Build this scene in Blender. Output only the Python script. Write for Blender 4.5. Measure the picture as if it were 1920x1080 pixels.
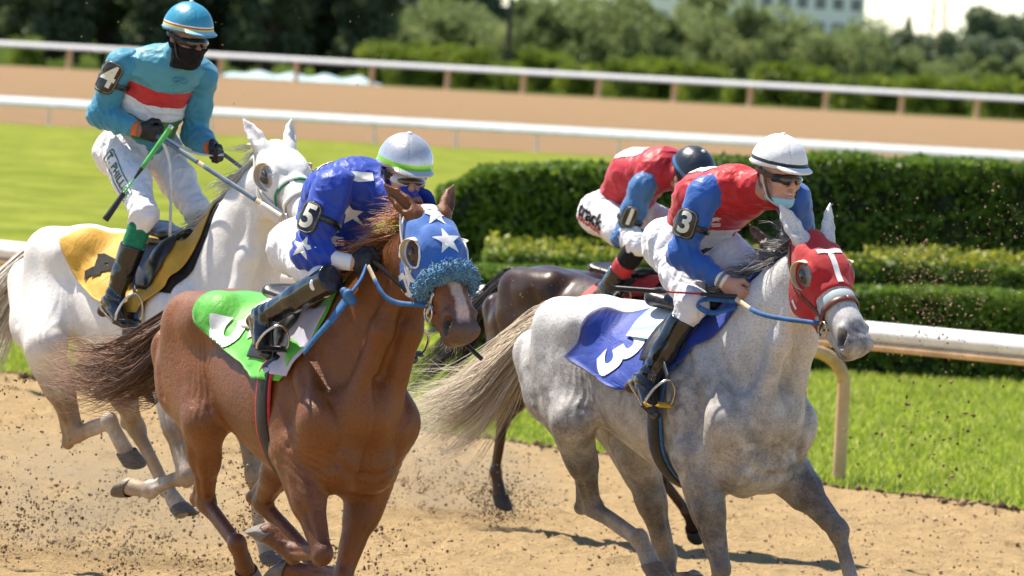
import bpy, bmesh, math, random
import numpy as np
from mathutils import Vector, Matrix, Quaternion, noise
from mathutils.bvhtree import BVHTree

for _o in list(bpy.data.objects):
    bpy.data.objects.remove(_o)
SC = bpy.context.scene
COL = SC.collection
rng = random.Random(7)
NR = np.random.RandomState(11)
PI = math.pi

# ------------------------------------------------------------------ camera
# a long telephoto from a low stand, 2.7 m above the track, rolled three degrees
LENS, ROLL, PITCH = 318.75, math.atan(0.0547), math.atan(482.3 / 17000.0)
cam_data = bpy.data.cameras.new('camera')
cam_data.lens = LENS
cam_data.sensor_width = 36.0
cam_data.clip_start = 1.0
cam_data.clip_end = 9000.0
cam_data.dof.use_dof = True
cam_data.dof.focus_distance = 37.6
cam_data.dof.aperture_fstop = 9.0
cam = bpy.data.objects.new('camera', cam_data)
COL.objects.link(cam)
cam.matrix_world = (Matrix.Translation((0, 0, 2.7)) @ Matrix.Rotation(PI / 2 - PITCH, 4, 'X')
                    @ Matrix.Rotation(ROLL, 4, 'Z'))
SC.camera = cam

# ------------------------------------------------------------------ sky and sun
SUN_EL, SUN_AZ = math.radians(62), math.radians(-55)      # azimuth from +Y (behind the horses), negative = to the left
sun_dir = Vector((math.sin(SUN_AZ) * math.cos(SUN_EL), math.cos(SUN_AZ) * math.cos(SUN_EL), math.sin(SUN_EL)))
world = bpy.data.worlds.new('World')
SC.world = world
world.use_nodes = True
wn = world.node_tree.nodes
wl = world.node_tree.links
wn.clear()
sky = wn.new('ShaderNodeTexSky')
sky.sky_type = 'NISHITA'
sky.sun_disc = False
sky.sun_elevation = SUN_EL
sky.sun_rotation = SUN_AZ
sky.air_density = 0.8
sky.dust_density = 0.0
sky.ozone_density = 1.5
bg = wn.new('ShaderNodeBackground')
bg.inputs['Strength'].default_value = 0.11
wo = wn.new('ShaderNodeOutputWorld')
wl.new(sky.outputs[0], bg.inputs[0])
wl.new(bg.outputs[0], wo.inputs[0])
sd = bpy.data.lights.new('sun', 'SUN')
sd.energy = 5.0
sd.angle = math.radians(0.6)
sd.color = (1.0, 0.915, 0.78)
sun = bpy.data.objects.new('sun', sd)
COL.objects.link(sun)
sun.rotation_euler = (-sun_dir).to_track_quat('-Z', 'Y').to_euler()

SC.view_settings.view_transform = 'Standard'
SC.view_settings.look = 'None'
SC.view_settings.exposure = 0.93
SC.view_settings.gamma = 1.0
SC.render.engine = 'CYCLES'
SC.cycles.use_denoising = True
SC.cycles.max_bounces = 6
SC.cycles.diffuse_bounces = 3
SC.cycles.glossy_bounces = 3
SC.cycles.transparent_max_bounces = 6
SC.cycles.sample_clamp_indirect = 4.0
SC.cycles.volume_bounces = 0
SC.cycles.volume_max_steps = 96


# ------------------------------------------------------------------ small helpers
def V(*a):
    return np.array(a if len(a) > 1 else a[0], dtype=np.float64)

def nrm(v):
    v = np.asarray(v, float)
    return v / (np.linalg.norm(v) + 1e-12)

def mixp(a, b, t):
    return np.asarray(a, float) * (1 - t) + np.asarray(b, float) * t

def tag(o, label=None, cat=None, group=None, kind=None):
    if label: o['label'] = label
    if cat: o['category'] = cat
    if group: o['group'] = group
    if kind: o['kind'] = kind
    return o

def empty(name, loc=(0, 0, 0), rz=0.0, sc=1.0):
    o = bpy.data.objects.new(name, None)
    COL.objects.link(o)
    o.location = loc
    o.rotation_euler = (0, 0, rz)
    o.scale = (sc, sc, sc)
    o.empty_display_size = 0.2
    return o

def link(name, me, mat=None, parent=None, smooth=True):
    o = bpy.data.objects.new(name, me)
    COL.objects.link(o)
    if mat is not None:
        if isinstance(mat, (list, tuple)):
            for m in mat: me.materials.append(m)
        else:
            me.materials.append(mat)
    if parent is not None:
        o.parent = parent
    if smooth:
        me.polygons.foreach_set('use_smooth', np.ones(len(me.polygons), dtype=bool))
    return o

def mesh_np(name, verts, faces):
    """verts (n,3), faces (m,k) with constant k, or a list of tuples"""
    me = bpy.data.meshes.new(name)
    verts = np.asarray(verts, np.float32)
    if isinstance(faces, np.ndarray) and faces.ndim == 2:
        m, k = faces.shape
        me.vertices.add(len(verts))
        me.vertices.foreach_set('co', verts.ravel())
        me.loops.add(m * k)
        me.loops.foreach_set('vertex_index', faces.ravel().astype(np.int32))
        me.polygons.add(m)
        me.polygons.foreach_set('loop_start', np.arange(0, m * k, k, dtype=np.int32))
        me.update(calc_edges=True)
    else:
        me.from_pydata([tuple(map(float, v)) for v in verts], [], [tuple(map(int, f)) for f in faces])
        me.update()
    return me

def attr(me, name, data):
    a = me.attributes.new(name, 'FLOAT', 'POINT')
    a.data.foreach_set('value', np.asarray(data, np.float32).ravel())

def verts_of(me):
    v = np.empty(len(me.vertices) * 3, np.float32)
    me.vertices.foreach_get('co', v)
    return v.reshape(-1, 3)

def sstep(x, a, b):
    t = np.clip((np.asarray(x, float) - a) / (b - a), 0, 1)
    return t * t * (3 - 2 * t)


# ------------------------------------------------------------------ procedural materials
class NT:
    """tiny node-tree writer"""
    def __init__(s, name):
        s.m = bpy.data.materials.new(name)
        s.m.use_nodes = True
        s.n = s.m.node_tree.nodes
        s.l = s.m.node_tree.links
        s.n.clear()
        s.out = s.n.new('ShaderNodeOutputMaterial')
        s.b = s.n.new('ShaderNodeBsdfPrincipled')
        s.l.new(s.b.outputs[0], s.out.inputs[0])
        s._tc = None
    def tc(s, which='Object'):
        if s._tc is None: s._tc = s.n.new('ShaderNodeTexCoord')
        return s._tc.outputs[which]
    def set(s, node, key, val):
        if hasattr(val, 'node'): s.l.new(val, node.inputs[key])
        elif val is not None: node.inputs[key].default_value = val
    def noise(s, scale=5, detail=4, rough=.55, vec=None, dist=0.0, out='Fac'):
        t = s.n.new('ShaderNodeTexNoise')
        s.set(t, 'Vector', vec if vec is not None else s.tc())
        t.inputs['Scale'].default_value = scale
        t.inputs['Detail'].default_value = detail
        t.inputs['Roughness'].default_value = rough
        t.inputs['Distortion'].default_value = dist
        return t.outputs[out]
    def voronoi(s, scale=5, vec=None, feature='F1', out='Distance', rand=1.0):
        t = s.n.new('ShaderNodeTexVoronoi')
        t.feature = feature
        s.set(t, 'Vector', vec if vec is not None else s.tc())
        t.inputs['Scale'].default_value = scale
        t.inputs['Randomness'].default_value = rand
        return t.outputs[out]
    def mapping(s, scale=(1, 1, 1), rot=(0, 0, 0), loc=(0, 0, 0), vec=None):
        t = s.n.new('ShaderNodeMapping')
        s.set(t, 'Vector', vec if vec is not None else s.tc())
        t.inputs['Scale'].default_value = scale
        t.inputs['Rotation'].default_value = rot
        t.inputs['Location'].default_value = loc
        return t.outputs[0]
    def ramp(s, fac, stops, interp='LINEAR'):
        t = s.n.new('ShaderNodeValToRGB')
        t.color_ramp.interpolation = interp
        e = t.color_ramp.elements
        while len(e) < len(stops): e.new(0.5)
        for i, (p, c) in enumerate(stops):
            e[i].position = p
            e[i].color = (c, c, c, 1) if isinstance(c, (int, float)) else (*c[:3], 1)
        s.l.new(fac, t.inputs[0])
        return t.outputs[0]
    def mix(s, fac, a, b, mode='MIX'):
        t = s.n.new('ShaderNodeMix')
        t.data_type = 'RGBA'
        t.blend_type = mode
        for key, val in ((0, fac), (6, a), (7, b)):
            if hasattr(val, 'node'): s.l.new(val, t.inputs[key])
            elif key == 0: t.inputs[0].default_value = val
            else: t.inputs[key].default_value = (*val[:3], 1)
        return t.outputs[2]
    def math(s, op, a, b=None, c=None):
        t = s.n.new('ShaderNodeMath')
        t.operation = op
        for i, val in enumerate((a, b, c)):
            if val is None: continue
            if hasattr(val, 'node'): s.l.new(val, t.inputs[i])
            else: t.inputs[i].default_value = val
        return t.outputs[0]
    def sep(s, vec):
        t = s.n.new('ShaderNodeSeparateXYZ')
        s.l.new(vec, t.inputs[0])
        return t.outputs
    def attr(s, name):
        t = s.n.new('ShaderNodeAttribute')
        t.attribute_name = name
        return t.outputs['Fac']
    def ridged(s, scale, detail=3, rough=.5, vec=None, dist=1.0):
        n = s.noise(scale, detail, rough, vec, dist)
        return s.math('SUBTRACT', 1.0, s.math('ABSOLUTE', s.math('MULTIPLY_ADD', n, 5.0, -2.5)))
    def bump(s, h, strength=.3, dist=.01, normal=None):
        t = s.n.new('ShaderNodeBump')
        t.inputs['Strength'].default_value = strength
        t.inputs['Distance'].default_value = dist
        s.l.new(h, t.inputs['Height'])
        if normal is not None: s.l.new(normal, t.inputs['Normal'])
        s.l.new(t.outputs[0], s.b.inputs['Normal'])
        return t.outputs[0]
    def done(s, color=None, rough=None, spec=None, metal=None, coat=None, sheen=None, trans=None, sss=None):
        for key, val in (('Base Color', color), ('Roughness', rough), ('Specular IOR Level', spec), ('Metallic', metal),
                         ('Coat Weight', coat), ('Sheen Weight', sheen), ('Transmission Weight', trans), ('Subsurface Weight', sss)):
            if val is None: continue
            if hasattr(val, 'node'): s.l.new(val, s.b.inputs[key])
            elif key == 'Base Color': s.b.inputs[key].default_value = (*val[:3], 1)
            else: s.b.inputs[key].default_value = val
        return s.m

_cache = {}
def plain(name, col, rough=.5, spec=.5, metal=0, coat=0, var=.12, nscale=20, bump=.15, bscale=120, bdist=.002, sheen=0):
    """a simple painted/leather/cloth surface with a little mottling, wear and fine relief"""
    if name in _cache: return _cache[name]
    t = NT(name)
    n = t.noise(nscale, 5, .6)
    c2 = tuple(max(0, c * (1 - var * 2)) for c in col)
    c3 = tuple(min(1, c * (1 + var)) for c in col)
    col_ = t.mix(t.ramp(n, [(.3, 0.0), (.7, 1.0)]), c2, c3)
    if bump: t.bump(t.noise(bscale, 3, .6), bump, bdist)
    r = t.math('MULTIPLY_ADD', t.noise(nscale * 2.3, 3), .25, rough - .12)
    _cache[name] = t.done(col_, r, spec, metal, coat, sheen)
    return _cache[name]


# ------------------------------------------------------------------ implicit modelling: smooth unions of tapered limbs, meshed once
class Field:
    def __init__(s, lo, hi, h):
        s.lo = np.asarray(lo, np.float64)
        s.h = h
        n = np.ceil((np.asarray(hi) - s.lo) / h).astype(int) + 1
        s.n = n
        s.ax = [(s.lo[i] + np.arange(n[i]) * h).astype(np.float32) for i in range(3)]
        s.f = np.full(n, 1.0, np.float32)
    def box(s, lo, hi):
        a = np.clip(np.floor((np.asarray(lo) - s.lo) / s.h).astype(int), 0, s.n)
        b = np.clip(np.ceil((np.asarray(hi) - s.lo) / s.h).astype(int) + 1, 0, s.n)
        if np.any(b <= a): return None
        sl = tuple(slice(a[i], b[i]) for i in range(3))
        P = (s.ax[0][sl[0]][:, None, None], s.ax[1][sl[1]][None, :, None], s.ax[2][sl[2]][None, None, :])
        return sl, P
    @staticmethod
    def smin(a, b, k):
        if k <= 0: return np.minimum(a, b)
        h = np.maximum(k - np.abs(a - b), 0) / k
        return np.minimum(a, b) - h * h * (k * .25)
    def cone(s, a, b, ra, rb=None, u=(0, 1, 0), k=.03, sub=False, rw=None):
        """tapered limb a->b; radii are r or (r along u, r across); sub carves it away instead"""
        a = np.asarray(a, float); b = np.asarray(b, float)
        if rb is None: rb = ra
        ra = (ra, ra) if np.isscalar(ra) else ra
        rb = (rb, rb) if np.isscalar(rb) else rb
        m = max(max(ra), max(rb), rw or 0) + k + 2.5 * s.h
        g = s.box(np.minimum(a, b) - m, np.maximum(a, b) + m)
        if g is None: return
        sl, (X, Y, Z) = g
        ab = b - a
        L = np.linalg.norm(ab)
        if L < 1e-6:
            w = np.array([1., 0, 0]); L = 1e-6
            if abs(nrm(u)[0]) > .9: w = np.array([0, 0, 1.])
            deg = True
        else:
            w = ab / L; deg = False
        u = np.asarray(u, float); u = nrm(u - w * (u @ w))
        v = np.cross(w, u)
        dx, dy, dz = X - np.float32(a[0]), Y - np.float32(a[1]), Z - np.float32(a[2])
        pw = dx * np.float32(w[0]) + dy * np.float32(w[1]) + dz * np.float32(w[2])
        qu = dx * np.float32(u[0]) + dy * np.float32(u[1]) + dz * np.float32(u[2])
        qv = dx * np.float32(v[0]) + dy * np.float32(v[1]) + dz * np.float32(v[2])
        t = np.clip(pw / np.float32(L), 0, 1) if not deg else np.zeros_like(pw)
        qw = pw - t * np.float32(L if not deg else 0)
        ru = np.float32(ra[0]) + t * np.float32(rb[0] - ra[0])
        rv = np.float32(ra[1]) + t * np.float32(rb[1] - ra[1])
        rww = np.minimum(ru, rv) if rw is None else np.float32(rw)
        eu, ev, ew = qu / ru, qv / rv, qw / rww
        k0 = np.sqrt(eu * eu + ev * ev + ew * ew)
        k1 = np.sqrt((eu / ru) ** 2 + (ev / rv) ** 2 + (ew / rww) ** 2) + np.float32(1e-9)
        d = np.where(k0 < 1e-4, -np.minimum(ru, rv), k0 * (k0 - 1) / k1)
        if sub:
            s.f[sl] = -s.smin(-s.f[sl], d, k)
        else:
            s.f[sl] = s.smin(s.f[sl], d, k)
    def ell(s, c, r, axes=None, k=.03, sub=False):
        """ellipsoid; r=(r0,r1,r2) along axes rows (default xyz)"""
        c = np.asarray(c, float)
        A = np.eye(3) if axes is None else np.asarray(axes, float)
        m = max(r) + k + 2.5 * s.h
        g = s.box(c - m, c + m)
        if g is None: return
        sl, (X, Y, Z) = g
        dx, dy, dz = X - np.float32(c[0]), Y - np.float32(c[1]), Z - np.float32(c[2])
        e = [(dx * np.float32(A[i][0]) + dy * np.float32(A[i][1]) + dz * np.float32(A[i][2])) / np.float32(r[i]) for i in range(3)]
        k0 = np.sqrt(e[0] ** 2 + e[1] ** 2 + e[2] ** 2)
        k1 = np.sqrt((e[0] / np.float32(r[0])) ** 2 + (e[1] / np.float32(r[1])) ** 2 + (e[2] / np.float32(r[2])) ** 2) + np.float32(1e-9)
        d = np.where(k0 < 1e-4, -np.float32(min(r)), k0 * (k0 - 1) / k1)
        if sub: s.f[sl] = -s.smin(-s.f[sl], d, k)
        else: s.f[sl] = s.smin(s.f[sl], d, k)
    def cut(s, p, n, k=.0):
        """keep the side the normal n points away from: removes where (x-p).n > 0"""
        n = nrm(n)
        d = (s.ax[0][:, None, None] - np.float32(p[0])) * np.float32(n[0]) + (s.ax[1][None, :, None] - np.float32(p[1])) * np.float32(n[1]) + (s.ax[2][None, None, :] - np.float32(p[2])) * np.float32(n[2])
        s.f = -s.smin(-s.f, -d.astype(np.float32), k) if k else np.maximum(s.f, d.astype(np.float32))
    def mesh(s, name, iso=0.0, smooth=1):
        f = s.f - np.float32(iso)
        # pad so that the surface closes at the border of the grid
        f[0], f[-1] = np.maximum(f[0], .01), np.maximum(f[-1], .01)
        f[:, 0], f[:, -1] = np.maximum(f[:, 0], .01), np.maximum(f[:, -1], .01)
        f[:, :, 0], f[:, :, -1] = np.maximum(f[:, :, 0], .01), np.maximum(f[:, :, -1], .01)
        neg = f < 0
        # cells with mixed corner signs
        cnt = np.zeros(tuple(np.array(f.shape) - 1), np.int8)
        for i in (0, 1):
            for j in (0, 1):
                for k in (0, 1):
                    cnt += neg[i:f.shape[0] - 1 + i, j:f.shape[1] - 1 + j, k:f.shape[2] - 1 + k]
        act = (cnt > 0) & (cnt < 8)
        ci = np.argwhere(act)
        if len(ci) == 0:
            return mesh_np(name, np.zeros((3, 3)), np.array([[0, 1, 2]]))
        idx = np.full(act.shape, -1, np.int32)
        idx[act] = np.arange(len(ci), dtype=np.int32)
        acc = np.zeros((len(ci), 3)); num = np.zeros(len(ci))
        offs = [(i, j, k) for i in (0, 1) for j in (0, 1) for k in (0, 1)]
        val = {o: f[ci[:, 0] + o[0], ci[:, 1] + o[1], ci[:, 2] + o[2]] for o in offs}
        for o in offs:
            for d in range(3):
                if o[d] == 0:
                    o2 = tuple(1 if q == d else o[q] for q in range(3))
                    a, b = val[o], val[o2]
                    m = (a < 0) != (b < 0)
                    t = np.where(m, a / np.where(m, a - b, 1), 0)
                    p = np.empty((len(ci), 3)); p[:] = o
                    p[:, d] += t
                    acc[m] += p[m]; num[m] += 1
        vert = s.lo + (ci + acc / num[:, None]) * s.h
        quads = []
        for d in range(3):
            a = np.moveaxis(neg, d, 0)
            ch = a[:-1] != a[1:]
            ch = np.moveaxis(ch, 0, d)
            e = np.argwhere(ch)
            o1, o2 = [q for q in range(3) if q != d]
            ok = (e[:, o1] > 0) & (e[:, o2] > 0) & (e[:, o1] < f.shape[o1] - 1) & (e[:, o2] < f.shape[o2] - 1)
            e = e[ok]
            def at(da, db):
                c = e.copy(); c[:, o1] -= da; c[:, o2] -= db
                return idx[c[:, 0], c[:, 1], c[:, 2]]
            q = np.stack([at(0, 0), at(1, 0), at(1, 1), at(0, 1)], 1)
            inside = neg[e[:, 0], e[:, 1], e[:, 2]]
            flip = inside if d != 1 else ~inside
            q[flip] = q[flip][:, ::-1]
            quads.append(q)
        q = np.concatenate(quads)
        q = q[(q >= 0).all(1)]
        q = q[:, ::-1]
        vert = relax(vert, q, smooth)
        me = mesh_np(name, vert, q)
        return me

def relax(v, q, it):
    n = len(v)
    for _ in range(it):
        acc = np.zeros_like(v); c = np.zeros(n)
        for a, b in ((0, 1), (1, 2), (2, 3), (3, 0)):
            for x, y in ((a, b), (b, a)):
                for d in range(3): acc[:, d] += np.bincount(q[:, x], v[q[:, y], d], n)
                c += np.bincount(q[:, x], minlength=n)
        v = v * .45 + (acc / np.maximum(c, 1)[:, None]) * .55
    return v

def sinnoise(P, scale, seed=0, oct=3):
    """cheap smooth 3-D noise from warped sines, about -1..1"""
    r = np.random.RandomState(seed)
    out = np.zeros(len(P)); amp = 1.; tot = 0
    Q = np.asarray(P, float) * scale
    for o in range(oct):
        acc = 0
        for _ in range(4):
            k = r.normal(size=3) * 2.2; ph = r.rand() * 6.28
            w = r.normal(size=3) * 1.4
            acc = acc + np.sin(Q @ k + ph + 1.3 * np.sin(Q @ w + ph * 2))
        out += amp * acc / 4; tot += amp
        amp *= .5; Q = Q * 2.03
    return out / tot

def seg_dist(P, a, b):
    a = np.asarray(a, float); b = np.asarray(b, float)
    ab = b - a
    t = np.clip(((P - a) @ ab) / (ab @ ab + 1e-12), 0, 1)
    return np.linalg.norm(P - a - t[:, None] * ab, axis=1), t

def vnormals(me):
    n = np.empty(len(me.vertices) * 3, np.float32)
    me.vertex_normals.foreach_get('vector', n)
    return n.reshape(-1, 3)

def displace(me, amt):
    v = verts_of(me); n = vnormals(me)
    v = v + n * np.asarray(amt)[:, None]
    me.vertices.foreach_set('co', v.astype(np.float32).ravel())
    me.update()

def bvh_of(me):
    v = verts_of(me)
    return BVHTree.FromPolygons([tuple(x) for x in v.tolist()], [tuple(p.vertices) for p in me.polygons])

# tubes along polylines (straps, reins, whips, hair)
def tube_np(paths, radii, sides=5):
    """paths: list of (n,3) arrays; radii: list of (n,) or (n,2) arrays (flat straps). returns verts, quads"""
    VV, QQ = [], []; base = 0
    ang = np.arange(sides) * 2 * PI / sides
    for P, R in zip(paths, radii):
        P = np.asarray(P, float); n = len(P)
        R = np.broadcast_to(np.asarray(R, float).reshape(-1, 1) if np.ndim(R) < 2 else np.asarray(R, float), (n, 1 if np.ndim(R) < 2 else 2))
        T = np.gradient(P, axis=0); T /= np.linalg.norm(T, axis=1)[:, None] + 1e-12
        ref = np.array([0, 0, 1.]) if abs(T[0][2]) < .9 else np.array([1., 0, 0])
        N = np.zeros_like(P); x = nrm(np.cross(T[0], ref))
        for i in range(n):
            x = nrm(x - T[i] * (x @ T[i])); N[i] = x
        B = np.cross(T, N)
        ru = R[:, 0]; rv = R[:, -1]
        ring = P[:, None, :] + (np.cos(ang)[None, :, None] * N[:, None, :] * ru[:, None, None]) + (np.sin(ang)[None, :, None] * B[:, None, :] * rv[:, None, None])
        VV.append(ring.reshape(-1, 3))
        i = np.arange(n - 1)[:, None]; j = np.arange(sides)[None, :]
        a = base + i * sides + j; b = base + i * sides + (j + 1) % sides
        QQ.append(np.stack([a, b, b + sides, a + sides], -1).reshape(-1, 4))
        # close the ends with a degenerate quad fan (sides even not needed: use centre-less fan)
        for e0 in (base, base + (n - 1) * sides):
            for q in range(1, sides - 2, 2):
                QQ.append(np.array([[e0, e0 + q, e0 + q + 1, e0 + min(q + 2, sides - 1)]]))
        base += n * sides
    return np.concatenate(VV), np.concatenate(QQ)

def tube(name, pts, r, mat, parent=None, sides=8, sub=6):
    P = spline(pts, sub) if sub else np.asarray(pts, float)
    R = np.asarray(r, float)
    if R.ndim == 1 and len(R) == len(pts): R = np.interp(np.linspace(0, 1, len(P)), np.linspace(0, 1, len(pts)), R)
    elif R.ndim == 1 and len(R) == 2 and len(pts) != 2: R = np.tile(R, (len(P), 1))
    v, q = tube_np([P], [R], sides)
    return link(name, mesh_np(name, v, q), mat, parent)

def spline(pts, sub=6):
    P = np.asarray(pts, float)
    if len(P) < 3: return np.array([mixp(P[0], P[-1], t) for t in np.linspace(0, 1, max(2, sub))])
    E = np.vstack([2 * P[0] - P[1], P, 2 * P[-1] - P[-2]])
    out = []
    for i in range(len(P) - 1):
        a, b, c, d = E[i:i + 4]
        for t in np.linspace(0, 1, sub, endpoint=False):
            out.append(.5 * ((2 * b) + (c - a) * t + (2 * a - 5 * b + 4 * c - d) * t * t + (3 * b - a - 3 * c + d) * t ** 3))
    out.append(P[-1])
    return np.array(out)

def strap(name, pts, width, thick, normals, mat, parent=None, sub=6):
    """flat band along pts; normals: outward direction at each point"""
    P = spline(pts, sub)
    Nn = spline(normals, sub)
    T = np.gradient(P, axis=0)
    verts, faces = [], []
    for i in range(len(P)):
        t = nrm(T[i]); n = nrm(Nn[i] - t * (Nn[i] @ t)); s = np.cross(t, n)
        w = width / 2 if np.isscalar(width) else np.interp(i / (len(P) - 1), np.linspace(0, 1, len(width)), width) / 2
        for a, b in ((-1, 0), (-.8, 1), (.8, 1), (1, 0), (.8, -.6), (-.8, -.6)):
            verts.append(P[i] + s * w * a + n * thick * b)
    m = 6
    for i in range(len(P) - 1):
        for j in range(m):
            a = i * m + j; b = i * m + (j + 1) % m
            faces.append((a, b, b + m, a + m))
    faces.append(tuple(range(m - 1, -1, -1))); faces.append(tuple((len(P) - 1) * m + j for j in range(m)))
    return link(name, mesh_np(name, verts, faces), mat, parent)

def lathe(name, prof, mat, parent=None, seg=24, M=None, smooth=True):
    verts, faces = [], []
    for r, z in prof:
        for i in range(seg):
            a = 2 * PI * i / seg
            verts.append((r * math.cos(a), r * math.sin(a), z))
    for k in range(len(prof) - 1):
        for i in range(seg):
            a = k * seg + i; b = k * seg + (i + 1) % seg
            faces.append((a, b, b + seg, a + seg))
    faces.append(tuple(range(seg - 1, -1, -1))); faces.append(tuple((len(prof) - 1) * seg + i for i in range(seg)))
    v = np.array(verts)
    if M is not None:
        v = (np.asarray(M)[:3, :3] @ v.T).T + np.asarray(M)[:3, 3]
    return link(name, mesh_np(name, v, faces), mat, parent, smooth)

# flat shapes (stars, digits, patches) laid onto a curved surface
def poly_mesh2d(loops, res=.012):
    """fill closed 2-D loops (holes by even-odd through curve fill) and subdivide; returns verts2d, faces"""
    cu = bpy.data.curves.new('tmp', 'CURVE')
    cu.dimensions = '2D'; cu.fill_mode = 'BOTH'
    for lp in loops:
        sp = cu.splines.new('POLY'); sp.points.add(len(lp) - 1)
        for p, (x, y) in zip(sp.points, lp): p.co = (x, y, 0, 1)
        sp.use_cyclic_u = True
    o = bpy.data.objects.new('tmp', cu)
    me = bpy.data.meshes.new_from_object(o)
    bpy.data.objects.remove(o); bpy.data.curves.remove(cu)
    return _subdiv2d(me, res)

def text_mesh2d(txt, size, res=.012, bold=.0, shear=0.0, spacing=1.0):
    cu = bpy.data.curves.new('tmp', 'FONT')
    cu.body = txt; cu.size = size; cu.align_x = 'CENTER'; cu.align_y = 'CENTER'
    cu.fill_mode = 'BOTH'; cu.offset = bold; cu.shear = shear; cu.resolution_u = 5; cu.space_character = spacing
    o = bpy.data.objects.new('tmp', cu)
    me = bpy.data.meshes.new_from_object(o)
    bpy.data.objects.remove(o); bpy.data.curves.remove(cu)
    return _subdiv2d(me, res)

def _subdiv2d(me, res):
    bm = bmesh.new(); bm.from_mesh(me); bpy.data.meshes.remove(me)
    bmesh.ops.triangulate(bm, faces=bm.faces)
    for _ in range(7):
        long_e = [e for e in bm.edges if e.calc_length() > res]
        if not long_e: break
        bmesh.ops.subdivide_edges(bm, edges=long_e, cuts=1)
        bmesh.ops.triangulate(bm, faces=[f for f in bm.faces if len(f.verts) > 3])
    bmesh.ops.remove_doubles(bm, verts=bm.verts, dist=1e-5)
    bm.verts.ensure_lookup_table()
    v = np.array([x.co[:2] for x in bm.verts]) if len(bm.verts) else np.zeros((0, 2))
    f = [tuple(x.index for x in fc.verts) for fc in bm.faces]
    bm.free()
    return v, f

def decal(name, shape, bvh, origin, normal, up, mat, parent, offset=.003, thick=.0, reach=.25, warp=None):
    """project a 2-D shape along -normal onto the surface in bvh; the shape's y axis follows up"""
    v2, f = shape
    n = nrm(normal); u = nrm(np.asarray(up, float) - n * (np.asarray(up, float) @ n)); r = np.cross(u, n)
    out = []; ok = []
    for x, y in v2:
        p = np.asarray(origin, float) + r * x + u * y + n * reach
        hit, hn, _, _ = bvh.ray_cast(Vector(p), Vector(-n), reach * 2.2)
        if hit is None:
            out.append(p - n * reach); ok.append(False)
        else:
            hn = np.array(hn)
            if hn @ n < 0: hn = -hn
            out.append(np.array(hit) + hn * offset * .5 + n * offset * .5); ok.append(True)
    out = np.array(out)
    faces = [q for q in f if all(ok[i] for i in q)]
    if not faces: faces = f
    return link(name, mesh_np(name, out, faces), mat, parent)

def star2d(r, inner=.42, rot=0.0, n=5):
    return [[(math.sin(rot + i * PI / n) * (r if i % 2 == 0 else r * inner), math.cos(rot + i * PI / n) * (r if i % 2 == 0 else r * inner)) for i in range(2 * n)]]

def rrect2d(w, h, r, n=5):
    pts = []
    for cx, cy, a0 in ((w / 2 - r, h / 2 - r, 0), (-w / 2 + r, h / 2 - r, PI / 2), (-w / 2 + r, -h / 2 + r, PI), (w / 2 - r, -h / 2 + r, 1.5 * PI)):
        for i in range(n + 1):
            a = a0 + PI / 2 * i / n
            pts.append((cx + r * math.cos(a), cy + r * math.sin(a)))
    return [pts]


# ------------------------------------------------------------------ the place
def vnoise2(nx, ny, cx, cy, seed):
    """smooth value noise on an nx x ny grid with cx x cy cells (cubic-ish interpolation)"""
    R = np.random.RandomState(seed)
    g = R.rand(cy + 3, cx + 3) * 2 - 1
    x = np.linspace(0, cx, nx, endpoint=False); y = np.linspace(0, cy, ny, endpoint=False)
    xi = x.astype(int); yi = y.astype(int)
    fx = x - xi; fy = y - yi
    fx = fx * fx * (3 - 2 * fx); fy = fy * fy * (3 - 2 * fy)
    a = g[yi][:, xi] * (1 - fx) + g[yi][:, xi + 1] * fx
    b = g[yi + 1][:, xi] * (1 - fx) + g[yi + 1][:, xi + 1] * fx
    return a * (1 - fy)[:, None] + b * fy[:, None]

EDGE_P, EDGE_D = V(0, 58.9), nrm(V(3.03, -5.4))          # line where the dirt meets the turf
EDGE_N = V(EDGE_D[1], -EDGE_D[0])                          # towards the camera side
EDGE_N = EDGE_N if EDGE_N[1] < 0 else -EDGE_N
def edge_dist(x, y):                                       # > 0 on the dirt track
    return (x - EDGE_P[0]) * EDGE_N[0] + (y - EDGE_P[1]) * EDGE_N[1]

def mat_sand(name, base, fine=1.0, dark=.55):
    t = NT(name)
    o = t.tc('Object')
    n1 = t.noise(.9, 5, .6, o); n2 = t.noise(9, 6, .7, o); n3 = t.noise(60 * fine, 4, .7, o)
    c = t.mix(t.ramp(n1, [(.3, 0.), (.72, 1.)]), tuple(b * .80 for b in base), base)
    c = t.mix(t.ramp(n2, [(.35, 0.), (.62, 1.)]), tuple(b * .72 for b in base), c)
    n4 = t.noise(26, 5, .75, o)
    c = t.mix(t.ramp(n4, [(.34, .6), (.52, 0.)]), c, tuple(b * .62 for b in base))
    c = t.mix(t.ramp(n3, [(.30, .0), (.48, 1.)]), (base[0] * dark, base[1] * dark * .9, base[2] * dark * .8), c)
    t.bump(t.math('ADD', t.math('ADD', n2, t.math('MULTIPLY', n4, .6)), t.math('MULTIPLY', n3, .4)), 1.0, .05)
    return t.done(c, 1.0, .0)

SAND = (.61, .435, .232)
m_sand = mat_sand('loose_sand', SAND)
m_sand_far = mat_sand('far_sand', (.385, .262, .155), .3)
m_soil = plain('dark_soil', (.13, .085, .05), .95, .1, var=.4, nscale=8, bump=.8, bscale=60, bdist=.02)

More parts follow.
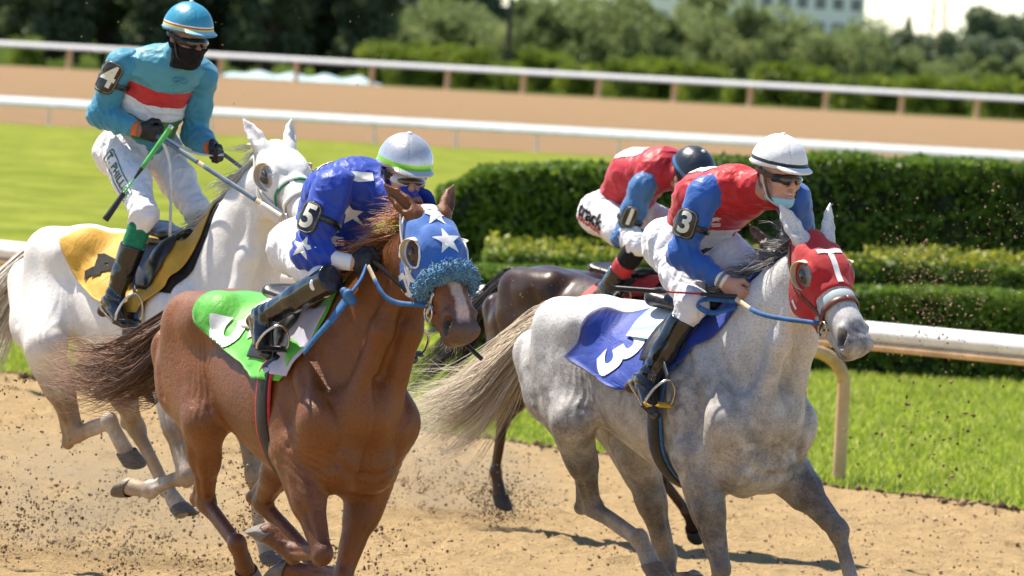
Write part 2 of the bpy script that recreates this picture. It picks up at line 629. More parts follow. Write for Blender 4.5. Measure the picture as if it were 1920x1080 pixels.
def mat_turf(name, a, b, c):
    t = NT(name)
    o = t.tc('Object')
    n = t.noise(.35, 4, .6, o); n2 = t.noise(6, 6, .7, o)
    st = t.noise(1.0, 2, .5, t.mapping((.02, .45, 1), vec=o))
    col = t.mix(t.ramp(n, [(.35, 0.), (.65, 1.)]), a, b)
    col = t.mix(t.ramp(st, [(.42, 0.), (.58, .6)]), col, c)
    n5 = t.noise(1.1, 6, .7, t.mapping((1, .35, 1), vec=o))
    col = t.mix(t.ramp(n5, [(.36, .75), (.58, 0.)]), col, (a[0] * .62, a[1] * .70, a[2] * .8))
    col = t.mix(t.ramp(n2, [(.3, .55), (.6, 0.)]), col, tuple(q * .6 for q in a))
    t.bump(n2, .6, .04)
    return t.done(col, 1.0, .0)
m_turf = mat_turf('mown_turf', (.165, .200, .030), (.225, .258, .042), (.29, .315, .070))
m_turf_near = mat_turf('verge_soil_turf', (.16, .22, .020), (.24, .31, .030), (.34, .36, .07))

# ground: one sheet to the horizon
gp = [(-2500, -60), (2500, -60), (2500, 3500), (-2500, 3500)]
g = link('ground', mesh_np('ground', [(x, y, -.03) for x, y in gp], np.array([[0, 1, 2, 3]])), m_turf); tag(g, kind='structure')

# dirt track, modelled with hoof marks and clods where the camera sees it
nx, ny = 470, 540
X0, X1, Y0, Y1 = -7.5, 7.5, 33.0, 74.0
gx = np.linspace(X0, X1, nx); gy = np.linspace(Y0, Y1, ny)
GX, GY = np.meshgrid(gx, gy)
Zs = (.018 * vnoise2(nx, ny, 20, 46, 1) + .020 * vnoise2(nx, ny, 60, 120, 2) + .014 * vnoise2(nx, ny, 140, 240, 3) + .008 * vnoise2(nx, ny, 234, 269, 4))
for i in range(520):            # hoof marks
    cx, cy = NR.uniform(-6, 6), NR.uniform(36, 64)
    r = NR.uniform(.06, .11)
    i0, i1 = np.searchsorted(gx, (cx - .35, cx + .35)); j0, j1 = np.searchsorted(gy, (cy - .35, cy + .35))
    d = np.hypot(GX[j0:j1, i0:i1] - cx, (GY[j0:j1, i0:i1] - cy) * .9)
    Zs[j0:j1, i0:i1] += -.045 * np.exp(-(d / r) ** 4) + .022 * np.exp(-((d - r * 1.45) / (r * .38)) ** 2)
ED = edge_dist(GX, GY)
ED2 = ED + .10 * vnoise2(nx, ny, 40, 40, 9)
Zs = Zs * sstep(ED2, -.05, .5)
Zs += .05 * np.exp(-((ED2 - .22) / .18) ** 2) - .05 * sstep(-ED2, -.02, .12)      # ridge thrown up against the turf, then dives below it
v = np.stack([GX, GY, Zs], -1).reshape(-1, 3)
ii = np.arange(ny - 1)[:, None]; jj = np.arange(nx - 1)[None, :]; a = ii * nx + jj
q = np.stack([a, a + 1, a + nx + 1, a + nx], -1).reshape(-1, 4)
keep = (ED.ravel()[q] > -.6).any(1)
o = link('dirt_track', mesh_np('dirt_track', v, q[keep]), m_sand); tag(o, kind='structure')
# the rest of the track, a plain sheet outside the modelled patch
far = []
def strip(name, d0, d1, z, mat, s0=-120, s1=120, w=60):
    P0 = EDGE_P + EDGE_N * d0; P1 = EDGE_P + EDGE_N * d1
    pts = [(*(P0 + EDGE_D * s0), z), (*(P0 + EDGE_D * s1), z), (*(P1 + EDGE_D * s1), z), (*(P1 + EDGE_D * s0), z)]
    return link(name, mesh_np(name, pts, np.array([[0, 1, 2, 3]])), mat)
tag(strip('dirt_track_base', -.2, 34, -.024, m_sand), kind='structure')

# turf verge under the rail: soil sheet + real blades
tag(strip('turf_verge', -30, -.02, -.012, m_turf_near, -60, 60), kind='structure')

def blades(name, n, region, hmin, hmax, mat, seed, wid=.006, zb=-.012):
    R = np.random.RandomState(seed)
    x, y = region(R, n)
    n = len(x)
    h = R.uniform(hmin, hmax, n) * (.7 + .6 * (sinnoise(np.stack([x, y, x * 0], 1), .9, seed, 2) * .5 + .5))
    a = R.uniform(0, 2 * PI, n); ln = R.uniform(.1, .7, n) * h
    b = R.uniform(0, 2 * PI, n)
    w = wid * R.uniform(.7, 1.5, n)
    dx, dy = np.cos(a) * w, np.sin(a) * w
    lx, ly = np.cos(b) * ln, np.sin(b) * ln
    z0 = np.full(n, zb)
    P = np.stack([np.stack([x - dx, y - dy, z0], 1), np.stack([x + dx, y + dy, z0], 1),
                  np.stack([x + dx * .7 + lx * .4, y + dy * .7 + ly * .4, z0 + h * .6], 1),
                  np.stack([x - dx * .7 + lx * .4, y - dy * .7 + ly * .4, z0 + h * .6], 1),
                  np.stack([x + lx, y + ly, z0 + h], 1)], 1).reshape(-1, 3)
    k = np.arange(n) * 5
    tri = np.concatenate([np.stack([k, k + 1, k + 2], 1), np.stack([k, k + 2, k + 3], 1), np.stack([k + 3, k + 2, k + 4], 1)])
    me = mesh_np(name, P, tri)
    attr(me, 'rnd', np.repeat(R.rand(n), 5)); attr(me, 't', np.tile([0, 0, .6, .6, 1], n))
    return link(name, me, mat, smooth=False)

t = NT('grass_blades')
rn = t.attr('rnd')
c = t.ramp(rn, [(0, (.20, .27, .020)), (.45, (.32, .40, .035)), (.8, (.44, .49, .060)), (1, (.60, .55, .24))])
c = t.mix(t.math('MULTIPLY', t.attr('t'), .35), c, (.45, .52, .08))
tr = t.n.new('ShaderNodeBsdfTranslucent'); t.l.new(c, tr.inputs[0])
mx = t.n.new('ShaderNodeMixShader'); mx.inputs[0].default_value = .5
t.done(c, .5, .35)
t.l.new(t.b.outputs[0], mx.inputs[1]); t.l.new(tr.outputs[0], mx.inputs[2]); t.l.new(mx.outputs[0], t.out.inputs[0])
m_blade = t.m
def reg_verge(R, n):
    y = R.uniform(52, 76, n); x = R.uniform(-.0600, .0600, n) * y
    d = edge_dist(x, y) + .12 * sinnoise(np.stack([x, y, x * 0], 1), 1.6, 3, 2)
    k = (d < .02) & (R.rand(n) < np.clip(.45 - d * 1.2, 0, 1))
    return x[k], y[k]
go = blades('verge_grass', 135000, reg_verge, .030, .085, m_blade, 5, .0080)
tag(go, 'sunlit short green grass growing on the verge under the near rail', 'grass', kind='stuff')

# infield: turf, then the far track between the two far rails
def fsheet(name, y0, y1, z, mat):
    return tag(link(name, mesh_np(name, [(-160, y0, z), (160, y0, z), (160, y1, z), (-160, y1, z)], np.array([[0, 1, 2, 3]])), mat), kind='structure')
fsheet('infield_turf', 84, 204.5, -.004, m_turf)
fsheet('far_dirt_track', 203.6, 391, .0, m_sand_far)
fsheet('far_verge', 390.2, 900, .004, mat_turf('rough_far_verge', (.045, .07, .015), (.07, .10, .02), (.09, .12, .025)))

# ---------------------------------------------------------------- rails
m_rail = plain('white_rail_paint', (.78, .77, .74), .35, .5, var=.08, nscale=6, bump=.1)
m_post = plain('dusty_post_rail_shade', (.66, .42, .22), .55, .4, var=.18, nscale=5, bump=.2)
m_postw = plain('white_post', (.74, .70, .66), .45, .4, var=.1, nscale=5, bump=.1)
RAIL_P, RAIL_D = V(-3.58, 63.4), nrm(V(6.65, -9.0))
RAIL_N = V(RAIL_D[1], -RAIL_D[0]); RAIL_N = RAIL_N if RAIL_N[1] < 0 else -RAIL_N
nr = empty('running_rail', (*(RAIL_P + RAIL_D * 5.6), 0)); tag(nr, 'near white racetrack rail with curved posts passing behind the horses', 'rail')
off0 = V(*(RAIL_P + RAIL_D * 5.6), 0)
prof = []
for i in range(28):
    a = 2 * PI * i / 28
    prof.append((.062 * math.cos(a) * (1 + .12 * math.cos(2 * a)), .068 * math.sin(a)))
def extrude(name, prof, s0, s1, zc, mat, parent, seg=24):
    verts, faces = [], []
    m = len(prof)
    for k in range(seg + 1):
        s = s0 + (s1 - s0) * k / seg
        p = RAIL_P + RAIL_D * s
        for (x, z) in prof:
            c = p + RAIL_N * x
            verts.append((c[0] - off0[0], c[1] - off0[1], zc + z))
    for k in range(seg):
        for i in range(m):
            a = k * m + i; b = k * m + (i + 1) % m
            faces.append((a, b, b + m, a + m))
    faces.append(tuple(range(m - 1, -1, -1))); faces.append(tuple(seg * m + i for i in range(m)))
    return link(name, mesh_np(name, verts, faces), mat, parent)
extrude('rail', prof, -14, 26, .972, m_rail, nr, 40)
lip = [(-.040, -.104), (.048, -.104), (.054, -.052), (-.040, -.052)]
extrude('shade_brown_lip', lip, -14, 26, .966, m_post, nr, 4)  # post brown here paints the shade on the white rail's underside
pb = V(1.93, 56.3)
s_post = (pb - RAIL_P) @ RAIL_D
for k in range(-3, 4):
    s = s_post + k * 5.6
    base = RAIL_P + RAIL_D * s - RAIL_N * .42
    pts = [V(base[0], base[1], -.1), V(base[0], base[1], .35), V(base[0], base[1], .60)]
    for a in np.linspace(.15, 1.0, 6):
        b = a * PI / 2
        c = base + RAIL_N * (.30 * (1 - math.cos(b)))
        pts.append(V(c[0], c[1], .60 + .22 * math.sin(b)))
    c = base + RAIL_N * .42; pts.append(V(c[0], c[1], .825))
    pts = [p - off0 for p in pts]
    po = tube('post', pts, .042, m_post, nr, 14, 4)

def far_rail(name, label, D, ztop, th, spacing, x0, x1, x_off, mat_r, mat_p, pr, zbase=-.05, post_w=.11):
    rt = tag(empty(name, ((x0 + x1) / 2, D, 0)), label, 'rail')
    cx = (x0 + x1) / 2
    verts, faces = [], []
    m = 14
    for x in np.linspace(x0, x1, 30):
        for i in range(m):
            a = 2 * PI * i / m
            cy_, cz_ = math.cos(a), math.sin(a)
            verts.append((x - cx, pr * cy_ + (.45 * th * cz_ if cy_ < 0 else .1 * th * cz_), ztop - th / 2 + th / 2 * cz_))
    for k in range(29):
        for i in range(m):
            a = k * m + i; b = k * m + (i + 1) % m
            faces.append((a, a + m, b + m, b))
    link('rail', mesh_np('rail', verts, faces), mat_r, rt)
    pm = None
    x = x0 + x_off
    while x < x1:
        if pm is None:
            p0 = tube('post', [V(x - cx, .04, zbase), V(x - cx, .04, ztop - th * .9), V(x - cx, .02, ztop - th * .5)], post_w / 2, mat_p, rt, 10, 3)
            pm = (p0, x)
        else:
            c = p0.copy(); COL.objects.link(c); c.location = (x - pm[1], 0, 0)
        x += spacing
    return rt
far_rail('running_rail', 'thick white rail in front of the far dirt track', 203.6, .62, .22, 1.83, -24, 24, .6, m_rail, m_postw, .08, post_w=.06)
far_rail('running_rail', 'far white rail on tan posts before the trees', 389, 1.07, .23, 3.25, -40, 40, 1.0, m_rail, m_post, .09, post_w=.22)
# pale tarpaulin lying beyond the far rail
verts, faces = [], []
for i in range(25):
    for j in range(9):
        x = -13.3 + 7.2 * i / 24; y = 393 + 3 * j / 8
        z = .02 + .34 * math.sin(PI * min(1, max(0, j / 8))) * (.75 + .25 * math.sin(i * 1.3)) * min(1, i / 3, (24 - i) / 3)
        verts.append((x, y, z))
for i in range(24):
    for j in range(8):
        a = i * 9 + j; faces.append((a, a + 9, a + 10, a + 1))
tp = link('ground_tarpaulin', mesh_np('ground_tarpaulin', verts, faces), plain('pale_tarp', (.45, .58, .60), .5, .4, var=.1, nscale=3))
tag(tp, 'pale blue-grey tarpaulin on the ground beyond the far rail', 'tarpaulin')

# ---------------------------------------------------------------- hedges and trees
def leaf_cloud(pts, size, R, aspect=.55, jitter=.9):
    """one folded leaf (two triangles) at each point, random orientation"""
    n = len(pts)
    d = R.normal(size=(n, 3)); d /= np.linalg.norm(d, axis=1)[:, None]
    e = R.normal(size=(n, 3)); e -= d * (d * e).sum(1)[:, None]; e /= np.linalg.norm(e, axis=1)[:, None]
    nn = np.cross(d, e)
    s = size * R.uniform(.6, 1.35, n)[:, None]
    a = pts - d * s; b = pts + e * s * aspect + nn * s * .12; c = pts + d * s; f = pts - e * s * aspect + nn * s * .12
    V4 = np.stack([a, b, c, f], 1).reshape(-1, 3)
    q = np.arange(n * 4).reshape(-1, 4)
    return V4, q

def mat_leaf(name, cols, trans=.35, attr_name='rnd', rough=.5):
    t = NT(name)
    r = t.attr(attr_name)
    c = t.ramp(r, cols)
    tr = t.n.new('ShaderNodeBsdfTranslucent'); t.l.new(c, tr.inputs[0])
    mx = t.n.new('ShaderNodeMixShader'); mx.inputs[0].default_value = trans
    t.done(c, rough, .35)
    t.l.new(t.b.outputs[0], mx.inputs[1]); t.l.new(tr.outputs[0], mx.inputs[2]); t.l.new(mx.outputs[0], t.out.inputs[0])
    return t.m
m_bark = plain('bark', (.10, .075, .05), .9, .2, var=.4, nscale=8, bump=.6, bscale=30, bdist=.02)
m_hedge = mat_leaf('hedge_leaf', [(0, (.055, .105, .014)), (.5, (.11, .185, .022)), (.85, (.19, .285, .034)), (1, (.29, .39, .055))], .45)
m_hedge_l = mat_leaf('trimmed_hedge_leaf', [(0, (.07, .13, .014)), (.5, (.13, .21, .022)), (.85, (.22, .31, .036)), (1, (.33, .42, .07))], .45)
m_hedge_y = mat_leaf('new_growth_leaf', [(0, (.10, .14, .015)), (.4, (.24, .27, .02)), (.8, (.42, .42, .04)), (1, (.55, .53, .16))], .4)
m_core = plain('hedge_twigs', (.022, .030, .012), .95, .1, var=.4, nscale=6, bump=.6, bscale=20, bdist=.03)

def hedge(name, label, x0, x1, y0, y1, top, n, size, mat, seed, tips=None, ragged=.05, round_l=True):
    """clipped hedge: dark twig core inside a dense shell of leaves; top(x) gives its height"""
    R = np.random.RandomState(seed)
    rt = tag(empty(name, ((x0 + x1) / 2, (y0 + y1) / 2, 0)), label, 'hedge')
    c = V((x0 + x1) / 2, (y0 + y1) / 2, 0)
    # core
    verts, faces = [], []
    xs = np.linspace(x0 + .08, x1 - .05, 40)
    for x in xs:
        h = top(x) - .07
        for (fy, fz) in ((0, -.03), (0, .5), (0, .93), (.12, 1.0), (.88, 1.0), (1, .93), (1, -.03)):
            verts.append((x - c[0], y0 + .06 + (y1 - y0 - .12) * fy - c[1] + .03 * R.normal(), max(h * fz, -.03) + .02 * R.normal()))
    for k in range(39):
        for i in range(6):
            a = k * 7 + i; faces.append((a, a + 1, a + 8, a + 7))
    faces.append(tuple(range(7))); faces.append(tuple(39 * 7 + i for i in range(6, -1, -1)))
    link('branches', mesh_np('branches', verts, faces), m_core, rt)
    # leaf shell: front, top, end, thin back
    pts = []
    hmax = max(top(x0), top(x1), top((x0 + x1) / 2))
    nf, nt, ne = int(n * .58), int(n * .32), int(n * .10)
    x = R.uniform(x0, x1, nf); h = np.array([top(q) for q in x]); z = R.rand(nf) ** .9 * h
    y = y0 + np.abs(R.normal(size=nf)) * .06 - ragged * sinnoise(np.stack([x * 2, z * 2.6, x * 0], 1), 1.6, seed, 3)
    pts.append(np.stack([x, y, z], 1))
    x = R.uniform(x0, x1, nt); h = np.array([top(q) for q in x]); y = R.uniform(y0, y1, nt)
    pts.append(np.stack([x, y, h - np.abs(R.normal(size=nt)) * .04 + ragged * .8 * sinnoise(np.stack([x * 2, y * 2, x * 0], 1), 2, seed + 1, 3)], 1))
    y = R.uniform(y0, y1, ne); z = R.rand(ne) * top(x0)
    pts.append(np.stack([x0 + np.abs(R.normal(size=ne)) * .06, y, z], 1))
    pts = np.concatenate(pts)
    Vv, Q = leaf_cloud(pts - c, size, R)
    me = mesh_np('foliage', Vv, Q)
    cl = sinnoise(pts, 2.2, seed + 5, 3) * .5 + .5
    attr(me, 'rnd', np.repeat(np.clip(.55 * cl + .45 * R.rand(len(pts)), 0, 1), 4))
    link('foliage', me, mat, rt, smooth=False)
    if tips is not None:
        m, nn, hh = tips
        x = R.uniform(x0, x1, nn); y = R.uniform(y0, y1, nn)
        gate = sinnoise(np.stack([x, y, x * 0], 1), 1.1, seed + 9, 2) > -.35
        x, y = x[gate], y[gate]
        h = np.array([top(q) for q in x])
        z = h + R.rand(len(x)) ** 1.5 * hh * (1 + .6 * sinnoise(np.stack([x, y, x * 0], 1), 2.6, seed + 2, 2)) - .05
        pp = np.stack([x, y, z], 1)
        Vv, Q = leaf_cloud(pp - c, size * .95, R)
        me = mesh_np('new_growth', Vv, Q); attr(me, 'rnd', np.repeat(R.rand(len(pp)), 4))
        link('new_growth', me, m, rt, smooth=False)
    return rt
hedge('clipped_hedge', 'low flat-topped green hedge right behind the near rail', -0.33, 5.47, 75, 76.4, lambda x: .73 + .02 * math.sin(x * 2), 26000, .030, m_hedge_l, 21, ragged=.03)
hedge('clipped_hedge', 'middle hedge tier topped with yellow-green new growth', -0.25, 5.66, 77.3, 78.8, lambda x: .80 + .12 * float(sstep(x, 0, 4.2)), 22000, .032, m_hedge, 22, tips=(m_hedge_y, 6500, .16), ragged=.05)
hedge('clipped_hedge', 'tall dark green hedge at the back, highest of the hedges', -0.71, 6.38, 80.5, 82.6,
      lambda x: (1.46 + .28 * float(sstep(x, -.6, 3.4))) * (1 - .16 * float(1 - sstep(x, -0.71, -0.29))) + .015 * math.sin(x * 5), 42000, .040, m_hedge, 23, ragged=.09)

def crown_pts(R, n, w, h, zc, lobes, flat=.8):
    """points spread through overlapping lobes, denser towards their shells"""
    cs = []
    for i in range(lobes):
        a = R.uniform(0, 2 * PI); rr = w * .58 * R.rand() ** .6
        cs.append((rr * math.cos(a), rr * math.sin(a), zc + (R.rand() - .5) * h * .85, w * (R.uniform(.26, .50) if lobes < 20 else R.uniform(.14, .42))))
    cs = np.array(cs)
    k = R.randint(0, lobes, n)
    d = R.normal(size=(n, 3)); d /= np.linalg.norm(d, axis=1)[:, None]
    r = cs[k, 3] * (R.rand(n) ** .33)
    p = cs[k, :3] + d * r[:, None] * V(1, 1, flat)
    return p, cs, k

def make_tree(seed, w, h, trunk_h, n, leaf, mat, kind='round'):
    """returns (trunk mesh, crown mesh) with the foot at the origin"""
    R = np.random.RandomState(seed)
    if kind == 'cone':
        z = trunk_h + (h - trunk_h) * (1 - R.rand(n) ** .6)
        rr = w * (1 - (z - trunk_h) / (h - trunk_h)) ** .9 * (R.rand(n) ** .4)
        a = R.uniform(0, 2 * PI, n)
        rr *= 1 + .25 * np.sin(a * 5 + z * 3)
        p = np.stack([rr * np.cos(a), rr * np.sin(a), z + .1 * R.normal(size=n)], 1); ks = (z * 3).astype(int)
        limbs = []
    else:
        zc = trunk_h + (h - trunk_h) * .5
        p, cs, ks = crown_pts(R, n, w, (h - trunk_h), zc, {'round': 13, 'wide': 9, 'dense': 30, 'ragged': 22}[kind])
        lo = p[:, 2] < trunk_h * .35; p[lo, 2] = trunk_h * .35 + R.rand(lo.sum()) * .5
        limbs = [c[:3] for c in cs]
    Vv, Q = leaf_cloud(p, leaf, R, .6)
    cm = mesh_np('crown', Vv, Q)
    cv = np.random.RandomState(seed + 3).rand(int(ks.max()) + 2)
    attr(cm, 'rnd', np.repeat(np.clip(.5 * cv[ks] + .5 * R.rand(n), 0, 1), 4))
    paths = [np.array([(0, 0, -.2), (.05, .02, trunk_h * .6), (-.04, .05, trunk_h), (.06, -.03, h * .75)])]
    rad = [np.array([.10, .085, .07, .03]) * h / 4]
    for c in limbs:
        b = V(0, 0, trunk_h * (.7 + .5 * R.rand()))
        paths.append(np.array([b, mixp(b, c, .5) + V(0, 0, -.15), c])); rad.append(np.array([.045, .03, .012]) * h / 4)
    tv, tq = tube_np(paths, rad, 6)
    return mesh_np('trunk', tv, tq), cm

m_leaf_a = mat_leaf('willow_leaf', [(0, (.125, .17, .055)), (.4, (.20, .255, .085)), (.8, (.28, .33, .115)), (1, (.35, .39, .16))], .5)  # leaf greens lightened: distance haze is put into the colour
m_leaf_b = mat_leaf('bush_leaf', [(0, (.095, .145, .014)), (.5, (.19, .26, .022)), (.85, (.31, .37, .030)), (1, (.42, .44, .06))], .45)
m_leaf_c = mat_leaf('dark_leaf', [(0, (.050, .076, .038)), (.5, (.085, .122, .055)), (.85, (.135, .18, .075)), (1, (.18, .225, .10))], .4)
m_leaf_d = mat_leaf('far_leaf', [(0, (.10, .14, .07)), (.5, (.15, .195, .10)), (1, (.21, .25, .14))], .4)  # pale greens carry painted haze, no haze hangs in the air
TREES = {}
for nm, args in dict(
        willow1=(1, 2.9, 5.2, .5, 9500, .11, m_leaf_a, 'ragged'), willow2=(2, 2.5, 4.4, .4, 8500, .11, m_leaf_a, 'ragged'), willow3=(3, 3.2, 4.9, .4, 9500, .11, m_leaf_a, 'dense'),
        bush1=(4, 2.1, 2.4, .1, 5200, .10, m_leaf_b, 'ragged'), bush2=(5, 1.9, 1.9, .1, 4600, .10, m_leaf_b, 'ragged'),
        dark1=(6, 3.0, 7.5, .35, 13000, .19, m_leaf_c, 'dense'), dark2=(7, 2.8, 7.0, .3, 13000, .19, m_leaf_c, 'dense'),
        cone=(8, 2.0, 9.0, .6, 4200, .22, m_leaf_c, 'cone'), far1=(9, 5.0, 7.0, 1.0, 4200, .34, m_leaf_d, 'round')).items():
    TREES[nm] = (make_tree(*args), args[6])
ORD = ['leftmost', 'second', 'third', 'fourth', 'fifth', 'sixth', 'seventh', 'eighth', 'ninth', 'tenth', 'eleventh', 'twelfth', 'thirteenth', 'fourteenth', 'fifteenth', 'sixteenth', 'seventeenth', 'eighteenth', 'nineteenth', 'twentieth', 'twenty-first', 'twenty-second', 'twenty-third', 'twenty-fourth', 'twenty-fifth', 'twenty-sixth']
def row(items):
    '''left-to-right rank of each item, as a word'''
    order = sorted(range(len(items)), key=lambda i: items[i][0])
    return {i: (ORD[k] if k == 0 else ORD[k] + ' from the left') for k, i in enumerate(order)}
def tree(kind, name, label, x, D, sc, group, rz=None, zoff=0.0, xs=1.0):
    (tm, cm), mat = TREES[kind]
    r = empty(name, (x, D, zoff), rng.uniform(0, 6.28) if rz is None else rz, sc)
    r.scale = (sc * xs, sc * xs, sc)
    tag(r, label, 'tree' if 'tree' in name else 'shrub', group)
    for nme, me, m in (('trunk', tm, m_bark), ('crown', cm, mat)):
        ob = bpy.data.objects.new(nme, me); COL.objects.link(ob); ob.parent = r
        if not me.materials: me.materials.append(m)
    return r
# dark tall trees on the left
row_ = [(-24.48, 408, 1), (-21.39, 404, 0.95), (-19.15, 412, 1.05), (-16.32, 405, 0.95), (-13.99, 410, 1), (-11.44, 405, 0.9), (-9.26, 409, 1), (-7.28, 406, 0.78), (-21, 425, 1.25), (-15.86, 428, 1.25), (-10.52, 426, 1.2)]
rk = row(row_)
for i, (x, D, s) in enumerate(row_):
    tree('dark1' if i % 2 else 'dark2', 'dark_tree', 'dark dense tree behind the far rail at the left, ' + rk[i], x, D, s, 'dark trees at the left beyond the far rail')
row_ = [(-6.4, 403, 0.9), (-5.14, 401, 0.72), (-3.8, 404, 0.95), (-2.32, 402, 0.75), (-21.83, 399, 0.6), (4.47, 400, 0.7), (6.04, 403, 0.9), (7.78, 401, 0.72), (9.51, 399, 0.55), (11.35, 402, 0.8), (12.83, 404, 0.9), (14.35, 400, 0.6), (16, 403, 0.8), (17.46, 401, 0.7), (19.25, 404, 0.85), (20.71, 400, 0.75), (22.4, 403, 0.9), (23.59, 401, 0.8), (-0.71, 400, 0.62), (0.71, 403, 0.8), (2.36, 401, 0.7)]
rk = row(row_)
for i, (x, D, s) in enumerate(row_):
    tree('bush1' if i % 2 else 'bush2', 'leafy_shrub', 'bright green shrub low behind the far rail, ' + rk[i], x, D, s, 'shrubs along the far rail')
row_ = [(-5.93, 420, 0.8), (-4, 425, 0.78), (-2.02, 430, 0.75), (0, 424, 0.85), (1.73, 420, 0.98), (3.57, 418, 1), (5.49, 424, 0.92), (7.43, 428, 0.9), (9.18, 422, 0.93), (10.87, 420, 0.88), (12.78, 426, 0.87), (14.4, 422, 0.82), (16.21, 424, 0.7), (18.13, 428, 0.62), (19.61, 422, 0.55), (21.45, 424, 0.55), (23.41, 428, 0.6), (24.94, 424, 0.62), (26.56, 430, 0.7), (1.05, 445, 1.1), (4.22, 448, 1.1), (8.66, 446, 1.04), (12.71, 450, 0.98), (16.27, 446, 0.82), (-5.29, 450, 0.95), (-2.89, 446, 0.82)]
rk = row(row_)
for i, (x, D, s) in enumerate(row_):
    tree(('willow1', 'willow2', 'willow3')[i % 3], 'willow_tree', 'soft grey-green willow behind the shrubs, ' + rk[i], x, D, s, 'willows behind the far rail')
row_ = [(-8.26, 520, 0.95), (-6.35, 540, 1), (-3.74, 530, 0.95)]
rk = row(row_)
for i, (x, D, s) in enumerate(row_):
    tree('far1', 'distant_tree', 'tall hazy tree above the willows by the pole, ' + rk[i], x, D, s, 'distant trees left of the pole')
tree('cone', 'spruce_tree', 'small dark pointed tree against the sky left of the tower', 48.37, 1150, .95, None, zoff=-1.0)
row_ = [(46.32, 900, 1), (48.98, 910, 0.95), (50.84, 905, 0.85)]
rk = row(row_)
for i, (x, D, s) in enumerate(row_):
    tree('far1', 'distant_tree', 'rounded dark distant tree on the skyline, ' + rk[i], x, D, s, 'distant trees on the skyline')
for i, x in enumerate((28.61, 31.83, 35.14, 38.54, 42.03, 45.62, 49.29)):
    tree('far1', 'distant_tree', 'low hazy tree in the far belt below the skyline, ' + (ORD[i] if i == 0 else ORD[i] + ' from the left'), x, 760 + 13 * i, .62, 'far tree belt at the right')
# utility pole
pl = tag(empty('utility_pole', (-0.76, 416, 0)), 'thin dark utility pole among the trees', 'pole')
tube('pole', [V(0, 0, -.3), V(0, 0, 5), V(.02, 0, 10)], [.13, .12, .09], plain('pole_wood', (.07, .06, .05), .9, .2), pl, 10, 4)
for z in (8.6, 9.3):
    tube('cross_arm', [V(-1.1, -.08, z), V(1.1, -.08, z)], .06, _cache['pole_wood'], pl, 6, 2)

# ---------------------------------------------------------------- far buildings
m_white = plain('white_render', (.74, .75, .76), .8, .3, var=.05, nscale=.3, bump=0)
m_glass = plain('dark_window', (.10, .13, .16), .15, .6, var=.2, nscale=.5, bump=0)
m_greyb = plain('grey_cladding', (.20, .23, .27), .7, .3, var=.1, nscale=.3, bump=0)
m_roof = plain('red_roof_tile', (.32, .13, .08), .8, .2, var=.2, nscale=1.5, bump=.4, bscale=8, bdist=.05)
def boxm(name, lo, hi, mat, parent):
    (x0, y0, z0), (x1, y1, z1) = lo, hi
    v = [(x0, y0, z0), (x1, y0, z0), (x1, y1, z0), (x0, y1, z0), (x0, y0, z1), (x1, y0, z1), (x1, y1, z1), (x0, y1, z1)]
    f = [(0, 3, 2, 1), (4, 5, 6, 7), (0, 1, 5, 4), (1, 2, 6, 5), (2, 3, 7, 6), (3, 0, 4, 7)]
    return link(name, mesh_np(name, v, f), mat, parent, smooth=False)
def block(name, label, X0, X1, D, ht, floors, cols, wall, dep=14, z0=0):
    r = tag(empty(name, ((X0 + X1) / 2, D, 0)), label, 'building')
    w = X1 - X0
    boxm('wall', (-w / 2, 0, -1), (w / 2, dep, ht), wall, r)
    boxm('parapet', (-w / 2 - .3, -.3, ht), (w / 2 + .3, dep + .3, ht + .6), wall, r)
    fh = ht / floors
    for i in range(floors):
        for j in range(cols):
            cx = -w / 2 + w * (j + .5) / cols; cw = w / cols * .30
            zz = i * fh + fh * .32
            wd = boxm('window', (cx - cw, -.10, zz), (cx + cw, .05, zz + fh * .48), m_white if wall is m_greyb else m_greyb, r)
            boxm('pane', (cx - cw * .86, -.14, zz + fh * .04), (cx + cw * .86, -.09, zz + fh * .44), m_glass, wd)
    return r
block('apartment_block', 'pale lavender-white apartment block showing above the trees', 24.26, 46.47, 1250, 24, 7, 9, m_white)
block('apartment_block', 'narrow pale block at the left of the white apartment block', 15.91, 23.09, 1300, 22, 6, 3, m_white)
block('office_block', 'dark grey building at the right edge of the skyline', 82.76, 92.65, 1500, 10.3, 3, 4, m_greyb)
hs = tag(empty('red_roofed_house', (46, 1000, 0)), 'low red-roofed house far off beside the tower', 'house')
boxm('wall', (-3.2, 0, -1), (3.2, 6, 3.0), m_white, hs)
link('roof', mesh_np('roof', [(-3.6, -.5, 3.0), (3.6, -.5, 3.0), (3.6, 6.5, 3.0), (-3.6, 6.5, 3.0), (-2.6, 3, 4.5), (2.6, 3, 4.5)], [(0, 1, 5, 4), (1, 2, 5), (2, 3, 4, 5), (3, 0, 4), (0, 3, 2, 1)]), m_roof, hs, smooth=False)
tw = tag(empty('lattice_tower', (61.23, 1350, 0)), 'red and white lattice mast rising on the skyline', 'tower')
m_redp = plain('red_mast_paint', (.5, .12, .1), .6, .3); m_whp = plain('pale_mast_paint', (.42, .40, .42), .6, .3)
for s1 in (-1, 1):
    for s2 in (-1, 1):
        tube('leg', [V(1.5 * s1, 1.5 * s2, -1), V(.75 * s1, .75 * s2, 14), V(.55 * s1, .55 * s2, 34)], .20, m_whp, tw, 6, 3)
for k in range(14):
    z = k * 2.3; w = np.interp(z, [0, 14, 34], [1.25, .55, .40]); w2 = np.interp(z + 2.3, [0, 14, 34], [1.25, .55, .40])
    m = m_redp if (k // 2) % 2 == 1 else m_whp
    for sg in (-1, 1):
        tube('brace', [V(-w * sg, -w, z), V(w2 * sg, -w2, z + 2.3)], .08, m, tw, 5, 2)

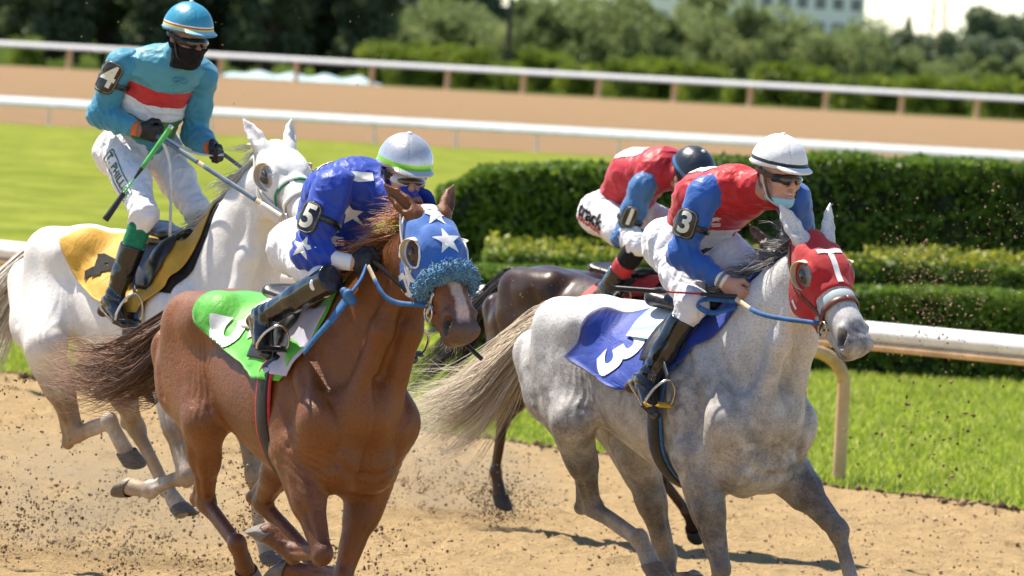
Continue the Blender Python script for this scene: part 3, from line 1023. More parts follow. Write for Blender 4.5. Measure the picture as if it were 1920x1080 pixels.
# where each horse stands and how its joints are bent (metres, in the horse's own frame)
POSE = {}
POSE['gray'] = dict(loc=(0.755, 38.378, -0.007), theta=54, sc=1, hs=1.03, hroll=5, wid=1, seed=21, poll=V(0.844, -0.008, 1.946), muz=V(1.237, -0.037, 1.520),
    FR=[V(0.380, -0.190, 0.920), V(0.520, -0.152, 0.505), V(0.312, -0.045, 0.349), V(0.208, -0.058, 0.442)],
    FL=[V(0.440, 0.190, 0.950), V(0.778, 0.257, 0.692), V(0.911, 0.267, 0.435), V(0.969, 0.327, 0.306)],
    HR=[V(-0.740, -0.150, 1.280), V(-0.446, -0.248, 1.059), V(-0.551, -0.046, 0.694), V(-0.209, -0.043, 0.584), V(-0.134, -0.022, 0.467)],
    HL=[V(-0.740, 0.150, 1.280), V(-0.516, 0.154, 0.925), V(-0.507, 0.335, 0.491), V(-0.303, 0.289, 0.186), V(-0.211, 0.299, 0.068)],
)
POSE['chest'] = dict(loc=(-0.847, 36.993, -0.028), theta=61.5, sc=1, hs=1.045, hroll=3, wid=0.94, seed=22, poll=V(0.882, 0.091, 2.012), muz=V(1.244, 0.094, 1.559),
    FR=[V(0.380, -0.180, 0.940), V(0.602, -0.161, 0.584), V(0.323, -0.150, 0.562), V(0.232, -0.223, 0.641)],
    FL=[V(0.360, 0.180, 0.920), V(0.336, 0.075, 0.477), V(0.056, 0.094, 0.470), V(-0.056, 0.011, 0.480)],
    HR=[V(-0.740, -0.150, 1.280), V(-0.439, -0.198, 1.053), V(-0.667, -0.064, 0.714), V(-0.341, -0.070, 0.561), V(-0.373, -0.005, 0.441)],
    HL=[V(-0.740, 0.150, 1.280), V(-0.488, 0.215, 0.951), V(-0.798, 0.268, 0.704), V(-0.496, 0.340, 0.521), V(-0.419, 0.363, 0.394)],
)
POSE['white'] = dict(loc=(-1.603, 42.184, 0.011), theta=53, sc=1.045, hs=1, hroll=3, wid=0.98, seed=23, poll=V(0.720, 0.040, 2.037), muz=V(1.177, -0.029, 1.687),
    FR=[V(0.360, -0.190, 0.920), V(0.558, -0.229, 0.540), V(0.290, -0.233, 0.457), V(0.151, -0.250, 0.465)],
    FL=[V(0.400, 0.190, 0.920), V(0.599, 0.108, 0.548), V(0.535, 0.200, 0.291), V(0.633, 0.186, 0.193)],
    HR=[V(-0.740, -0.150, 1.280), V(-0.486, -0.307, 1.045), V(-0.490, -0.115, 0.661), V(-0.162, -0.162, 0.739), V(-0.108, -0.095, 0.596)],
    HL=[V(-0.740, 0.150, 1.280), V(-0.486, 0.060, 0.957), V(-0.559, 0.259, 0.691), V(-0.310, 0.271, 0.432), V(-0.188, 0.268, 0.344)],
)
POSE['dark'] = dict(loc=(0.555, 48.161, -0.033), theta=52, sc=0.93, hs=1, hroll=0, wid=1, seed=24, poll=V(0.865, 0.444, 1.835), muz=V(1.354, 0.393, 1.528),
    FR=[V(0.360, -0.190, 0.930), V(0.516, -0.033, 0.470), V(0.576, 0.147, 0.264), V(0.523, 0.236, 0.170)],
    FL=[V(0.400, 0.190, 0.940), V(0.623, 0.437, 0.606), V(0.409, 0.506, 0.439), V(0.291, 0.559, 0.492)],
    HR=[V(-0.740, -0.150, 1.280), V(-0.549, -0.175, 0.929), V(-0.892, -0.067, 0.693), V(-1.004, -0.017, 0.376), V(-0.978, 0.005, 0.232)],
    HL=[V(-0.740, 0.150, 1.280), V(-0.584, 0.324, 0.921), V(-0.766, 0.375, 0.569), V(-0.530, 0.305, 0.306), V(-0.426, 0.268, 0.221)],
)
TAIL_PATH = {}
TAIL_PATH['gray'] = [V(-1.122, -0.000, 1.385), V(-1.220, -0.020, 1.286), V(-1.351, -0.050, 1.142), V(-1.538, -0.080, 1.024), V(-1.765, -0.100, 0.950)]
TAIL_PATH['chest'] = [V(-1.182, -0.000, 1.285), V(-1.307, -0.030, 1.268), V(-1.470, -0.060, 1.217), V(-1.640, -0.100, 1.171), V(-1.871, -0.140, 1.179)]
TAIL_PATH['white'] = [V(-1.243, 0.000, 1.323), V(-1.330, -0.000, 1.221), V(-1.450, -0.000, 1.092), V(-1.615, -0.000, 0.959), V(-1.785, 0.000, 0.875)]
TAIL_PATH['dark'] = [V(-1.090, -0.000, 1.379), V(-1.230, 0.000, 1.247), V(-1.393, 0.000, 1.081), V(-1.561, -0.000, 0.946), V(-1.733, -0.000, 0.857)]

# how each rider is posed (metres, in the frame of the horse he rides)
RIDER = {}
RIDER['j3'] = dict(horse='gray',
    ankR=V(0.182, -0.340, 1.275), toeR=V(0.304, -0.350, 1.193), kneR=V(0.310, -0.220, 1.599), hipR=V(0.020, -0.120, 1.843),
    pel=V(0.017, -0.020, 1.864), nb=V(0.386, -0.060, 2.105), head=V(0.629, -0.050, 2.162), shR=V(0.355, -0.220, 2.072),
    elR=V(0.302, -0.290, 1.807), wrR=V(0.477, -0.180, 1.704), haR=V(0.532, -0.140, 1.650), shL=V(0.574, 0.080, 2.074),
    kneL=V(0.347, 0.080, 1.738), hipL=V(0.017, 0.080, 1.844), ankL=V(0.182, 0.340, 1.275), toeL=V(0.304, 0.350, 1.193),
    elL=V(0.474, 0.220, 1.854), wrL=V(0.507, 0.040, 1.704), haL=V(0.562, 0.000, 1.650))
RIDER['j5'] = dict(horse='chest',
    ankR=V(0.251, -0.300, 1.522), toeR=V(0.385, -0.320, 1.404), kneR=V(0.635, -0.240, 1.678), hipR=V(0.193, -0.130, 1.807),
    pel=V(0.204, -0.030, 1.828), nb=V(0.481, 0.020, 2.093), head=V(0.626, 0.100, 2.119), shR=V(0.524, -0.160, 2.057),
    elR=V(0.530, -0.270, 1.787), wrR=V(0.659, -0.130, 1.762), haR=V(0.733, -0.080, 1.774), shL=V(0.736, 0.100, 2.006),
    hipL=V(0.204, 0.070, 1.808), ankL=V(0.251, 0.300, 1.522), toeL=V(0.385, 0.320, 1.404), kneL=V(0.635, 0.240, 1.678),
    elL=V(0.636, 0.240, 1.786), wrL=V(0.689, 0.150, 1.762), haL=V(0.763, 0.120, 1.774))
RIDER['j4'] = dict(horse='white',
    ankR=V(0.091, -0.360, 1.345), toeR=V(0.264, -0.370, 1.281), kneR=V(0.213, -0.300, 1.748), hipR=V(-0.186, -0.170, 2.036),
    pel=V(-0.185, -0.070, 2.060), nb=V(0.066, -0.100, 2.461), head=V(0.199, -0.100, 2.565), shR=V(-0.049, -0.290, 2.434),
    elR=V(-0.143, -0.330, 2.194), wrR=V(0.046, -0.240, 2.136), haR=V(0.121, -0.170, 2.114), shL=V(0.081, 0.080, 2.405),
    elL=V(-0.033, 0.130, 2.124), wrL=V(0.234, 0.050, 2.065), haL=V(0.345, 0.040, 2.042), kneL=V(0.140, 0.050, 1.773),
    hipL=V(-0.185, 0.030, 2.040), ankL=V(0.091, 0.360, 1.345), toeL=V(0.264, 0.370, 1.281))
RIDER['j1'] = dict(horse='dark',
    ankR=V(0.299, -0.290, 1.412), toeR=V(0.435, -0.310, 1.329), kneR=V(0.501, -0.270, 1.643), hipR=V(0.056, -0.160, 1.793),
    pel=V(0.056, -0.060, 1.813), nb=V(0.448, -0.060, 2.074), head=V(0.625, -0.050, 2.009), shR=V(0.426, -0.200, 1.956),
    elR=V(0.355, -0.260, 1.678), wrR=V(0.511, -0.160, 1.652), haR=V(0.580, -0.100, 1.646), shL=V(0.518, 0.100, 1.978),
    hipL=V(0.056, 0.040, 1.793), ankL=V(0.299, 0.290, 1.412), toeL=V(0.435, 0.310, 1.329), kneL=V(0.501, 0.270, 1.643),
    elL=V(0.418, 0.240, 1.758), wrL=V(0.541, 0.060, 1.652), haL=V(0.610, 0.040, 1.646))


# ------------------------------------------------------------------ horses
def _loft(F, xs, top, bot, hw, pinch, k=.03):
    xd = np.linspace(xs[0], xs[-1], 240)
    step = xd[1] - xd[0]
    kern = np.exp(-.5 * (np.arange(-18, 19) * step / .045) ** 2); kern /= kern.sum()
    def sm(v):
        y = np.interp(xd, xs, v)
        return np.convolve(np.pad(y, 18, mode='edge'), kern, 'valid')
    T, B, W, A = sm(top), sm(bot), sm(hw), sm(pinch)
    g = F.box((xs[0] - .15, -max(hw) - .12, min(bot) - .12), (xs[-1] + .15, max(hw) + .12, max(top) + .12))
    sl, (X, Y, Z) = g
    x = X[:, 0, 0]
    xc = np.clip(x, xs[0], xs[-1])
    f32 = np.float32
    t = np.interp(xc, xd, T).astype(f32)[:, None, None]; b = np.interp(xc, xd, B).astype(f32)[:, None, None]
    w = np.interp(xc, xd, W).astype(f32)[:, None, None]; a = np.interp(xc, xd, A).astype(f32)[:, None, None]
    ex = ((x - xc).astype(f32))[:, None, None]
    c = (t * f32(.46) + b * f32(.54)); hu = t - c; hd = c - b
    hz = np.where(Z > c, hu, hd)
    s = np.clip((Z - c) / hu, 0, 1)
    we = w * (1 - a * s * s)
    ey, ez = Y / we, (Z - c) / hz
    ew = ex / np.minimum(w, hu)
    k0 = np.sqrt(ey ** 2 + ez ** 2 + ew ** 2)
    k1 = np.sqrt((ey / we) ** 2 + (ez / hz) ** 2 + (ew / w) ** 2) + f32(1e-9)
    d = np.where(k0 < .02, f32(-.2), k0 * (k0 - 1) / k1)
    F.f[sl] = F.smin(F.f[sl], d.astype(f32), k)
Field.loft = _loft

class Ops(list):
    def cone(s, *a, **k): s.append(('cone', a, k))
    def ell(s, *a, **k): s.append(('ell', a, k))
    def loft(s, *a, **k): s.append(('loft', a, k))
    def play(s, F):
        for m, a, k in s: getattr(F, m)(*a, **k)
    def play2(s, F): s.play(F)

def seg_front(a, b):
    s = nrm(np.asarray(b) - np.asarray(a))
    L = np.array([0, 1., 0]); L = nrm(L - s * (L @ s))
    return s, np.cross(s, L), L

def head_frame(P):
    e1 = nrm(P['muz'] - P['poll'])
    e2 = nrm(np.cross([0, 0, 1.], e1)); e3 = np.cross(e1, e2)
    r = math.radians(P.get('hroll', 0))
    e2, e3 = e2 * math.cos(r) + e3 * math.sin(r), e3 * math.cos(r) - e2 * math.sin(r)
    S = P.get('hs', 1.0)
    def hp(t, lat, up): return P['poll'] + (e1 * (t * .58) + e2 * lat + e3 * up) * S
    return e1, e2, e3, hp

def head_ops(P, ears=True):
    O = Ops(); e1, e2, e3, hp = head_frame(P); u = e2
    O.cone(hp(.06, 0, -.075), hp(.30, 0, -.075), (.086, .078), (.104, .090), u=u, k=.03)         # cranium and forehead
    O.cone(hp(.28, 0, -.065), hp(.80, 0, -.050), (.092, .080), (.056, .052), u=u, k=.03)         # face
    O.cone(hp(.34, 0, -.03), hp(.80, 0, -.022), (.056, .036), (.038, .028), u=u, k=.03)          # nasal bone
    O.cone(hp(.30, 0, -.13), hp(.86, 0, -.092), (.068, .082), (.050, .040), u=u, k=.03)          # lower face to jaw
    for s in (-1, 1):
        O.ell(hp(.27, s * .060, -.165), (.130, .036, .105), (e1, e2, e3), k=.03)                  # cheek plate
        O.cone(hp(.38, s * .062, -.090), hp(.66, s * .054, -.060), .018, .010, u=u, k=.025)       # facial crest
        O.ell(hp(.335, s * .088, -.045), (.052, .032, .038), (e1, e2, e3), k=.018)                # brow and orbit
        O.ell(hp(.17, s * .070, -.04), (.05, .025, .03), (e1, e2, e3), k=.03)                     # temple
        O.cone(hp(.36, s * .034, -.225), hp(.86, s * .024, -.132), .024, .020, u=u, k=.03)        # jaw bone
    O.cone(hp(.78, 0, -.055), hp(.935, 0, -.064), (.060, .056), (.062, .054), u=u, k=.03)        # muzzle
    O.ell(hp(.950, 0, -.070), (.034, .058, .056), (e1, e2, e3), k=.025)                           # upper lip
    O.ell(hp(.905, 0, -.138), (.040, .042, .030), (e1, e2, e3), k=.016)                           # chin
    O.ell(hp(.940, 0, -.124), (.030, .044, .018), (e1, e2, e3), k=.010)                           # lower lip
    for s in (-1, 1):
        O.cone(hp(.85, s * .048, -.028), hp(.940, s * .050, -.050), .024, .034, u=u, k=.016)      # nostril wing
        O.cone(hp(.895, s * .072, -.026), hp(.950, s * .076, -.054), (.030, .019), (.030, .021), u=u, k=.006, sub=True)
        O.cone(hp(.915, s * .045, -.038), hp(.935, s * .085, -.042), .018, .026, u=e3, k=.006, sub=True)
        O.cone(hp(.74, s * .074, -.098), hp(.96, s * .062, -.106), (.034, .0055), (.034, .0055), u=u, k=.006, sub=True)   # mouth line
        O.ell(hp(.335, s * .118, -.055), (.032, .022, .022), (e1, e2, e3), k=.010, sub=True)      # eye socket
        O.ell(hp(.30, s * .045, .012), (.05, .025, .012), (e1, e2, e3), k=.03)
        if ears:
            eb = hp(.045, s * .062, -.030); ed = nrm(-e1 * P.get('earb', .9) + e2 * s * P.get('earl', .30) + e3 * P.get('earf', .22))
            eo = nrm(e3 * .75 + e2 * s * .65); eo = nrm(eo - ed * (eo @ ed)); eu = np.cross(ed, eo)
            m1 = eb + ed * .07; m2 = eb + ed * .12; tp = eb + ed * .178
            O.cone(eb, m1, (.032, .032), (.036, .024), u=eu, k=.02)
            O.cone(m1, m2, (.036, .022), (.028, .016), u=eu, k=.012)
            O.cone(m2, tp + eo * .004, (.028, .015), (.004, .004), u=eu, k=.010)
            O.cone(eb + ed * .045 + eo * .022, m2 + eo * .016, (.018, .016), (.018, .012), u=eu, k=.006, sub=True)
            O.cone(m2 + eo * .016, tp - ed * .02 + eo * .012, (.018, .012), (.005, .006), u=eu, k=.006, sub=True)
    S = P.get('hs', 1.0); g = lambda r: tuple(q * S for q in r) if isinstance(r, tuple) else r * S
    return Ops([(m, (a[0], a[1]) + tuple(g(r) for r in a[2:]), kw) if m == 'cone' else (m, (a[0], g(a[1])) + tuple(a[2:]), kw) for m, a, kw in O])

def torso_ops(P):
    O = Ops()
    cr = P.get('croup', 0.0)
    xs = [-1.04, -.98, -.88, -.75, -.6, -.42, -.22, 0.0, .15, .28, .40, .49, .55, .59]
    top = [1.34, 1.45, 1.535, 1.59, 1.60, 1.575, 1.545, 1.535, 1.555, 1.59, 1.56, 1.46, 1.36, 1.28]
    top = [t + cr * float(sstep(-x, .1, .6)) for t, x in zip(top, xs)]
    bot = [1.16, 1.08, 1.06, 1.06, 1.055, 1.02, .94, .86, .825, .805, .83, .90, .97, 1.04]
    hw = [.06, .13, .20, .25, .265, .26, .275, .288, .28, .262, .245, .225, .185, .11]
    hw = [w * P.get('wid', 1.0) for w in hw]
    pin = [.2, .25, .3, .3, .28, .22, .22, .3, .45, .55, .5, .35, .3, .3]
    O.loft(xs, top, bot, hw, pin, k=.02)
    for s in (-1, 1):
        O.cone((-.40, s * .15, 1.46 + cr), (-.70, s * .15, 1.44 + cr), (.11, .12), (.13, .14), k=.06)        # gluteals
        O.ell((-.50, s * .205, 1.47 + cr), (.07, .04, .05), k=.08)                                        # point of hip
        O.cone((.22, s * .135, 1.45), (.55, s * .180, 1.13), (.075, .12), (.075, .09), k=.04)                 # shoulder blade
        O.cone((.25, s * .205, 1.27), (.33, s * .212, 1.00), (.07, .115), (.065, .095), k=.025)                # triceps
        O.cone((.13, s * .315, 1.20), (.20, s * .275, .93), (.020, .03), (.020, .035), k=.05, sub=True)       # hollow behind the elbow
        O.cone((.50, s * .235, 1.34), (.43, s * .28, 1.08), (.018, .018), (.020, .022), k=.05, sub=True)      # line between shoulder and upper arm
        O.cone((-.36, s * .33, 1.36 + cr), (-.30, s * .31, 1.08), (.035, .05), (.03, .05), k=.08, sub=True)   # hollow of the flank
        O.ell((.53, s * .155, 1.10), (.070, .07, .09), k=.10)                                                # point of shoulder
        O.ell((.555, s * .095, .975), (.090, .080, .115), k=.05)                                               # pectorals
        O.cone((.50, s * .10, .90), (.30, s * .11, .84), (.07, .06), (.06, .05), k=.05)
    O.cone((.50, 0, 1.18), (.50, 0, .95), (.17, .12), (.15, .12), k=.09)                                     # breast
    return O

def neck_ops(P):
    O = Ops(); e1, e2, e3, hp = head_frame(P)
    T0, T4 = V(.14, 0, 1.50), hp(.06, 0, -.035)
    B0, B4 = V(.555, 0, 1.08), hp(.20, 0, -.19)
    n = 7
    arch = P.get('arch', .05)
    ax = nrm(T4 - T0); perp = nrm(np.cross(V(0, 1., 0), ax)); perp = -perp if perp[2] < 0 else perp
    lat = np.interp(np.linspace(0, 1, n), [0, .18, .4, .7, 1], [.20, .168, .132, .106, .086])
    cs, dp = [], []
    for i in range(n):
        t = i / (n - 1)
        tp = mixp(T0, T4, t) + perp * arch * math.sin(PI * t)
        bp = mixp(B0, B4, t) + perp * .012 * math.sin(PI * t)
        cs.append((tp + bp) / 2); dp.append(np.linalg.norm(tp - bp) / 2)
    for i in range(n - 1):
        # depth measured across the segment
        w = nrm(cs[i + 1] - cs[i])
        O.cone(cs[i], cs[i + 1], (lat[i], dp[i] * .93), (lat[i + 1], dp[i + 1] * .93), u=mixp(V(0, 1, 0), e2, i / (n - 1)), k=.035)
    for s in (-1, 1):      # the long muscle from jaw to breast and the crest side
        O.cone(hp(.17, s * .05, -.15), mixp(hp(.17, s * .05, -.15), V(.64, s * .08, 1.16), .5) , .030, .042, k=.03)
        O.cone(mixp(hp(.17, s * .05, -.15), V(.64, s * .08, 1.16), .5), V(.60, s * .085, 1.10), .042, .050, k=.05)
    return O

def fore_ops(pts, s):
    O = Ops(); E, K, Fe, Ho = pts
    sh = V(.55, s * .155, 1.10)
    O.cone(sh, E, (.085, .10), (.075, .10), k=.06)
    d, fr, L = seg_front(E, K)
    O.cone(E - d * .05, mixp(E, K, .45), (.078, .115), (.062, .074), u=L, k=.05)
    O.cone(mixp(E, K, .4), K, (.062, .075), (.038, .042), u=L, k=.03)
    O.ell(mixp(E, K, .25) + fr * .03 + L * s * .02, (.12, .05, .055), (d, L, fr), k=.04)
    O.ell(mixp(E, K, .22) - fr * .045, (.12, .045, .045), (d, L, fr), k=.04)
    d2, fr2, L2 = seg_front(K, Fe)
    fm = nrm(fr + fr2)
    O.ell(K + fm * .004, (.052, .041, .042), (nrm(d + d2), L2, fm), k=.02)
    O.ell(K - fm * .034 + d2 * .01, (.034, .022, .020), (d2, L2, fm), k=.02)
    O.cone(K, Fe, (.026, .027), (.024, .024), u=L2, k=.02)
    O.cone(K - fr2 * .024 + d2 * .02, Fe - fr2 * .026, (.015, .015), (.017, .016), u=L2, k=.016)
    O.ell(Fe, (.038, .035, .036), (d2, L2, fr2), k=.016)
    d3, fr3, L3 = seg_front(Fe, Ho)
    O.ell(Fe - nrm(fr2 + fr3) * .026, (.026, .028, .022), (d2, L2, fr2), k=.014)
    O.cone(Fe, Ho, (.030, .031), (.040, .040), u=L3, k=.02)
    return O

def hind_ops(pts, s, cr=0.0):
    O = Ops(); Hp, St, Hk, Fe, Ho = pts
    Hp = Hp + V(0, 0, cr * .7)
    d, fr, L = seg_front(Hp, St)
    O.cone(Hp, St, (.115, .20), (.085, .115), u=L, k=.08)
    O.ell(St + fr * .02, (.08, .07, .07), (d, L, fr), k=.05)
    d1, fr1, L1 = seg_front(St, Hk)
    seat = V(-.93, s * .125, 1.33 + cr)
    gb = mixp(St, Hk, .22) - fr1 * .055
    O.cone(seat, mixp(seat, gb, .55) + V(-.02, s * .02, 0), (.088, .11), (.088, .10), u=(0, 1, 0), k=.035)
    O.cone(mixp(seat, gb, .5) + V(-.02, s * .015, 0), gb, (.085, .10), (.055, .06), u=(0, 1, 0), k=.05)
    O.cone(St, mixp(St, Hk, .5), (.082, .098), (.060, .068), u=L1, k=.035)
    O.cone(mixp(St, Hk, .45), Hk, (.060, .068), (.036, .046), u=L1, k=.035)
    O.ell(mixp(St, Hk, .28) + L1 * s * .02 - fr1 * .02, (.13, .055, .06), (d1, L1, fr1), k=.04)
    d2, fr2, L2 = seg_front(Hk, Fe)
    bk = nrm(-fr1 - fr2)
    ph = Hk + bk * .052 - d2 * .035
    O.cone(mixp(St, Hk, .45) - fr1 * .05, ph, (.020, .022), (.020, .020), u=L1, k=.022)
    O.ell(ph, (.028, .024, .028), (d2, L2, fr2), k=.02)
    O.cone(ph, Hk + d2 * .07 - fr2 * .024, (.022, .022), (.020, .016), u=L2, k=.02)
    O.ell(Hk + d2 * .01, (.056, .039, .044), (d2, L2, fr2), k=.022)
    O.cone(Hk, Fe, (.028, .031), (.025, .026), u=L2, k=.02)
    O.cone(Hk - fr2 * .028 + d2 * .05, Fe - fr2 * .027, (.016, .015), (.018, .017), u=L2, k=.016)
    O.ell(Fe, (.039, .036, .037), (d2, L2, fr2), k=.016)
    d3, fr3, L3 = seg_front(Fe, Ho)
    O.ell(Fe - nrm(fr2 + fr3) * .026, (.026, .028, .022), (d2, L2, fr2), k=.014)
    O.cone(Fe, Ho, (.031, .032), (.040, .041), u=L3, k=.02)
    return O

def hoof_mesh(parent, Fe, Ho, mat):
    d, fr, L = seg_front(Fe, Ho)
    n = nrm(d * math.cos(.70) - fr * math.sin(.70))          # sole normal
    ax0 = nrm(d * .9 - fr * .25)
    rings = []
    seg = 18
    c0 = Ho - d * .012; c1 = Ho + d * .052 + fr * .012
    for t, flare in ((0, 1.0), (.06, 1.05), (.35, 1.1), (.7, 1.17), (.97, 1.23), (1.0, 1.20)):
        c = mixp(c0, c1, t); a = nrm(mixp(ax0, n, t))
        f2 = nrm(fr - a * (fr @ a)); l2 = np.cross(a, f2)
        ring = []
        for i in range(seg):
            th = 2 * PI * i / seg
            cf, sl = math.cos(th), math.sin(th)
            rf = .050 * flare * (1.0 if cf > 0 else .80 - .12 * t)
            ring.append(c + f2 * rf * cf + l2 * .047 * flare * sl)
        rings.append(ring)
    verts = [p for r in rings for p in r]
    faces = []
    for k in range(len(rings) - 1):
        for i in range(seg):
            a = k * seg + i; b = k * seg + (i + 1) % seg
            faces.append((a, b, b + seg, a + seg))
    # hollowed sole: inner ring and centre set back
    b0 = (len(rings) - 1) * seg
    cen = np.mean(rings[-1], axis=0)
    inner = [mixp(p, cen, .22) - n * .008 for p in rings[-1]]
    i0 = len(verts); verts += inner
    for i in range(seg):
        faces.append((b0 + i, b0 + (i + 1) % seg, i0 + (i + 1) % seg, i0 + i))
    verts.append(cen - n * .014); cc = len(verts) - 1
    for i in range(seg): faces.append((i0 + i, i0 + (i + 1) % seg, cc))
    me = mesh_np('hoof', verts, faces)
    bm = bmesh.new(); bm.from_mesh(me); bmesh.ops.recalc_face_normals(bm, faces=bm.faces); bm.to_mesh(me); bm.free()
    return link('hoof', me, mat, parent)

def build_horse(P, mats, vox=.0085):
    """returns root empty, body object, dict of helpers; everything in the horse's own frame: x forward, y left, z up"""
    root = empty('racehorse', P['loc'], -math.radians(P['theta']), P['sc'])
    cr = P.get('croup', 0.0)
    T, N, Hd = torso_ops(P), neck_ops(P), head_ops(P)
    legs = {k: (fore_ops(P[k], -1 if k[1] == 'R' else 1) if k[0] == 'F' else hind_ops(P[k], -1 if k[1] == 'R' else 1, cr)) for k in ('FR', 'FL', 'HR', 'HL')}
    allp = np.array([p for k in ('FR', 'FL', 'HR', 'HL') for p in P[k]] + [P['poll'], P['muz'], (-1.1, -.36, 1.5), (.8, .36, 1.72)])
    lo, hi = allp.min(0) - .12, allp.max(0) + .12
    hi[2] = max(hi[2], P['poll'][2] + .26)
    F = Field(lo, hi, vox)
    T.play(F)
    for k in ('HR', 'HL', 'FR', 'FL'): legs[k].play(F)
    N.play(F); Hd.play(F)
    for s in (-1, 1):
        F.cone((.38, s * .205, 1.50), (.56, s * .165, 1.26), (.012, .012), (.012, .012), k=.05, sub=True)    # front edge of the shoulder blade
    me = F.mesh('body', 0, smooth=1)
    v = verts_of(me)
    # fine anatomy: skin folds at the flank and stifle, ribs, veins
    rib = np.exp(-((v[:, 0] + .10) / .26) ** 2) * np.exp(-((v[:, 2] - 1.12) / .22) ** 2) * (np.abs(v[:, 1]) > .18)
    amt = .0 * rib
    for k in ('HR', 'HL'):
        st = P[k][1]; s = -1 if k[1] == 'R' else 1
        q = v - (st + V(.06, s * .05, .16))
        m = np.exp(-(q[:, 0] / .07) ** 2 - (q[:, 2] / .16) ** 2 - (q[:, 1] / .12) ** 2)
        amt -= .0055 * m * (.5 + .5 * np.sin((q[:, 0] + .25 * q[:, 2]) * 210 + 4.0 * sinnoise(v, 8, 77, 2)))
    for k in ('FR', 'FL'):
        E = P[k][0]
        q = v - (E + V(.13, 0, .02)); m = np.exp(-(np.linalg.norm(q, axis=1) / .12) ** 2)
        amt -= .005 * m * (.5 + .5 * np.sin((q[:, 2] + .5 * q[:, 0]) * 160))
    amt += .0022 * sinnoise(v, 8, 3, 3) + .004 * sinnoise(v * V(1, 1, .6), 3.6, 5, 2)
    # edges between the big muscles, seen from the side (x, z) and from the front (y, z)
    nrmv = vnormals(me)
    def line2(A, B, pts, mask):
        out = np.full(len(A), 9.)
        pp = spline([(p[0], p[1], 0) for p in pts], 3)
        lo_, hi_ = pp.min(0) - .1, pp.max(0) + .1
        ix = np.nonzero((mask > 0) & (A > lo_[0]) & (A < hi_[0]) & (B > lo_[1]) & (B < hi_[1]))[0]
        Q = np.stack([A[ix], B[ix], np.zeros(len(ix))], 1); best = np.full(len(ix), 9.)
        for a, b in zip(pp[:-1], pp[1:]): best = np.minimum(best, seg_dist(Q, a, b)[0])
        out[ix] = best
        return out
    body_only = (v[:, 2] > .84) & (v[:, 0] < .75) & (np.abs(v[:, 1]) > .07)
    side = sstep(np.abs(nrmv[:, 1]), .25, .6) * body_only
    for pts, dep, wd in (([(.19, 1.36), (.21, 1.20), (.27, 1.03), (.33, .95)], .011, .022), ([(.28, 1.55), (.40, 1.38), (.52, 1.20)], .010, .022),
                         ([(.28, 1.42), (.38, 1.26), (.46, 1.12), (.44, 1.01)], .009, .018), ([(-.80, 1.52), (-.79, 1.32), (-.72, 1.14)], .011, .022),
                         ([(-.92, 1.40), (-.89, 1.22), (-.82, 1.08)], .009, .018), ([(-.44, 1.44), (-.37, 1.26), (-.33, 1.12)], .012, .036),
                         ([(-.28, 1.06), (-.02, .97), (.18, .94)], .006, .022), ([(-.66, 1.50), (-.60, 1.34), (-.52, 1.20)], .007, .030)):
        amt -= dep * np.exp(-(line2(v[:, 0], v[:, 2], pts, side) / wd) ** 2) * side
    front = sstep(nrmv[:, 0], .30, .65) * (v[:, 2] > .82) * (v[:, 2] < 1.32) * (v[:, 0] > .45) * (v[:, 0] < .80)
    for pts, dep, wd in (([(0, 1.30), (0, 1.10), (0, .86)], .020, .026), ([(-.17, 1.20), (-.125, 1.06), (-.16, .93)], .011, .020), ([(.17, 1.20), (.125, 1.06), (.16, .93)], .011, .020),
                         ([(-.13, .95), (-.06, .905), (0, .90), (.06, .905), (.13, .95)], .012, .020)):
        amt -= dep * np.exp(-(line2(v[:, 1], v[:, 2], pts, front) / wd) ** 2) * front
    # forearm and gaskin: long tendon grooves
    for k in ('FR', 'FL', 'HR', 'HL'):
        a, b = (P[k][0], P[k][1]) if k[0] == 'F' else (P[k][1], P[k][2])
        d_, f_, L_ = seg_front(a, b)
        q = v - a; t_ = q @ d_ / np.linalg.norm(b - a); r_ = np.linalg.norm(q - np.outer(q @ d_, d_), axis=1)
        an = np.arctan2(q @ f_, (q @ L_) * (-1 if k[1] == 'R' else 1))
        near = (r_ < .13) * sstep(t_, .15, .35) * (1 - sstep(t_, .80, .98))
        for a0, w0, dp in ((.55, .20, .008), (-.45, .22, .008), (1.35, .18, .005), (-1.25, .2, .005)):
            amt -= dp * near * np.exp(-((an - a0 - .25 * (t_ - .5)) / w0) ** 2)
        cn = (P[k][1], P[k][2]) if k[0] == 'F' else (P[k][2], P[k][3])
        d_, f_, L_ = seg_front(*cn)
        q = v - cn[0]; t_ = q @ d_ / np.linalg.norm(cn[1] - cn[0]); r_ = np.linalg.norm(q - np.outer(q @ d_, d_), axis=1)
        near = (r_ < .06) * sstep(t_, .12, .25) * (1 - sstep(t_, .80, .95))
        fb = q @ f_
        amt -= .006 * near * np.exp(-((fb + .014) / .007) ** 2)
    # surface veins on shoulder, belly, neck and legs
    vn = sinnoise(v * V(1, 1, .8), 4.6, P.get('seed', 21), 2); gate = sstep(sinnoise(v, 2.1, 33, 2), .05, .5) * (v[:, 2] < 1.45)
    amt += .0030 * np.clip(1 - np.abs(vn) * 11, 0, 1) ** 1.5 * gate
    displace(me, amt)
    v = verts_of(me)
    e1, e2, e3, hp = head_frame(P)
    # coat masks: lower legs, muzzle, upper legs
    leg = np.zeros(len(v)); upleg = np.zeros(len(v))
    for k in ('FR', 'FL', 'HR', 'HL'):
        pts = P[k]; off = 1 if k[0] == 'F' else 2
        for a, b in ((off, off + 1), (off + 1, off + 2)):
            dd, _ = seg_dist(v, pts[a], pts[b]); leg = np.maximum(leg, 1 - sstep(dd, .05, .085))
        dd, t = seg_dist(v, pts[off - 1], pts[off]); upleg = np.maximum(upleg, (1 - sstep(dd, .11, .18)) * sstep(t, -.1, .6))
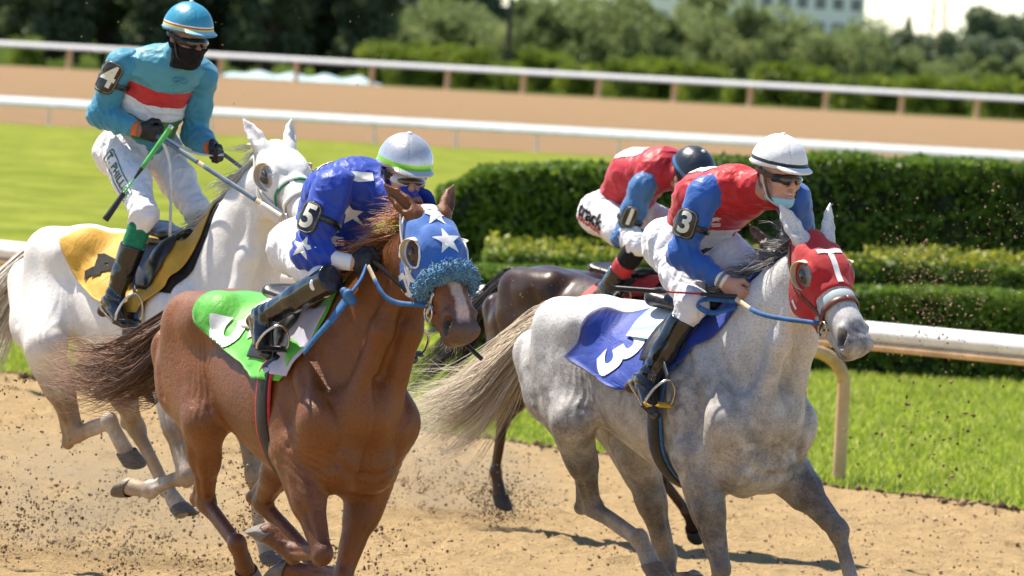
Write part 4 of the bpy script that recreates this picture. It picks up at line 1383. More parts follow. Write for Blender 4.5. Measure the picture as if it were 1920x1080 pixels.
    hq = (v - P['poll']) / P.get('hs', 1.0); ht = hq @ e1 / .58; hl = hq @ e2; hu = hq @ e3
    onhead = (1 - sstep(seg_dist(v, hp(.1, 0, -.09), hp(.95, 0, -.07))[0], .14, .20))
    muz = sstep(ht, .74, .93) * onhead
    attr(me, 'leg', leg); attr(me, 'upleg', upleg); attr(me, 'muz', muz)
    attr(me, 'face', onhead * sstep(ht, -.05, .15)); attr(me, 'hl', hl); attr(me, 'ht', ht); attr(me, 'hu', hu)
    nst = np.zeros(len(v))
    for s in (-1, 1): nst = np.maximum(nst, np.exp(-(np.linalg.norm(v - hp(.925, s * .058, -.042), axis=1) / .024) ** 4))
    attr(me, 'nostril', nst)
    em = np.zeros(len(v))
    for s in (-1, 1): em = np.maximum(em, np.exp(-(np.linalg.norm((v - hp(.335, s * .10, -.052)) @ np.stack([e1 * .8, e2, e3]).T, axis=1) / .043) ** 4))
    attr(me, 'eyem', em)
    body = link('body', me, mats['coat'], root)
    for k in ('FR', 'FL', 'HR', 'HL'): hoof_mesh(root, P[k][-2], P[k][-1], mats['hoof'])
    for s in (-1, 1):
        lid = Ops()
        c = hp(.335, s * .097, -.052)
        Fe = Field(c - .05, c + .05, .0035)
        Fe.ell(c + e2 * s * .003, (.034, .026, .028), (e1, e2, e3), k=0)
        eye = link('eye', Fe.mesh('eye', 0, 1), mats['eye'], root)
        for up, tilt in ((1, .10), (-1, -.06)):
            a = c + e1 * -.032 + e2 * s * .006 + e3 * .004; b = c + e1 * .034 + e2 * s * .0 - e3 * .006
            m = c + e2 * s * (.021) + e3 * up * .0205
            tube('eyelid', [a, mixp(a, m, .55) + e3 * up * .006 + e2 * s * .006, m, mixp(m, b, .45) + e3 * up * .005 + e2 * s * .006, b], [.003, .006, .006, .005, .003], mats['lid'], eye, 6, 4)
    H = dict(T=T, N=N, Hd=Hd, legs=legs, e=(e1, e2, e3), hp=hp, lo=lo, hi=hi, body=body, root=root, P=P)
    H['bvh'] = bvh_of(me)
    Ft = Field((-1.2, -.45, .6), (.9, .45, 1.8), .016); T.play(Ft)
    mt = Ft.mesh('trunk_only', 0, 1); H['tbvh'] = bvh_of(mt); bpy.data.meshes.remove(mt)
    return root, H

def hair(name, roots, shape, mat, parent, sides=4, n=10):
    """roots: list of control polylines (all the same length), shape: root radii -> tapered strands joined into one part"""
    C = np.asarray(roots, float); N, k = C.shape[:2]
    E = np.concatenate([2 * C[:, :1] - C[:, 1:2], C, 2 * C[:, -1:] - C[:, -2:-1]], 1)
    q = np.linspace(0, k - 1 - 1e-6, n); i0 = q.astype(int); t = (q - i0)[None, :, None]
    a, b, c, d = E[:, i0], E[:, i0 + 1], E[:, i0 + 2], E[:, i0 + 3]
    P = .5 * ((2 * b) + (c - a) * t + (2 * a - 5 * b + 4 * c - d) * t * t + (3 * b - a - 3 * c + d) * t ** 3)
    T = np.gradient(P, axis=1); T /= np.linalg.norm(T, axis=2, keepdims=True) + 1e-12
    ref = np.where(np.abs(T[:, :1, 2:3]) > .9, V(1., 0, 0), V(0, 0, 1.))
    Nn = np.cross(T, np.broadcast_to(ref, T.shape)); Nn /= np.linalg.norm(Nn, axis=2, keepdims=True) + 1e-12
    B = np.cross(T, Nn)
    tt = np.linspace(0, 1, n)
    R = np.asarray(shape)[:, None] * ((1 - tt ** 1.6 * .93) * (.55 + .45 * np.minimum(1, tt * 5)))[None]
    ang = np.arange(sides) * 2 * PI / sides
    ring = P[:, :, None] + R[:, :, None, None] * (np.cos(ang)[None, None, :, None] * Nn[:, :, None] + np.sin(ang)[None, None, :, None] * B[:, :, None])
    base = (np.arange(N) * n * sides)[:, None, None]; i = (np.arange(n - 1) * sides)[None, :, None]; j = np.arange(sides)[None, None, :]
    a = base + i + j; b = base + i + (j + 1) % sides
    Q = np.stack([a, b, b + sides, a + sides], -1).reshape(-1, 4)
    me = mesh_np(name, ring.reshape(-1, 3), Q)
    attr(me, 't', np.tile(np.repeat(tt, sides), N)); attr(me, 'rnd', np.repeat(NR.rand(N), n * sides))
    return link(name, me, mat, parent)

def tail(parent, path, spread, mat, count, curl, seed, r0=.0042, vspread=None):
    """path: backbone points; spread: radius of the bunch along it"""
    R = np.random.RandomState(seed)
    P = np.asarray(path, float); n = len(P)
    T = np.gradient(P, axis=0)
    A, B = [], []
    for t in T:
        t = nrm(t); a = nrm(np.cross(t, [0, 1., .2])); A.append(a); B.append(np.cross(t, a))
    A, B = np.array(A), np.array(B)
    roots, rr = [], []
    clump = [(R.normal(size=2), R.rand()) for _ in range(max(6, count // 26))]
    for i in range(count):
        cl, cs = clump[R.randint(len(clump))]
        o = cl * .85 + R.normal(size=2) * .13
        ln = np.clip(.55 + .5 * R.rand() + .12 * R.normal(), .35, 1.12)
        ph = cs * 6.28 + R.rand() * .8
        pts = []
        for k in range(n):
            t = k / (n - 1) * ln * (n - 1)
            i0 = min(int(t), n - 2); fr = t - i0
            c = mixp(P[i0], P[i0 + 1], fr); sp = spread[i0] * (1 - fr) + spread[i0 + 1] * fr
            w = math.sin(ph + k * 1.5) * curl * (k / n) ** 1.2
            vs = 1 if vspread is None else vspread
            pts.append(c + A[i0] * (o[0] * sp * vs + w) + B[i0] * (o[1] * sp + w * .6) + R.normal(size=3) * .003 * (k / n))
        roots.append(np.array(pts)); rr.append(r0 * (.6 + .8 * R.rand()))
    return hair('tail', roots, rr, mat, parent, 3, 10)


# ------------------------------------------------------------------ tack
def like(name, H, label, cat, group=None):
    """a top-level Empty that shares the horse's frame"""
    P = H['P']
    o = empty(name, P['loc'], -math.radians(P['theta']), P['sc'])
    return tag(o, label, cat, group)

def ring_pts(bvh, c, axis, start, a0, a1, n, off, far=1.2):
    """points on a surface seen from an inner centre, sweeping around axis"""
    axis = nrm(axis); s = np.asarray(start, float); s = nrm(s - axis * (s @ axis)); t = np.cross(axis, s)
    P, N = [], []
    for i in range(n):
        a = math.radians(a0 + (a1 - a0) * i / (n - 1))
        d = s * math.cos(a) + t * math.sin(a)
        # cast from outside inwards so that thin parts do not matter
        hit, hn, _, _ = bvh.ray_cast(Vector(np.asarray(c) + d * far), Vector(-d), far)
        p = np.array(hit) if hit is not None else np.asarray(c) + d * .1
        P.append(p + d * off); N.append(d)
    return np.array(P), np.array(N)

def solidify(o, t):
    """give a sheet real thickness: a second skin along the normals, joined at the rim"""
    me = o.data
    v = verts_of(me); n = vnormals(me); N = len(v)
    F = [tuple(p.vertices) for p in me.polygons]
    cnt = {}
    for f in F:
        for a, b in zip(f, f[1:] + f[:1]): cnt[(a, b)] = cnt.get((a, b), 0) + 1
    rim = [(a, b) for (a, b) in cnt if (b, a) not in cnt]
    F2 = F + [tuple(i + N for i in reversed(f)) for f in F] + [(b, a, a + N, b + N) for a, b in rim]
    V2 = np.concatenate([v, v - n * t])
    att = {}
    for at_ in me.attributes:
        if at_.data_type == 'FLOAT' and at_.domain == 'POINT':
            d = np.empty(N, np.float32); at_.data.foreach_get('value', d); att[at_.name] = d
    nm = mesh_np(me.name, V2, F2)
    for m in me.materials: nm.materials.append(m)
    for k, d in att.items(): attr(nm, k, np.concatenate([d, d]))
    nm.polygons.foreach_set('use_smooth', np.ones(len(nm.polygons), dtype=bool))
    o.data = nm
    bpy.data.meshes.remove(me)
    return o

def cloth_grid(H, rear, front, phis, off, flutter, nu=56, nv=70, cz=1.25, seed=1):
    """saddle cloth wrapped over the back: rear(phi), front(phi) give the x of its edges; phi in degrees, negative = left side"""
    verts = []
    bvh = H['bvh']
    for j in range(nv):
        ph = phis[0] + (phis[1] - phis[0]) * j / (nv - 1)
        a = math.radians(ph)
        d = V(0, -math.sin(a), math.cos(a))
        x0, x1 = rear(ph), front(ph)
        for i in range(nu):
            x = x0 + (x1 - x0) * i / (nu - 1)
            c = V(x, 0, cz)
            hit, _, _, _ = bvh.ray_cast(Vector(c + d * 1.0), Vector(-d), 1.0)
            r = np.linalg.norm(np.array(hit) - c) if hit is not None else .3
            verts.append((c, d, r, ph, i / (nu - 1), j / (nv - 1)))
    R = np.array([v[2] for v in verts]).reshape(nv, nu)
    # the cloth bridges hollows: smooth the radius
    for _ in range(3):
        Rp = np.pad(R, 1, mode='edge')
        Rs = (Rp[:-2, 1:-1] + Rp[2:, 1:-1] + Rp[1:-1, :-2] + Rp[1:-1, 2:]) / 4
        R = np.maximum(R, Rs)
    R = R.ravel()
    pts = np.array([v[0] + v[1] * (R[k] + off) for k, v in enumerate(verts)])
    D = np.array([v[1] for v in verts]); PH = np.array([v[3] for v in verts]); U = np.array([v[4] for v in verts])
    pts = pts + D * flutter(PH, U, pts)[:, None]
    i = np.arange(nv - 1)[:, None]; j = np.arange(nu - 1)[None, :]
    a = i * nu + j
    q = np.stack([a, a + 1, a + nu + 1, a + nu], -1).reshape(-1, 4)
    me = mesh_np('cloth', pts, q)
    attr(me, 'u', U); attr(me, 'ph', PH)
    return me

def interp(xs, ys):
    return lambda p: float(np.interp(p, xs, ys))

def hood_mesh(H, t0, t1f, iso, eye_r=(.056, .06, .048), vox=.005, low=-.30, eye_dt=.0):
    e1, e2, e3 = H['e']; hp = H['hp']; P = H['P']
    pts = np.array([hp(t, l, u) for t in (-.2, .75) for l in (-.2, .2) for u in (-.34, .1)])
    F = Field(pts.min(0), pts.max(0), vox)
    head_ops(P, ears=False).play(F)
    X, Y, Z = F.ax[0][:, None, None] - P['poll'][0], F.ax[1][None, :, None] - P['poll'][1], F.ax[2][None, None, :] - P['poll'][2]
    X, Y, Z = X / P.get('hs', 1.0), Y / P.get('hs', 1.0), Z / P.get('hs', 1.0)
    t = (X * e1[0] + Y * e1[1] + Z * e1[2]); u = (X * e3[0] + Y * e3[1] + Z * e3[2]); l = (X * e2[0] + Y * e2[1] + Z * e2[2])
    f = F.f - iso
    reg = np.maximum(t - t1f(u) * .58, t0(u) * .58 - t)
    f = np.maximum(f, reg.astype(np.float32))
    F.f = f.astype(np.float32)
    for s in (-1, 1):
        F.ell(hp(.335 + eye_dt, s * .115, -.050), (eye_r[0], eye_r[1], eye_r[2]), (e1, e2, e3), k=.004, sub=True)
        # ear openings
        F.cone(hp(.035, s * .066, -.02), hp(-.2, s * .10, .02), .040, .05, k=.006, sub=True)
    me = F.mesh('hood', 0, 2)
    v = (verts_of(me) - P['poll']) / P.get('hs', 1.0)
    attr(me, 'ht', v @ e1 / .58); attr(me, 'hl', v @ e2); attr(me, 'hu', v @ e3)
    displace(me, .0012 * sinnoise(verts_of(me), 30, 4, 2))
    return me

def eye_cup(H, s, mat, parent, a0=70, a1=300, r0=.064, r1=.054, h=.038):
    """crescent blinker cup standing out behind the eye; angles run from the forehead side backwards"""
    e1, e2, e3 = H['e']; hp = H['hp']
    c = hp(.335, s * .098, -.050)
    verts, faces = [], []
    nt, nsn = 26, 7
    for i in range(nt):
        a = math.radians(a0 + (a1 - a0) * i / (nt - 1))
        w = math.sin(PI * i / (nt - 1)) ** .5
        for j in range(nsn):
            q = j / (nsn - 1)
            r = r0 + (r1 - r0) * q * w; hh = h * math.sin(q * 1.45) * w
            verts.append(c + (e1 * math.cos(a) * 1.02 + e3 * math.sin(a) * .95) * r + e2 * s * (hh + .004))
    for i in range(nt - 1):
        for j in range(nsn - 1):
            a = i * nsn + j
            faces.append((a, a + 1, a + nsn + 1, a + nsn))
    o = link('eye_cup', mesh_np('eye_cup', verts, np.array(faces)), mat, parent)
    return solidify(o, .004)

def bit_and_reins(H, B, rein_mats, hand_pts, bitm, width=.019):
    """B: bridle root. hand_pts: per side list of local points from the bit outwards; rein_mats: list of (fraction, material)"""
    e1, e2, e3 = H['e']; hp = H['hp']
    for s, pts in hand_pts.items():
        c = hp(.735, s * .082, -.112)
        ringp = [c + e1 * .034 * math.cos(a) + e3 * .034 * math.sin(a) for a in np.linspace(0, 2 * PI, 15)]
        b = tube('bit_ring', ringp, .0045, bitm, B, 6, 3)
        tube('mouthpiece', [c, hp(.74, 0, -.115)], .006, bitm, b, 6, 3)
        line = spline([c + e3 * .0 - e1 * .034] + pts, 8)
        L = np.concatenate([[0], np.cumsum(np.linalg.norm(np.diff(line, axis=0), axis=1))]); L /= L[-1]
        p0 = 0.0
        for fr, m in rein_mats:
            sel = [mixp(line[0], line[0], 0)] if False else []
            for q in np.linspace(p0, fr, 10):
                sel.append([np.interp(q, L, line[:, d]) for d in range(3)])
            sel = np.array(sel)
            strap('rein', sel, width, .0035, np.tile(V(0, s * 1., .25), (len(sel), 1)), m, B, sub=2)
            p0 = fr

def stirrup(S, ank, toe, mat, tread_mat, leather_mat, top, s):
    """iron hanging under the ball of the foot plus its leather"""
    fd = nrm(toe - ank); c = mixp(ank, toe, .78) + V(0, 0, -.035)
    lat = nrm(np.cross([0, 0, 1.], fd)); upv = nrm(np.cross(fd, lat))
    w, hgt = .062, .13
    pts = [c - lat * w, c - lat * w * 1.05 + upv * .03, c - lat * w * .75 + upv * .09, c + upv * hgt, c + lat * w * .75 + upv * .09, c + lat * w * 1.05 + upv * .03, c + lat * w]
    st = tube('stirrup', pts, .006, mat, S, 8, 6)
    strap('tread', [c - lat * w, c, c + lat * w], .034, .006, [-upv, -upv, -upv], tread_mat, st)
    tp = c + upv * hgt
    strap('stirrup_leather', [tp, mixp(tp, top, .5) + V(0, s * .02, 0), top], .022, .0035, [V(0, s, .1)] * 3, leather_mat, S)

def racing_saddle(H, label, mats, seat_x=.08, group=None):
    S = like('saddle', H, label, 'saddle', group)
    bvh = H['bvh']
    # a light race saddle: low tree with raised front arch and cantle, small flaps
    F = Field((seat_x - .35, -.32, 1.22), (seat_x + .38, .32, 1.78), .007)
    Z0 = 1.565
    F.cone((seat_x + .15, 0, Z0 + .035), (seat_x - .02, 0, Z0 + .015), (.085, .03), (.10, .026), k=.03)
    F.cone((seat_x - .02, 0, Z0 + .015), (seat_x - .22, 0, Z0 + .045), (.10, .026), (.13, .03), k=.03)
    F.cone((seat_x - .24, -.09, Z0 + .045), (seat_x - .24, .09, Z0 + .045), .026, .026, u=(0, 0, 1), k=.03)
    me = F.mesh('seat', 0, 2)
    link('seat', me, mats[0], S)
    for s in (-1, 1):
        rows = []
        pts = []
        nu, nv = 14, 14
        for j in range(nv):
            v = j / (nv - 1)
            ph = 18 + 52 * v
            a = math.radians(ph)
            d = V(0, s * math.sin(a), math.cos(a))
            for i in range(nu):
                u = i / (nu - 1)
                x = seat_x + (-.10 - .02 * v + .05 * v * v) + u * (.28 + .06 * math.sin(PI * v) - .10 * v * v)
                hit, _, _, _ = bvh.ray_cast(Vector(V(x, 0, 1.25) + d), Vector(-d), 1.0)
                r = np.linalg.norm(np.array(hit) - V(x, 0, 1.25)) if hit is not None else .3
                pts.append(V(x, 0, 1.25) + d * (r + .034))
        i = np.arange(nv - 1)[:, None]; j = np.arange(nu - 1)[None, :]; a = i * nu + j
        q = np.stack([a, a + 1, a + nu + 1, a + nu], -1).reshape(-1, 4)
        o = link('flap', mesh_np('flap', pts, q), mats[0], S); solidify(o, .006)
    return S

def girth(H, S, x_top, x_bot, mats, w=(.115, .075)):
    """band round the barrel: wide under-layer and narrower web"""
    for k, (m, wd, off) in enumerate(((mats[0], w[0], .006), (mats[1], w[1], .012))):
        P, N = [], []
        for a in np.linspace(55, 305, 40):
            b = math.radians(a); d = V(0, -math.sin(b), math.cos(b))
            x = x_top + (x_bot - x_top) * (1 - abs(a - 180) / 125)
            c = V(x, 0, 1.2)
            hit, _, _, _ = H['tbvh'].ray_cast(Vector(c + d), Vector(-d), 1.0)
            r = np.linalg.norm(np.array(hit) - c) if hit is not None else .3
            P.append(c + d * (r + off + .006)); N.append(d)
        strap('girth_pad' if k == 0 else 'girth', P, wd, .005, N, m, S, sub=1)

def mane(H, mat, count, length, seed, t0=.05, t1=.98, side=-1, lift=.35, back=.8, r0=.003, drop=.25):
    R = np.random.RandomState(seed)
    P = H['P']; hp = H['hp']; e1, e2, e3 = H['e']
    T0, T4 = V(.14, 0, 1.50), hp(.03, 0, -.02)
    ax = nrm(T4 - T0); perp = nrm(np.cross(V(0, 1., 0), ax)); perp = -perp if perp[2] < 0 else perp
    roots, rr = [], []
    ncl = max(8, count // 14)
    cl = [(R.rand(), R.normal(), R.normal(), R.rand()) for _ in range(ncl)]
    for i in range(count):
        c = cl[R.randint(ncl)]
        t = np.clip(c[0] + R.normal() * .025, 0, 1); t = t0 + (t1 - t0) * t
        p = mixp(T0, T4, t) + perp * (P.get('arch', .05) * math.sin(PI * t)) + V(0, R.normal() * .012, 0)
        # find the true crest
        hit, _, _, _ = H['bvh'].ray_cast(Vector(p + perp * .4), Vector(-perp), .6)
        if hit is not None: p = np.array(hit) - perp * .012
        L = length * (.55 + .6 * R.rand()) * (.75 + .5 * c[3])
        d = nrm(-ax * back * (.7 + .5 * c[3]) + perp * (lift + .25 * c[1]) + V(0, side * (.35 + .3 * R.rand()) + .25 * c[2], 0))
        pts = [p]
        for k in range(1, 6):
            q = k / 5
            g = V(0, 0, -drop * q * q) + V(0, side * .15 * q * q, 0)
            pts.append(p + (d * q + g) * L + R.normal(size=3) * .010 * q + V(0, 0, .012 * math.sin(c[3] * 9 + q * 6) * q))
        roots.append(np.array(pts)); rr.append(r0 * (.6 + .8 * R.rand()))
    return hair('mane', roots, rr, mat, H['root'], 3, 8)


# ------------------------------------------------------------------ riders
def hand_ops(O, wr, d, palm_n, across, curl=1.0, k=.008, fat=0.0):
    """palm and five bent fingers; d = wrist to knuckles, palm_n = out of the palm, across = towards the thumb side"""
    d = nrm(d); across = nrm(across - d * (across @ d)); palm_n = nrm(np.cross(d, across)) * (1 if np.cross(d, across) @ palm_n > 0 else -1)
    O.cone(wr - d * .02, wr + d * .02, (.026 + fat, .021 + fat), (.030 + fat, .020 + fat), u=across, k=.02)
    O.cone(wr + d * .02, wr + d * .078, (.034 + fat, .017 + fat), (.040 + fat, .015 + fat), u=across, k=.015)
    lens = ((.036, .024, .019), (.042, .027, .021), (.040, .026, .021), (.032, .020, .018))
    for i in range(4):
        o = (1.5 - i) * .0205
        p = wr + d * (.080 - abs(o) * .12) + across * o
        ang = 0.0
        L = lens[i]
        r = (.0105, .0098, .0092, .0085)[i] + fat
        bends = (math.radians(52 * curl + 4 * i), math.radians(88 * curl), math.radians(62 * curl))
        q = p
        for j in range(3):
            ang += bends[j]
            dd = d * math.cos(ang) + palm_n * math.sin(ang)
            q2 = q + dd * L[j]
            O.cone(q, q2, r * (1 - .06 * j), r * (.94 - .06 * j), k=k * .5)
            q = q2
    p = wr + d * .028 + across * .030
    p2 = p + nrm(d * .55 + across * .55 + palm_n * .5) * .036
    p3 = p2 + nrm(d * .75 - across * .05 + palm_n * .65) * .030
    p4 = p3 + nrm(d * .55 - across * .55 + palm_n * .55) * .024
    O.cone(p, p2, .0145 + fat, .0125 + fat, k=.012)
    O.cone(p2, p3, .0125 + fat, .0112 + fat, k=.006)
    O.cone(p3, p4, .0112 + fat, .0098 + fat, k=.006)

def face_frame(R, fdir, up):
    f = nrm(fdir); l = nrm(np.cross(up, f)); u = np.cross(f, l)
    def hd(a, b, c): return R['head'] + f * a + l * b + u * c
    return f, l, u, hd

def head_skin_ops(hd, f, l, u, smile=False):
    O = Ops(); A = (f, l, u)
    O.ell(hd(-.008, 0, .030), (.096, .074, .090), A, k=.02)
    O.cone(hd(.035, 0, .01), hd(.042, 0, -.065), (.062, .050), (.050, .046), u=l, k=.03)
    O.ell(hd(.015, 0, -.062), (.062, .056, .042), A, k=.03)
    O.ell(hd(.072, 0, -.098), (.022, .024, .019), A, k=.02)
    O.cone(hd(.022, -.05, -.075), hd(.070, -.014, -.102), .014, .014, k=.02)
    O.cone(hd(.022, .05, -.075), hd(.070, .014, -.102), .014, .014, k=.02)
    O.cone(hd(.080, -.034, .026), hd(.080, .034, .026), (.012, .012), k=.018)
    O.cone(hd(.086, 0, .016), hd(.110, 0, -.026), .0085, .0115, k=.010)
    O.ell(hd(.110, 0, -.031), (.012, .0115, .0105), A, k=.006)
    for s in (-1, 1):
        O.ell(hd(.100, s * .0115, -.035), (.0105, .0080, .0080), A, k=.006)
        O.ell(hd(.108, s * .0060, -.0415), (.005, .0035, .004), A, k=.002, sub=True)
        O.ell(hd(.066, s * .045, -.026), (.024, .020, .020), A, k=.02)
        O.ell(hd(.098, s * .031, .005), (.014, .017, .012), A, k=.010, sub=True)
        O.cone(hd(.088, s * .020, -.040), hd(.080, s * .036, -.066), .006, .005, k=.010)
        O.ell(hd(.000, s * .078, -.008), (.020, .009, .030), A, k=.008)
        O.ell(hd(.010, s * .085, -.006), (.010, .006, .016), A, k=.004, sub=True)
    w = .026 if smile else .020
    O.cone(hd(.096, -.014, -.057), hd(.096, .014, -.057), (.0075, .0060), k=.008)
    O.cone(hd(.094, -.013, -.073), hd(.094, .013, -.073), (.0080, .0070), k=.008)
    if smile:
        O.cone(hd(.104, -.021, -.061), hd(.108, 0, -.066), (.010, .0035), (.014, .0055), u=f, k=.003, sub=True)
        O.cone(hd(.108, 0, -.066), hd(.104, .021, -.061), (.014, .0055), (.010, .0035), u=f, k=.003, sub=True)
    else:
        O.cone(hd(.106, -w, -.065), hd(.106, w, -.065), (.008, .0022), u=f, k=.003, sub=True)
    return O

def strip2d(w, h):
    return [[(-w / 2, -h / 2), (w / 2, -h / 2), (w / 2, h / 2), (-w / 2, h / 2)]]

def arm_patch(arm_bvh, origin, normal, up, digit, mats, parent, w=.085, h=.115, dsize=.115, sh=None, a=None, b=None):
    """number carrier strapped to the upper arm"""
    shp = poly_mesh2d(rrect2d(w, h, .028), .012)
    o = decal('number_patch', shp, arm_bvh, origin, normal, up, mats['patch'], parent, .020)
    solidify(o, .006)
    pb = bvh_of(o.data)
    rim = rrect2d(w - .006, h - .006, .026, 6)[0]
    pts = []
    n = nrm(normal); uu = nrm(np.asarray(up, float) - n * (np.asarray(up, float) @ n)); r = np.cross(uu, n)
    for x, y in rim + [rim[0]]:
        p = np.asarray(origin, float) + r * x + uu * y + n * .2
        hit, hn, _, _ = pb.ray_cast(Vector(p), Vector(-n), .4)
        if hit is not None: pts.append(np.array(hit) + n * .001)
    if len(pts) > 6: tube('patch_piping', pts, .0016, mats['piping'], o, 5, 2)
    decal('numeral', text_mesh2d(digit, dsize, .010, bold=.0035), pb, origin, normal, up, mats['digit'], o, .003)
    if a is not None:      # the strap round the arm
        ax = nrm(b - a)
        P, N = ring_pts(arm_bvh, origin - n * (n @ (np.asarray(origin) - (a + ax * ((np.asarray(origin) - a) @ ax)))), ax, n, 0, 360, 26, .010, .3)
        strap('arm_strap', P, .026, .003, N, mats['patch'], o, sub=1)
    return o

def rider(key, label, cfg):
    R = RIDER[key]; P = POSE[R['horse']]
    root = empty('person', P['loc'], -math.radians(P['theta']))
    tag(root, label, 'person', 'riders in the race')
    f, l, u, hd = face_frame(R, cfg['fdir'], cfg['up'])
    lat = nrm(R['shL'] - R['shR'])
    M = cfg['mats']
    spine = nrm(R['nb'] - R['pel'])
    latp = nrm(V(0, 1, 0) - spine * spine[1])
    bk = nrm(np.cross(spine, latp)); bk = bk if bk @ V(-.6, 0, .8) > 0 else -bk       # out of the back
    mid = mixp(R['pel'], R['nb'], .5) + bk * cfg.get('hunch', .05)
    bot = R['pel'] - spine * .02
    # ---------------- skin: head, neck, hands and the body under the clothes as one continuous figure
    def core(O, g=0.0):
        O.cone(bot, mid, (.115 + g, .075 + g), (.112 + g, .078 + g), u=latp, k=.04)
        O.cone(mid, R['nb'] - spine * .05, (.112 + g, .08 + g), (.115 + g, .070 + g), u=lat, k=.04)
        for s in 'RL':
            O.cone(R['nb'] - spine * .03, mixp(R['nb'], R['sh' + s], .9), (.06 + g), (.042 + g), u=spine, k=.04)
    B = Ops(); core(B)
    for s in 'RL':
        B.cone(R['sh' + s], R['el' + s], .036, .032, k=.02); B.cone(R['el' + s], R['wr' + s], .034, .026, k=.02)
        B.cone(R['hip' + s], R['kne' + s], .075, .036, k=.02); B.cone(R['kne' + s], R['ank' + s], .036, .032, k=.02)
    B.cone(R['nb'] - spine * .02, hd(-.02, 0, -.05), .058, .054, k=.03)
    head_skin_ops(hd, f, l, u, cfg.get('smile', False)).play2(B) if False else B.extend(head_skin_ops(hd, f, l, u, cfg.get('smile', False)))
    hands = {}
    for s in 'RL':
        hO = Ops()
        hh = cfg['hands'][s]
        hand_ops(hO, R['wr' + s], hh[0], hh[1], hh[2], hh[3] if len(hh) > 3 else 1.0)
        hands[s] = hO
        B.extend(hO)
    pts = np.array([R[k] for k in R if k != 'horse'] + [hd(.1, 0, .12), hd(-.1, 0, .12)])
    F = Field(pts.min(0) - .14, pts.max(0) + .14, .0054)
    B.play(F)
    me = F.mesh('body', 0, 1)
    v = verts_of(me)
    lips = np.exp(-((((v - hd(.10, 0, -.065)) @ u) / .012) ** 2) - (((v - hd(.10, 0, -.065)) @ l) / .024) ** 2 - (((v - hd(.10, 0, -.065)) @ f) / .03) ** 2)
    hair_m = sstep(-((v - R['head']) @ f), .015, .03) * sstep((v - R['head']) @ u, -.075, -.05) * (np.linalg.norm(v - R['head'], axis=1) < .14) * (1 - np.exp(-((np.abs((v - R['head']) @ l) - .082) / .012) ** 2) * (((v - R['head']) @ f) > -.022))
    attr(me, 'lips', lips); attr(me, 'hair', hair_m)
    link('body', me, M['skin'], root)
    # eyes behind the goggles
    for s in (-1, 1):
        Fe = Field(hd(.084, s * .031, .005) - .02, hd(.084, s * .031, .005) + .02, .003)
        Fe.ell(hd(.084, s * .031, .005), (.0125, .0125, .0125), (f, l, u), k=0)
        link('eye', Fe.mesh('eye', 0, 1), M['eyes'], root)
    # ---------------- jersey
    F = Field(np.minimum.reduce([R['pel'], R['nb'], R['shR'], R['shL']]) - .26, np.maximum.reduce([R['pel'], R['nb'], R['shR'], R['shL']]) + .26, .006)
    O = Ops()
    O.cone(bot + spine * .03, mid, (.158, .118), (.160, .122), u=latp, k=.05)
    O.cone(mid, R['nb'] - spine * .05, (.166, .132), (.156, .112), u=lat, k=.05)
    for s in 'RL':
        O.cone(R['nb'] - spine * .04, mixp(R['nb'], R['sh' + s], .82), (.086), (.060), u=spine, k=.05)
    O.cone(R['nb'] - spine * .02, mixp(R['nb'], hd(-.02, 0, -.05), .55), .074, .066, k=.02)
    O.play(F)
    F.cut(bot - spine * cfg.get('hem', .045), -spine)
    me = F.mesh('jersey', 0, 2)
    v = verts_of(me)
    rg = 1 - np.abs(sinnoise(v @ np.stack([spine * 1.2, latp * .5, bk]).T + .04 * sinnoise(v, 6, 2, 1)[:, None], 11, cfg['seed'] + 3, 2)) * 2.6
    amt = .005 * np.clip(rg, 0, 1) ** 2 + .006 * sinnoise(v @ np.stack([spine * .55, latp * 1.3, bk * 1.2]).T, 9, cfg['seed'], 3) + .0035 * np.abs(sinnoise(v, 22, cfg['seed'] + 1, 2))
    for s in 'RL':        # folds pulled out from the armpit
        q = v - mixp(R['sh' + s], R['el' + s], .18); r = np.linalg.norm(q, axis=1)
        amt += .006 * np.exp(-(r / .14) ** 2) * np.sin(np.arctan2(q @ bk, q @ spine) * 9 + r * 40)
    tz = ((v - R['pel']) @ spine) / np.linalg.norm(R['nb'] - R['pel'])
    amt += .010 * np.exp(-((tz + .02) / .10) ** 2) * sinnoise(v, 16, cfg['seed'] + 4, 2)
    displace(me, amt)
    v = verts_of(me)
    attr(me, 'tz', tz); attr(me, 'lat', (v - R['nb']) @ lat); attr(me, 'bk', (v - mid) @ bk + np.maximum(0, tz - .50) * .35)
    jersey = link('jersey', me, M['jersey'], root)
    jb = bvh_of(me)
    # ---------------- sleeves
    sb = {}
    for s in 'RL':
        sh, el, wr = R['sh' + s], R['el' + s], R['wr' + s]
        cf = cfg.get('cuff', .86)
        F = Field(np.minimum.reduce([sh, el, wr]) - .14, np.maximum.reduce([sh, el, wr]) + .14, .0055)
        a = nrm(el - sh)
        sf = cfg.get('sleeve_f', 1.0)
        F.cone(mixp(sh, R['nb'], .22), sh + a * .02, .062 * sf, .068 * sf, k=.03)
        F.cone(sh, mixp(sh, el, .5), .068 * sf, .062 * sf, k=.03)
        F.cone(mixp(sh, el, .45), el, .062 * sf, .054 * sf, k=.03)
        w2 = mixp(el, wr, cf)
        F.cone(el, mixp(el, w2, .5), .056, .051, k=.035)
        F.cone(mixp(el, w2, .5), w2, .051, .040, k=.03)
        F.cut(w2, wr - el)
        me = F.mesh('sleeve', 0, 2)
        v = verts_of(me)
        t_el = (v - el); r = np.linalg.norm(t_el, axis=1)
        ax = nrm(wr - el)
        rg = 1 - np.abs(sinnoise(np.stack([v @ a, v @ ax, (v @ np.cross(a, ax)) * .5], 1) + .03 * sinnoise(v, 7, 2, 1)[:, None], 12, cfg['seed'] + 8, 2)) * 2.6
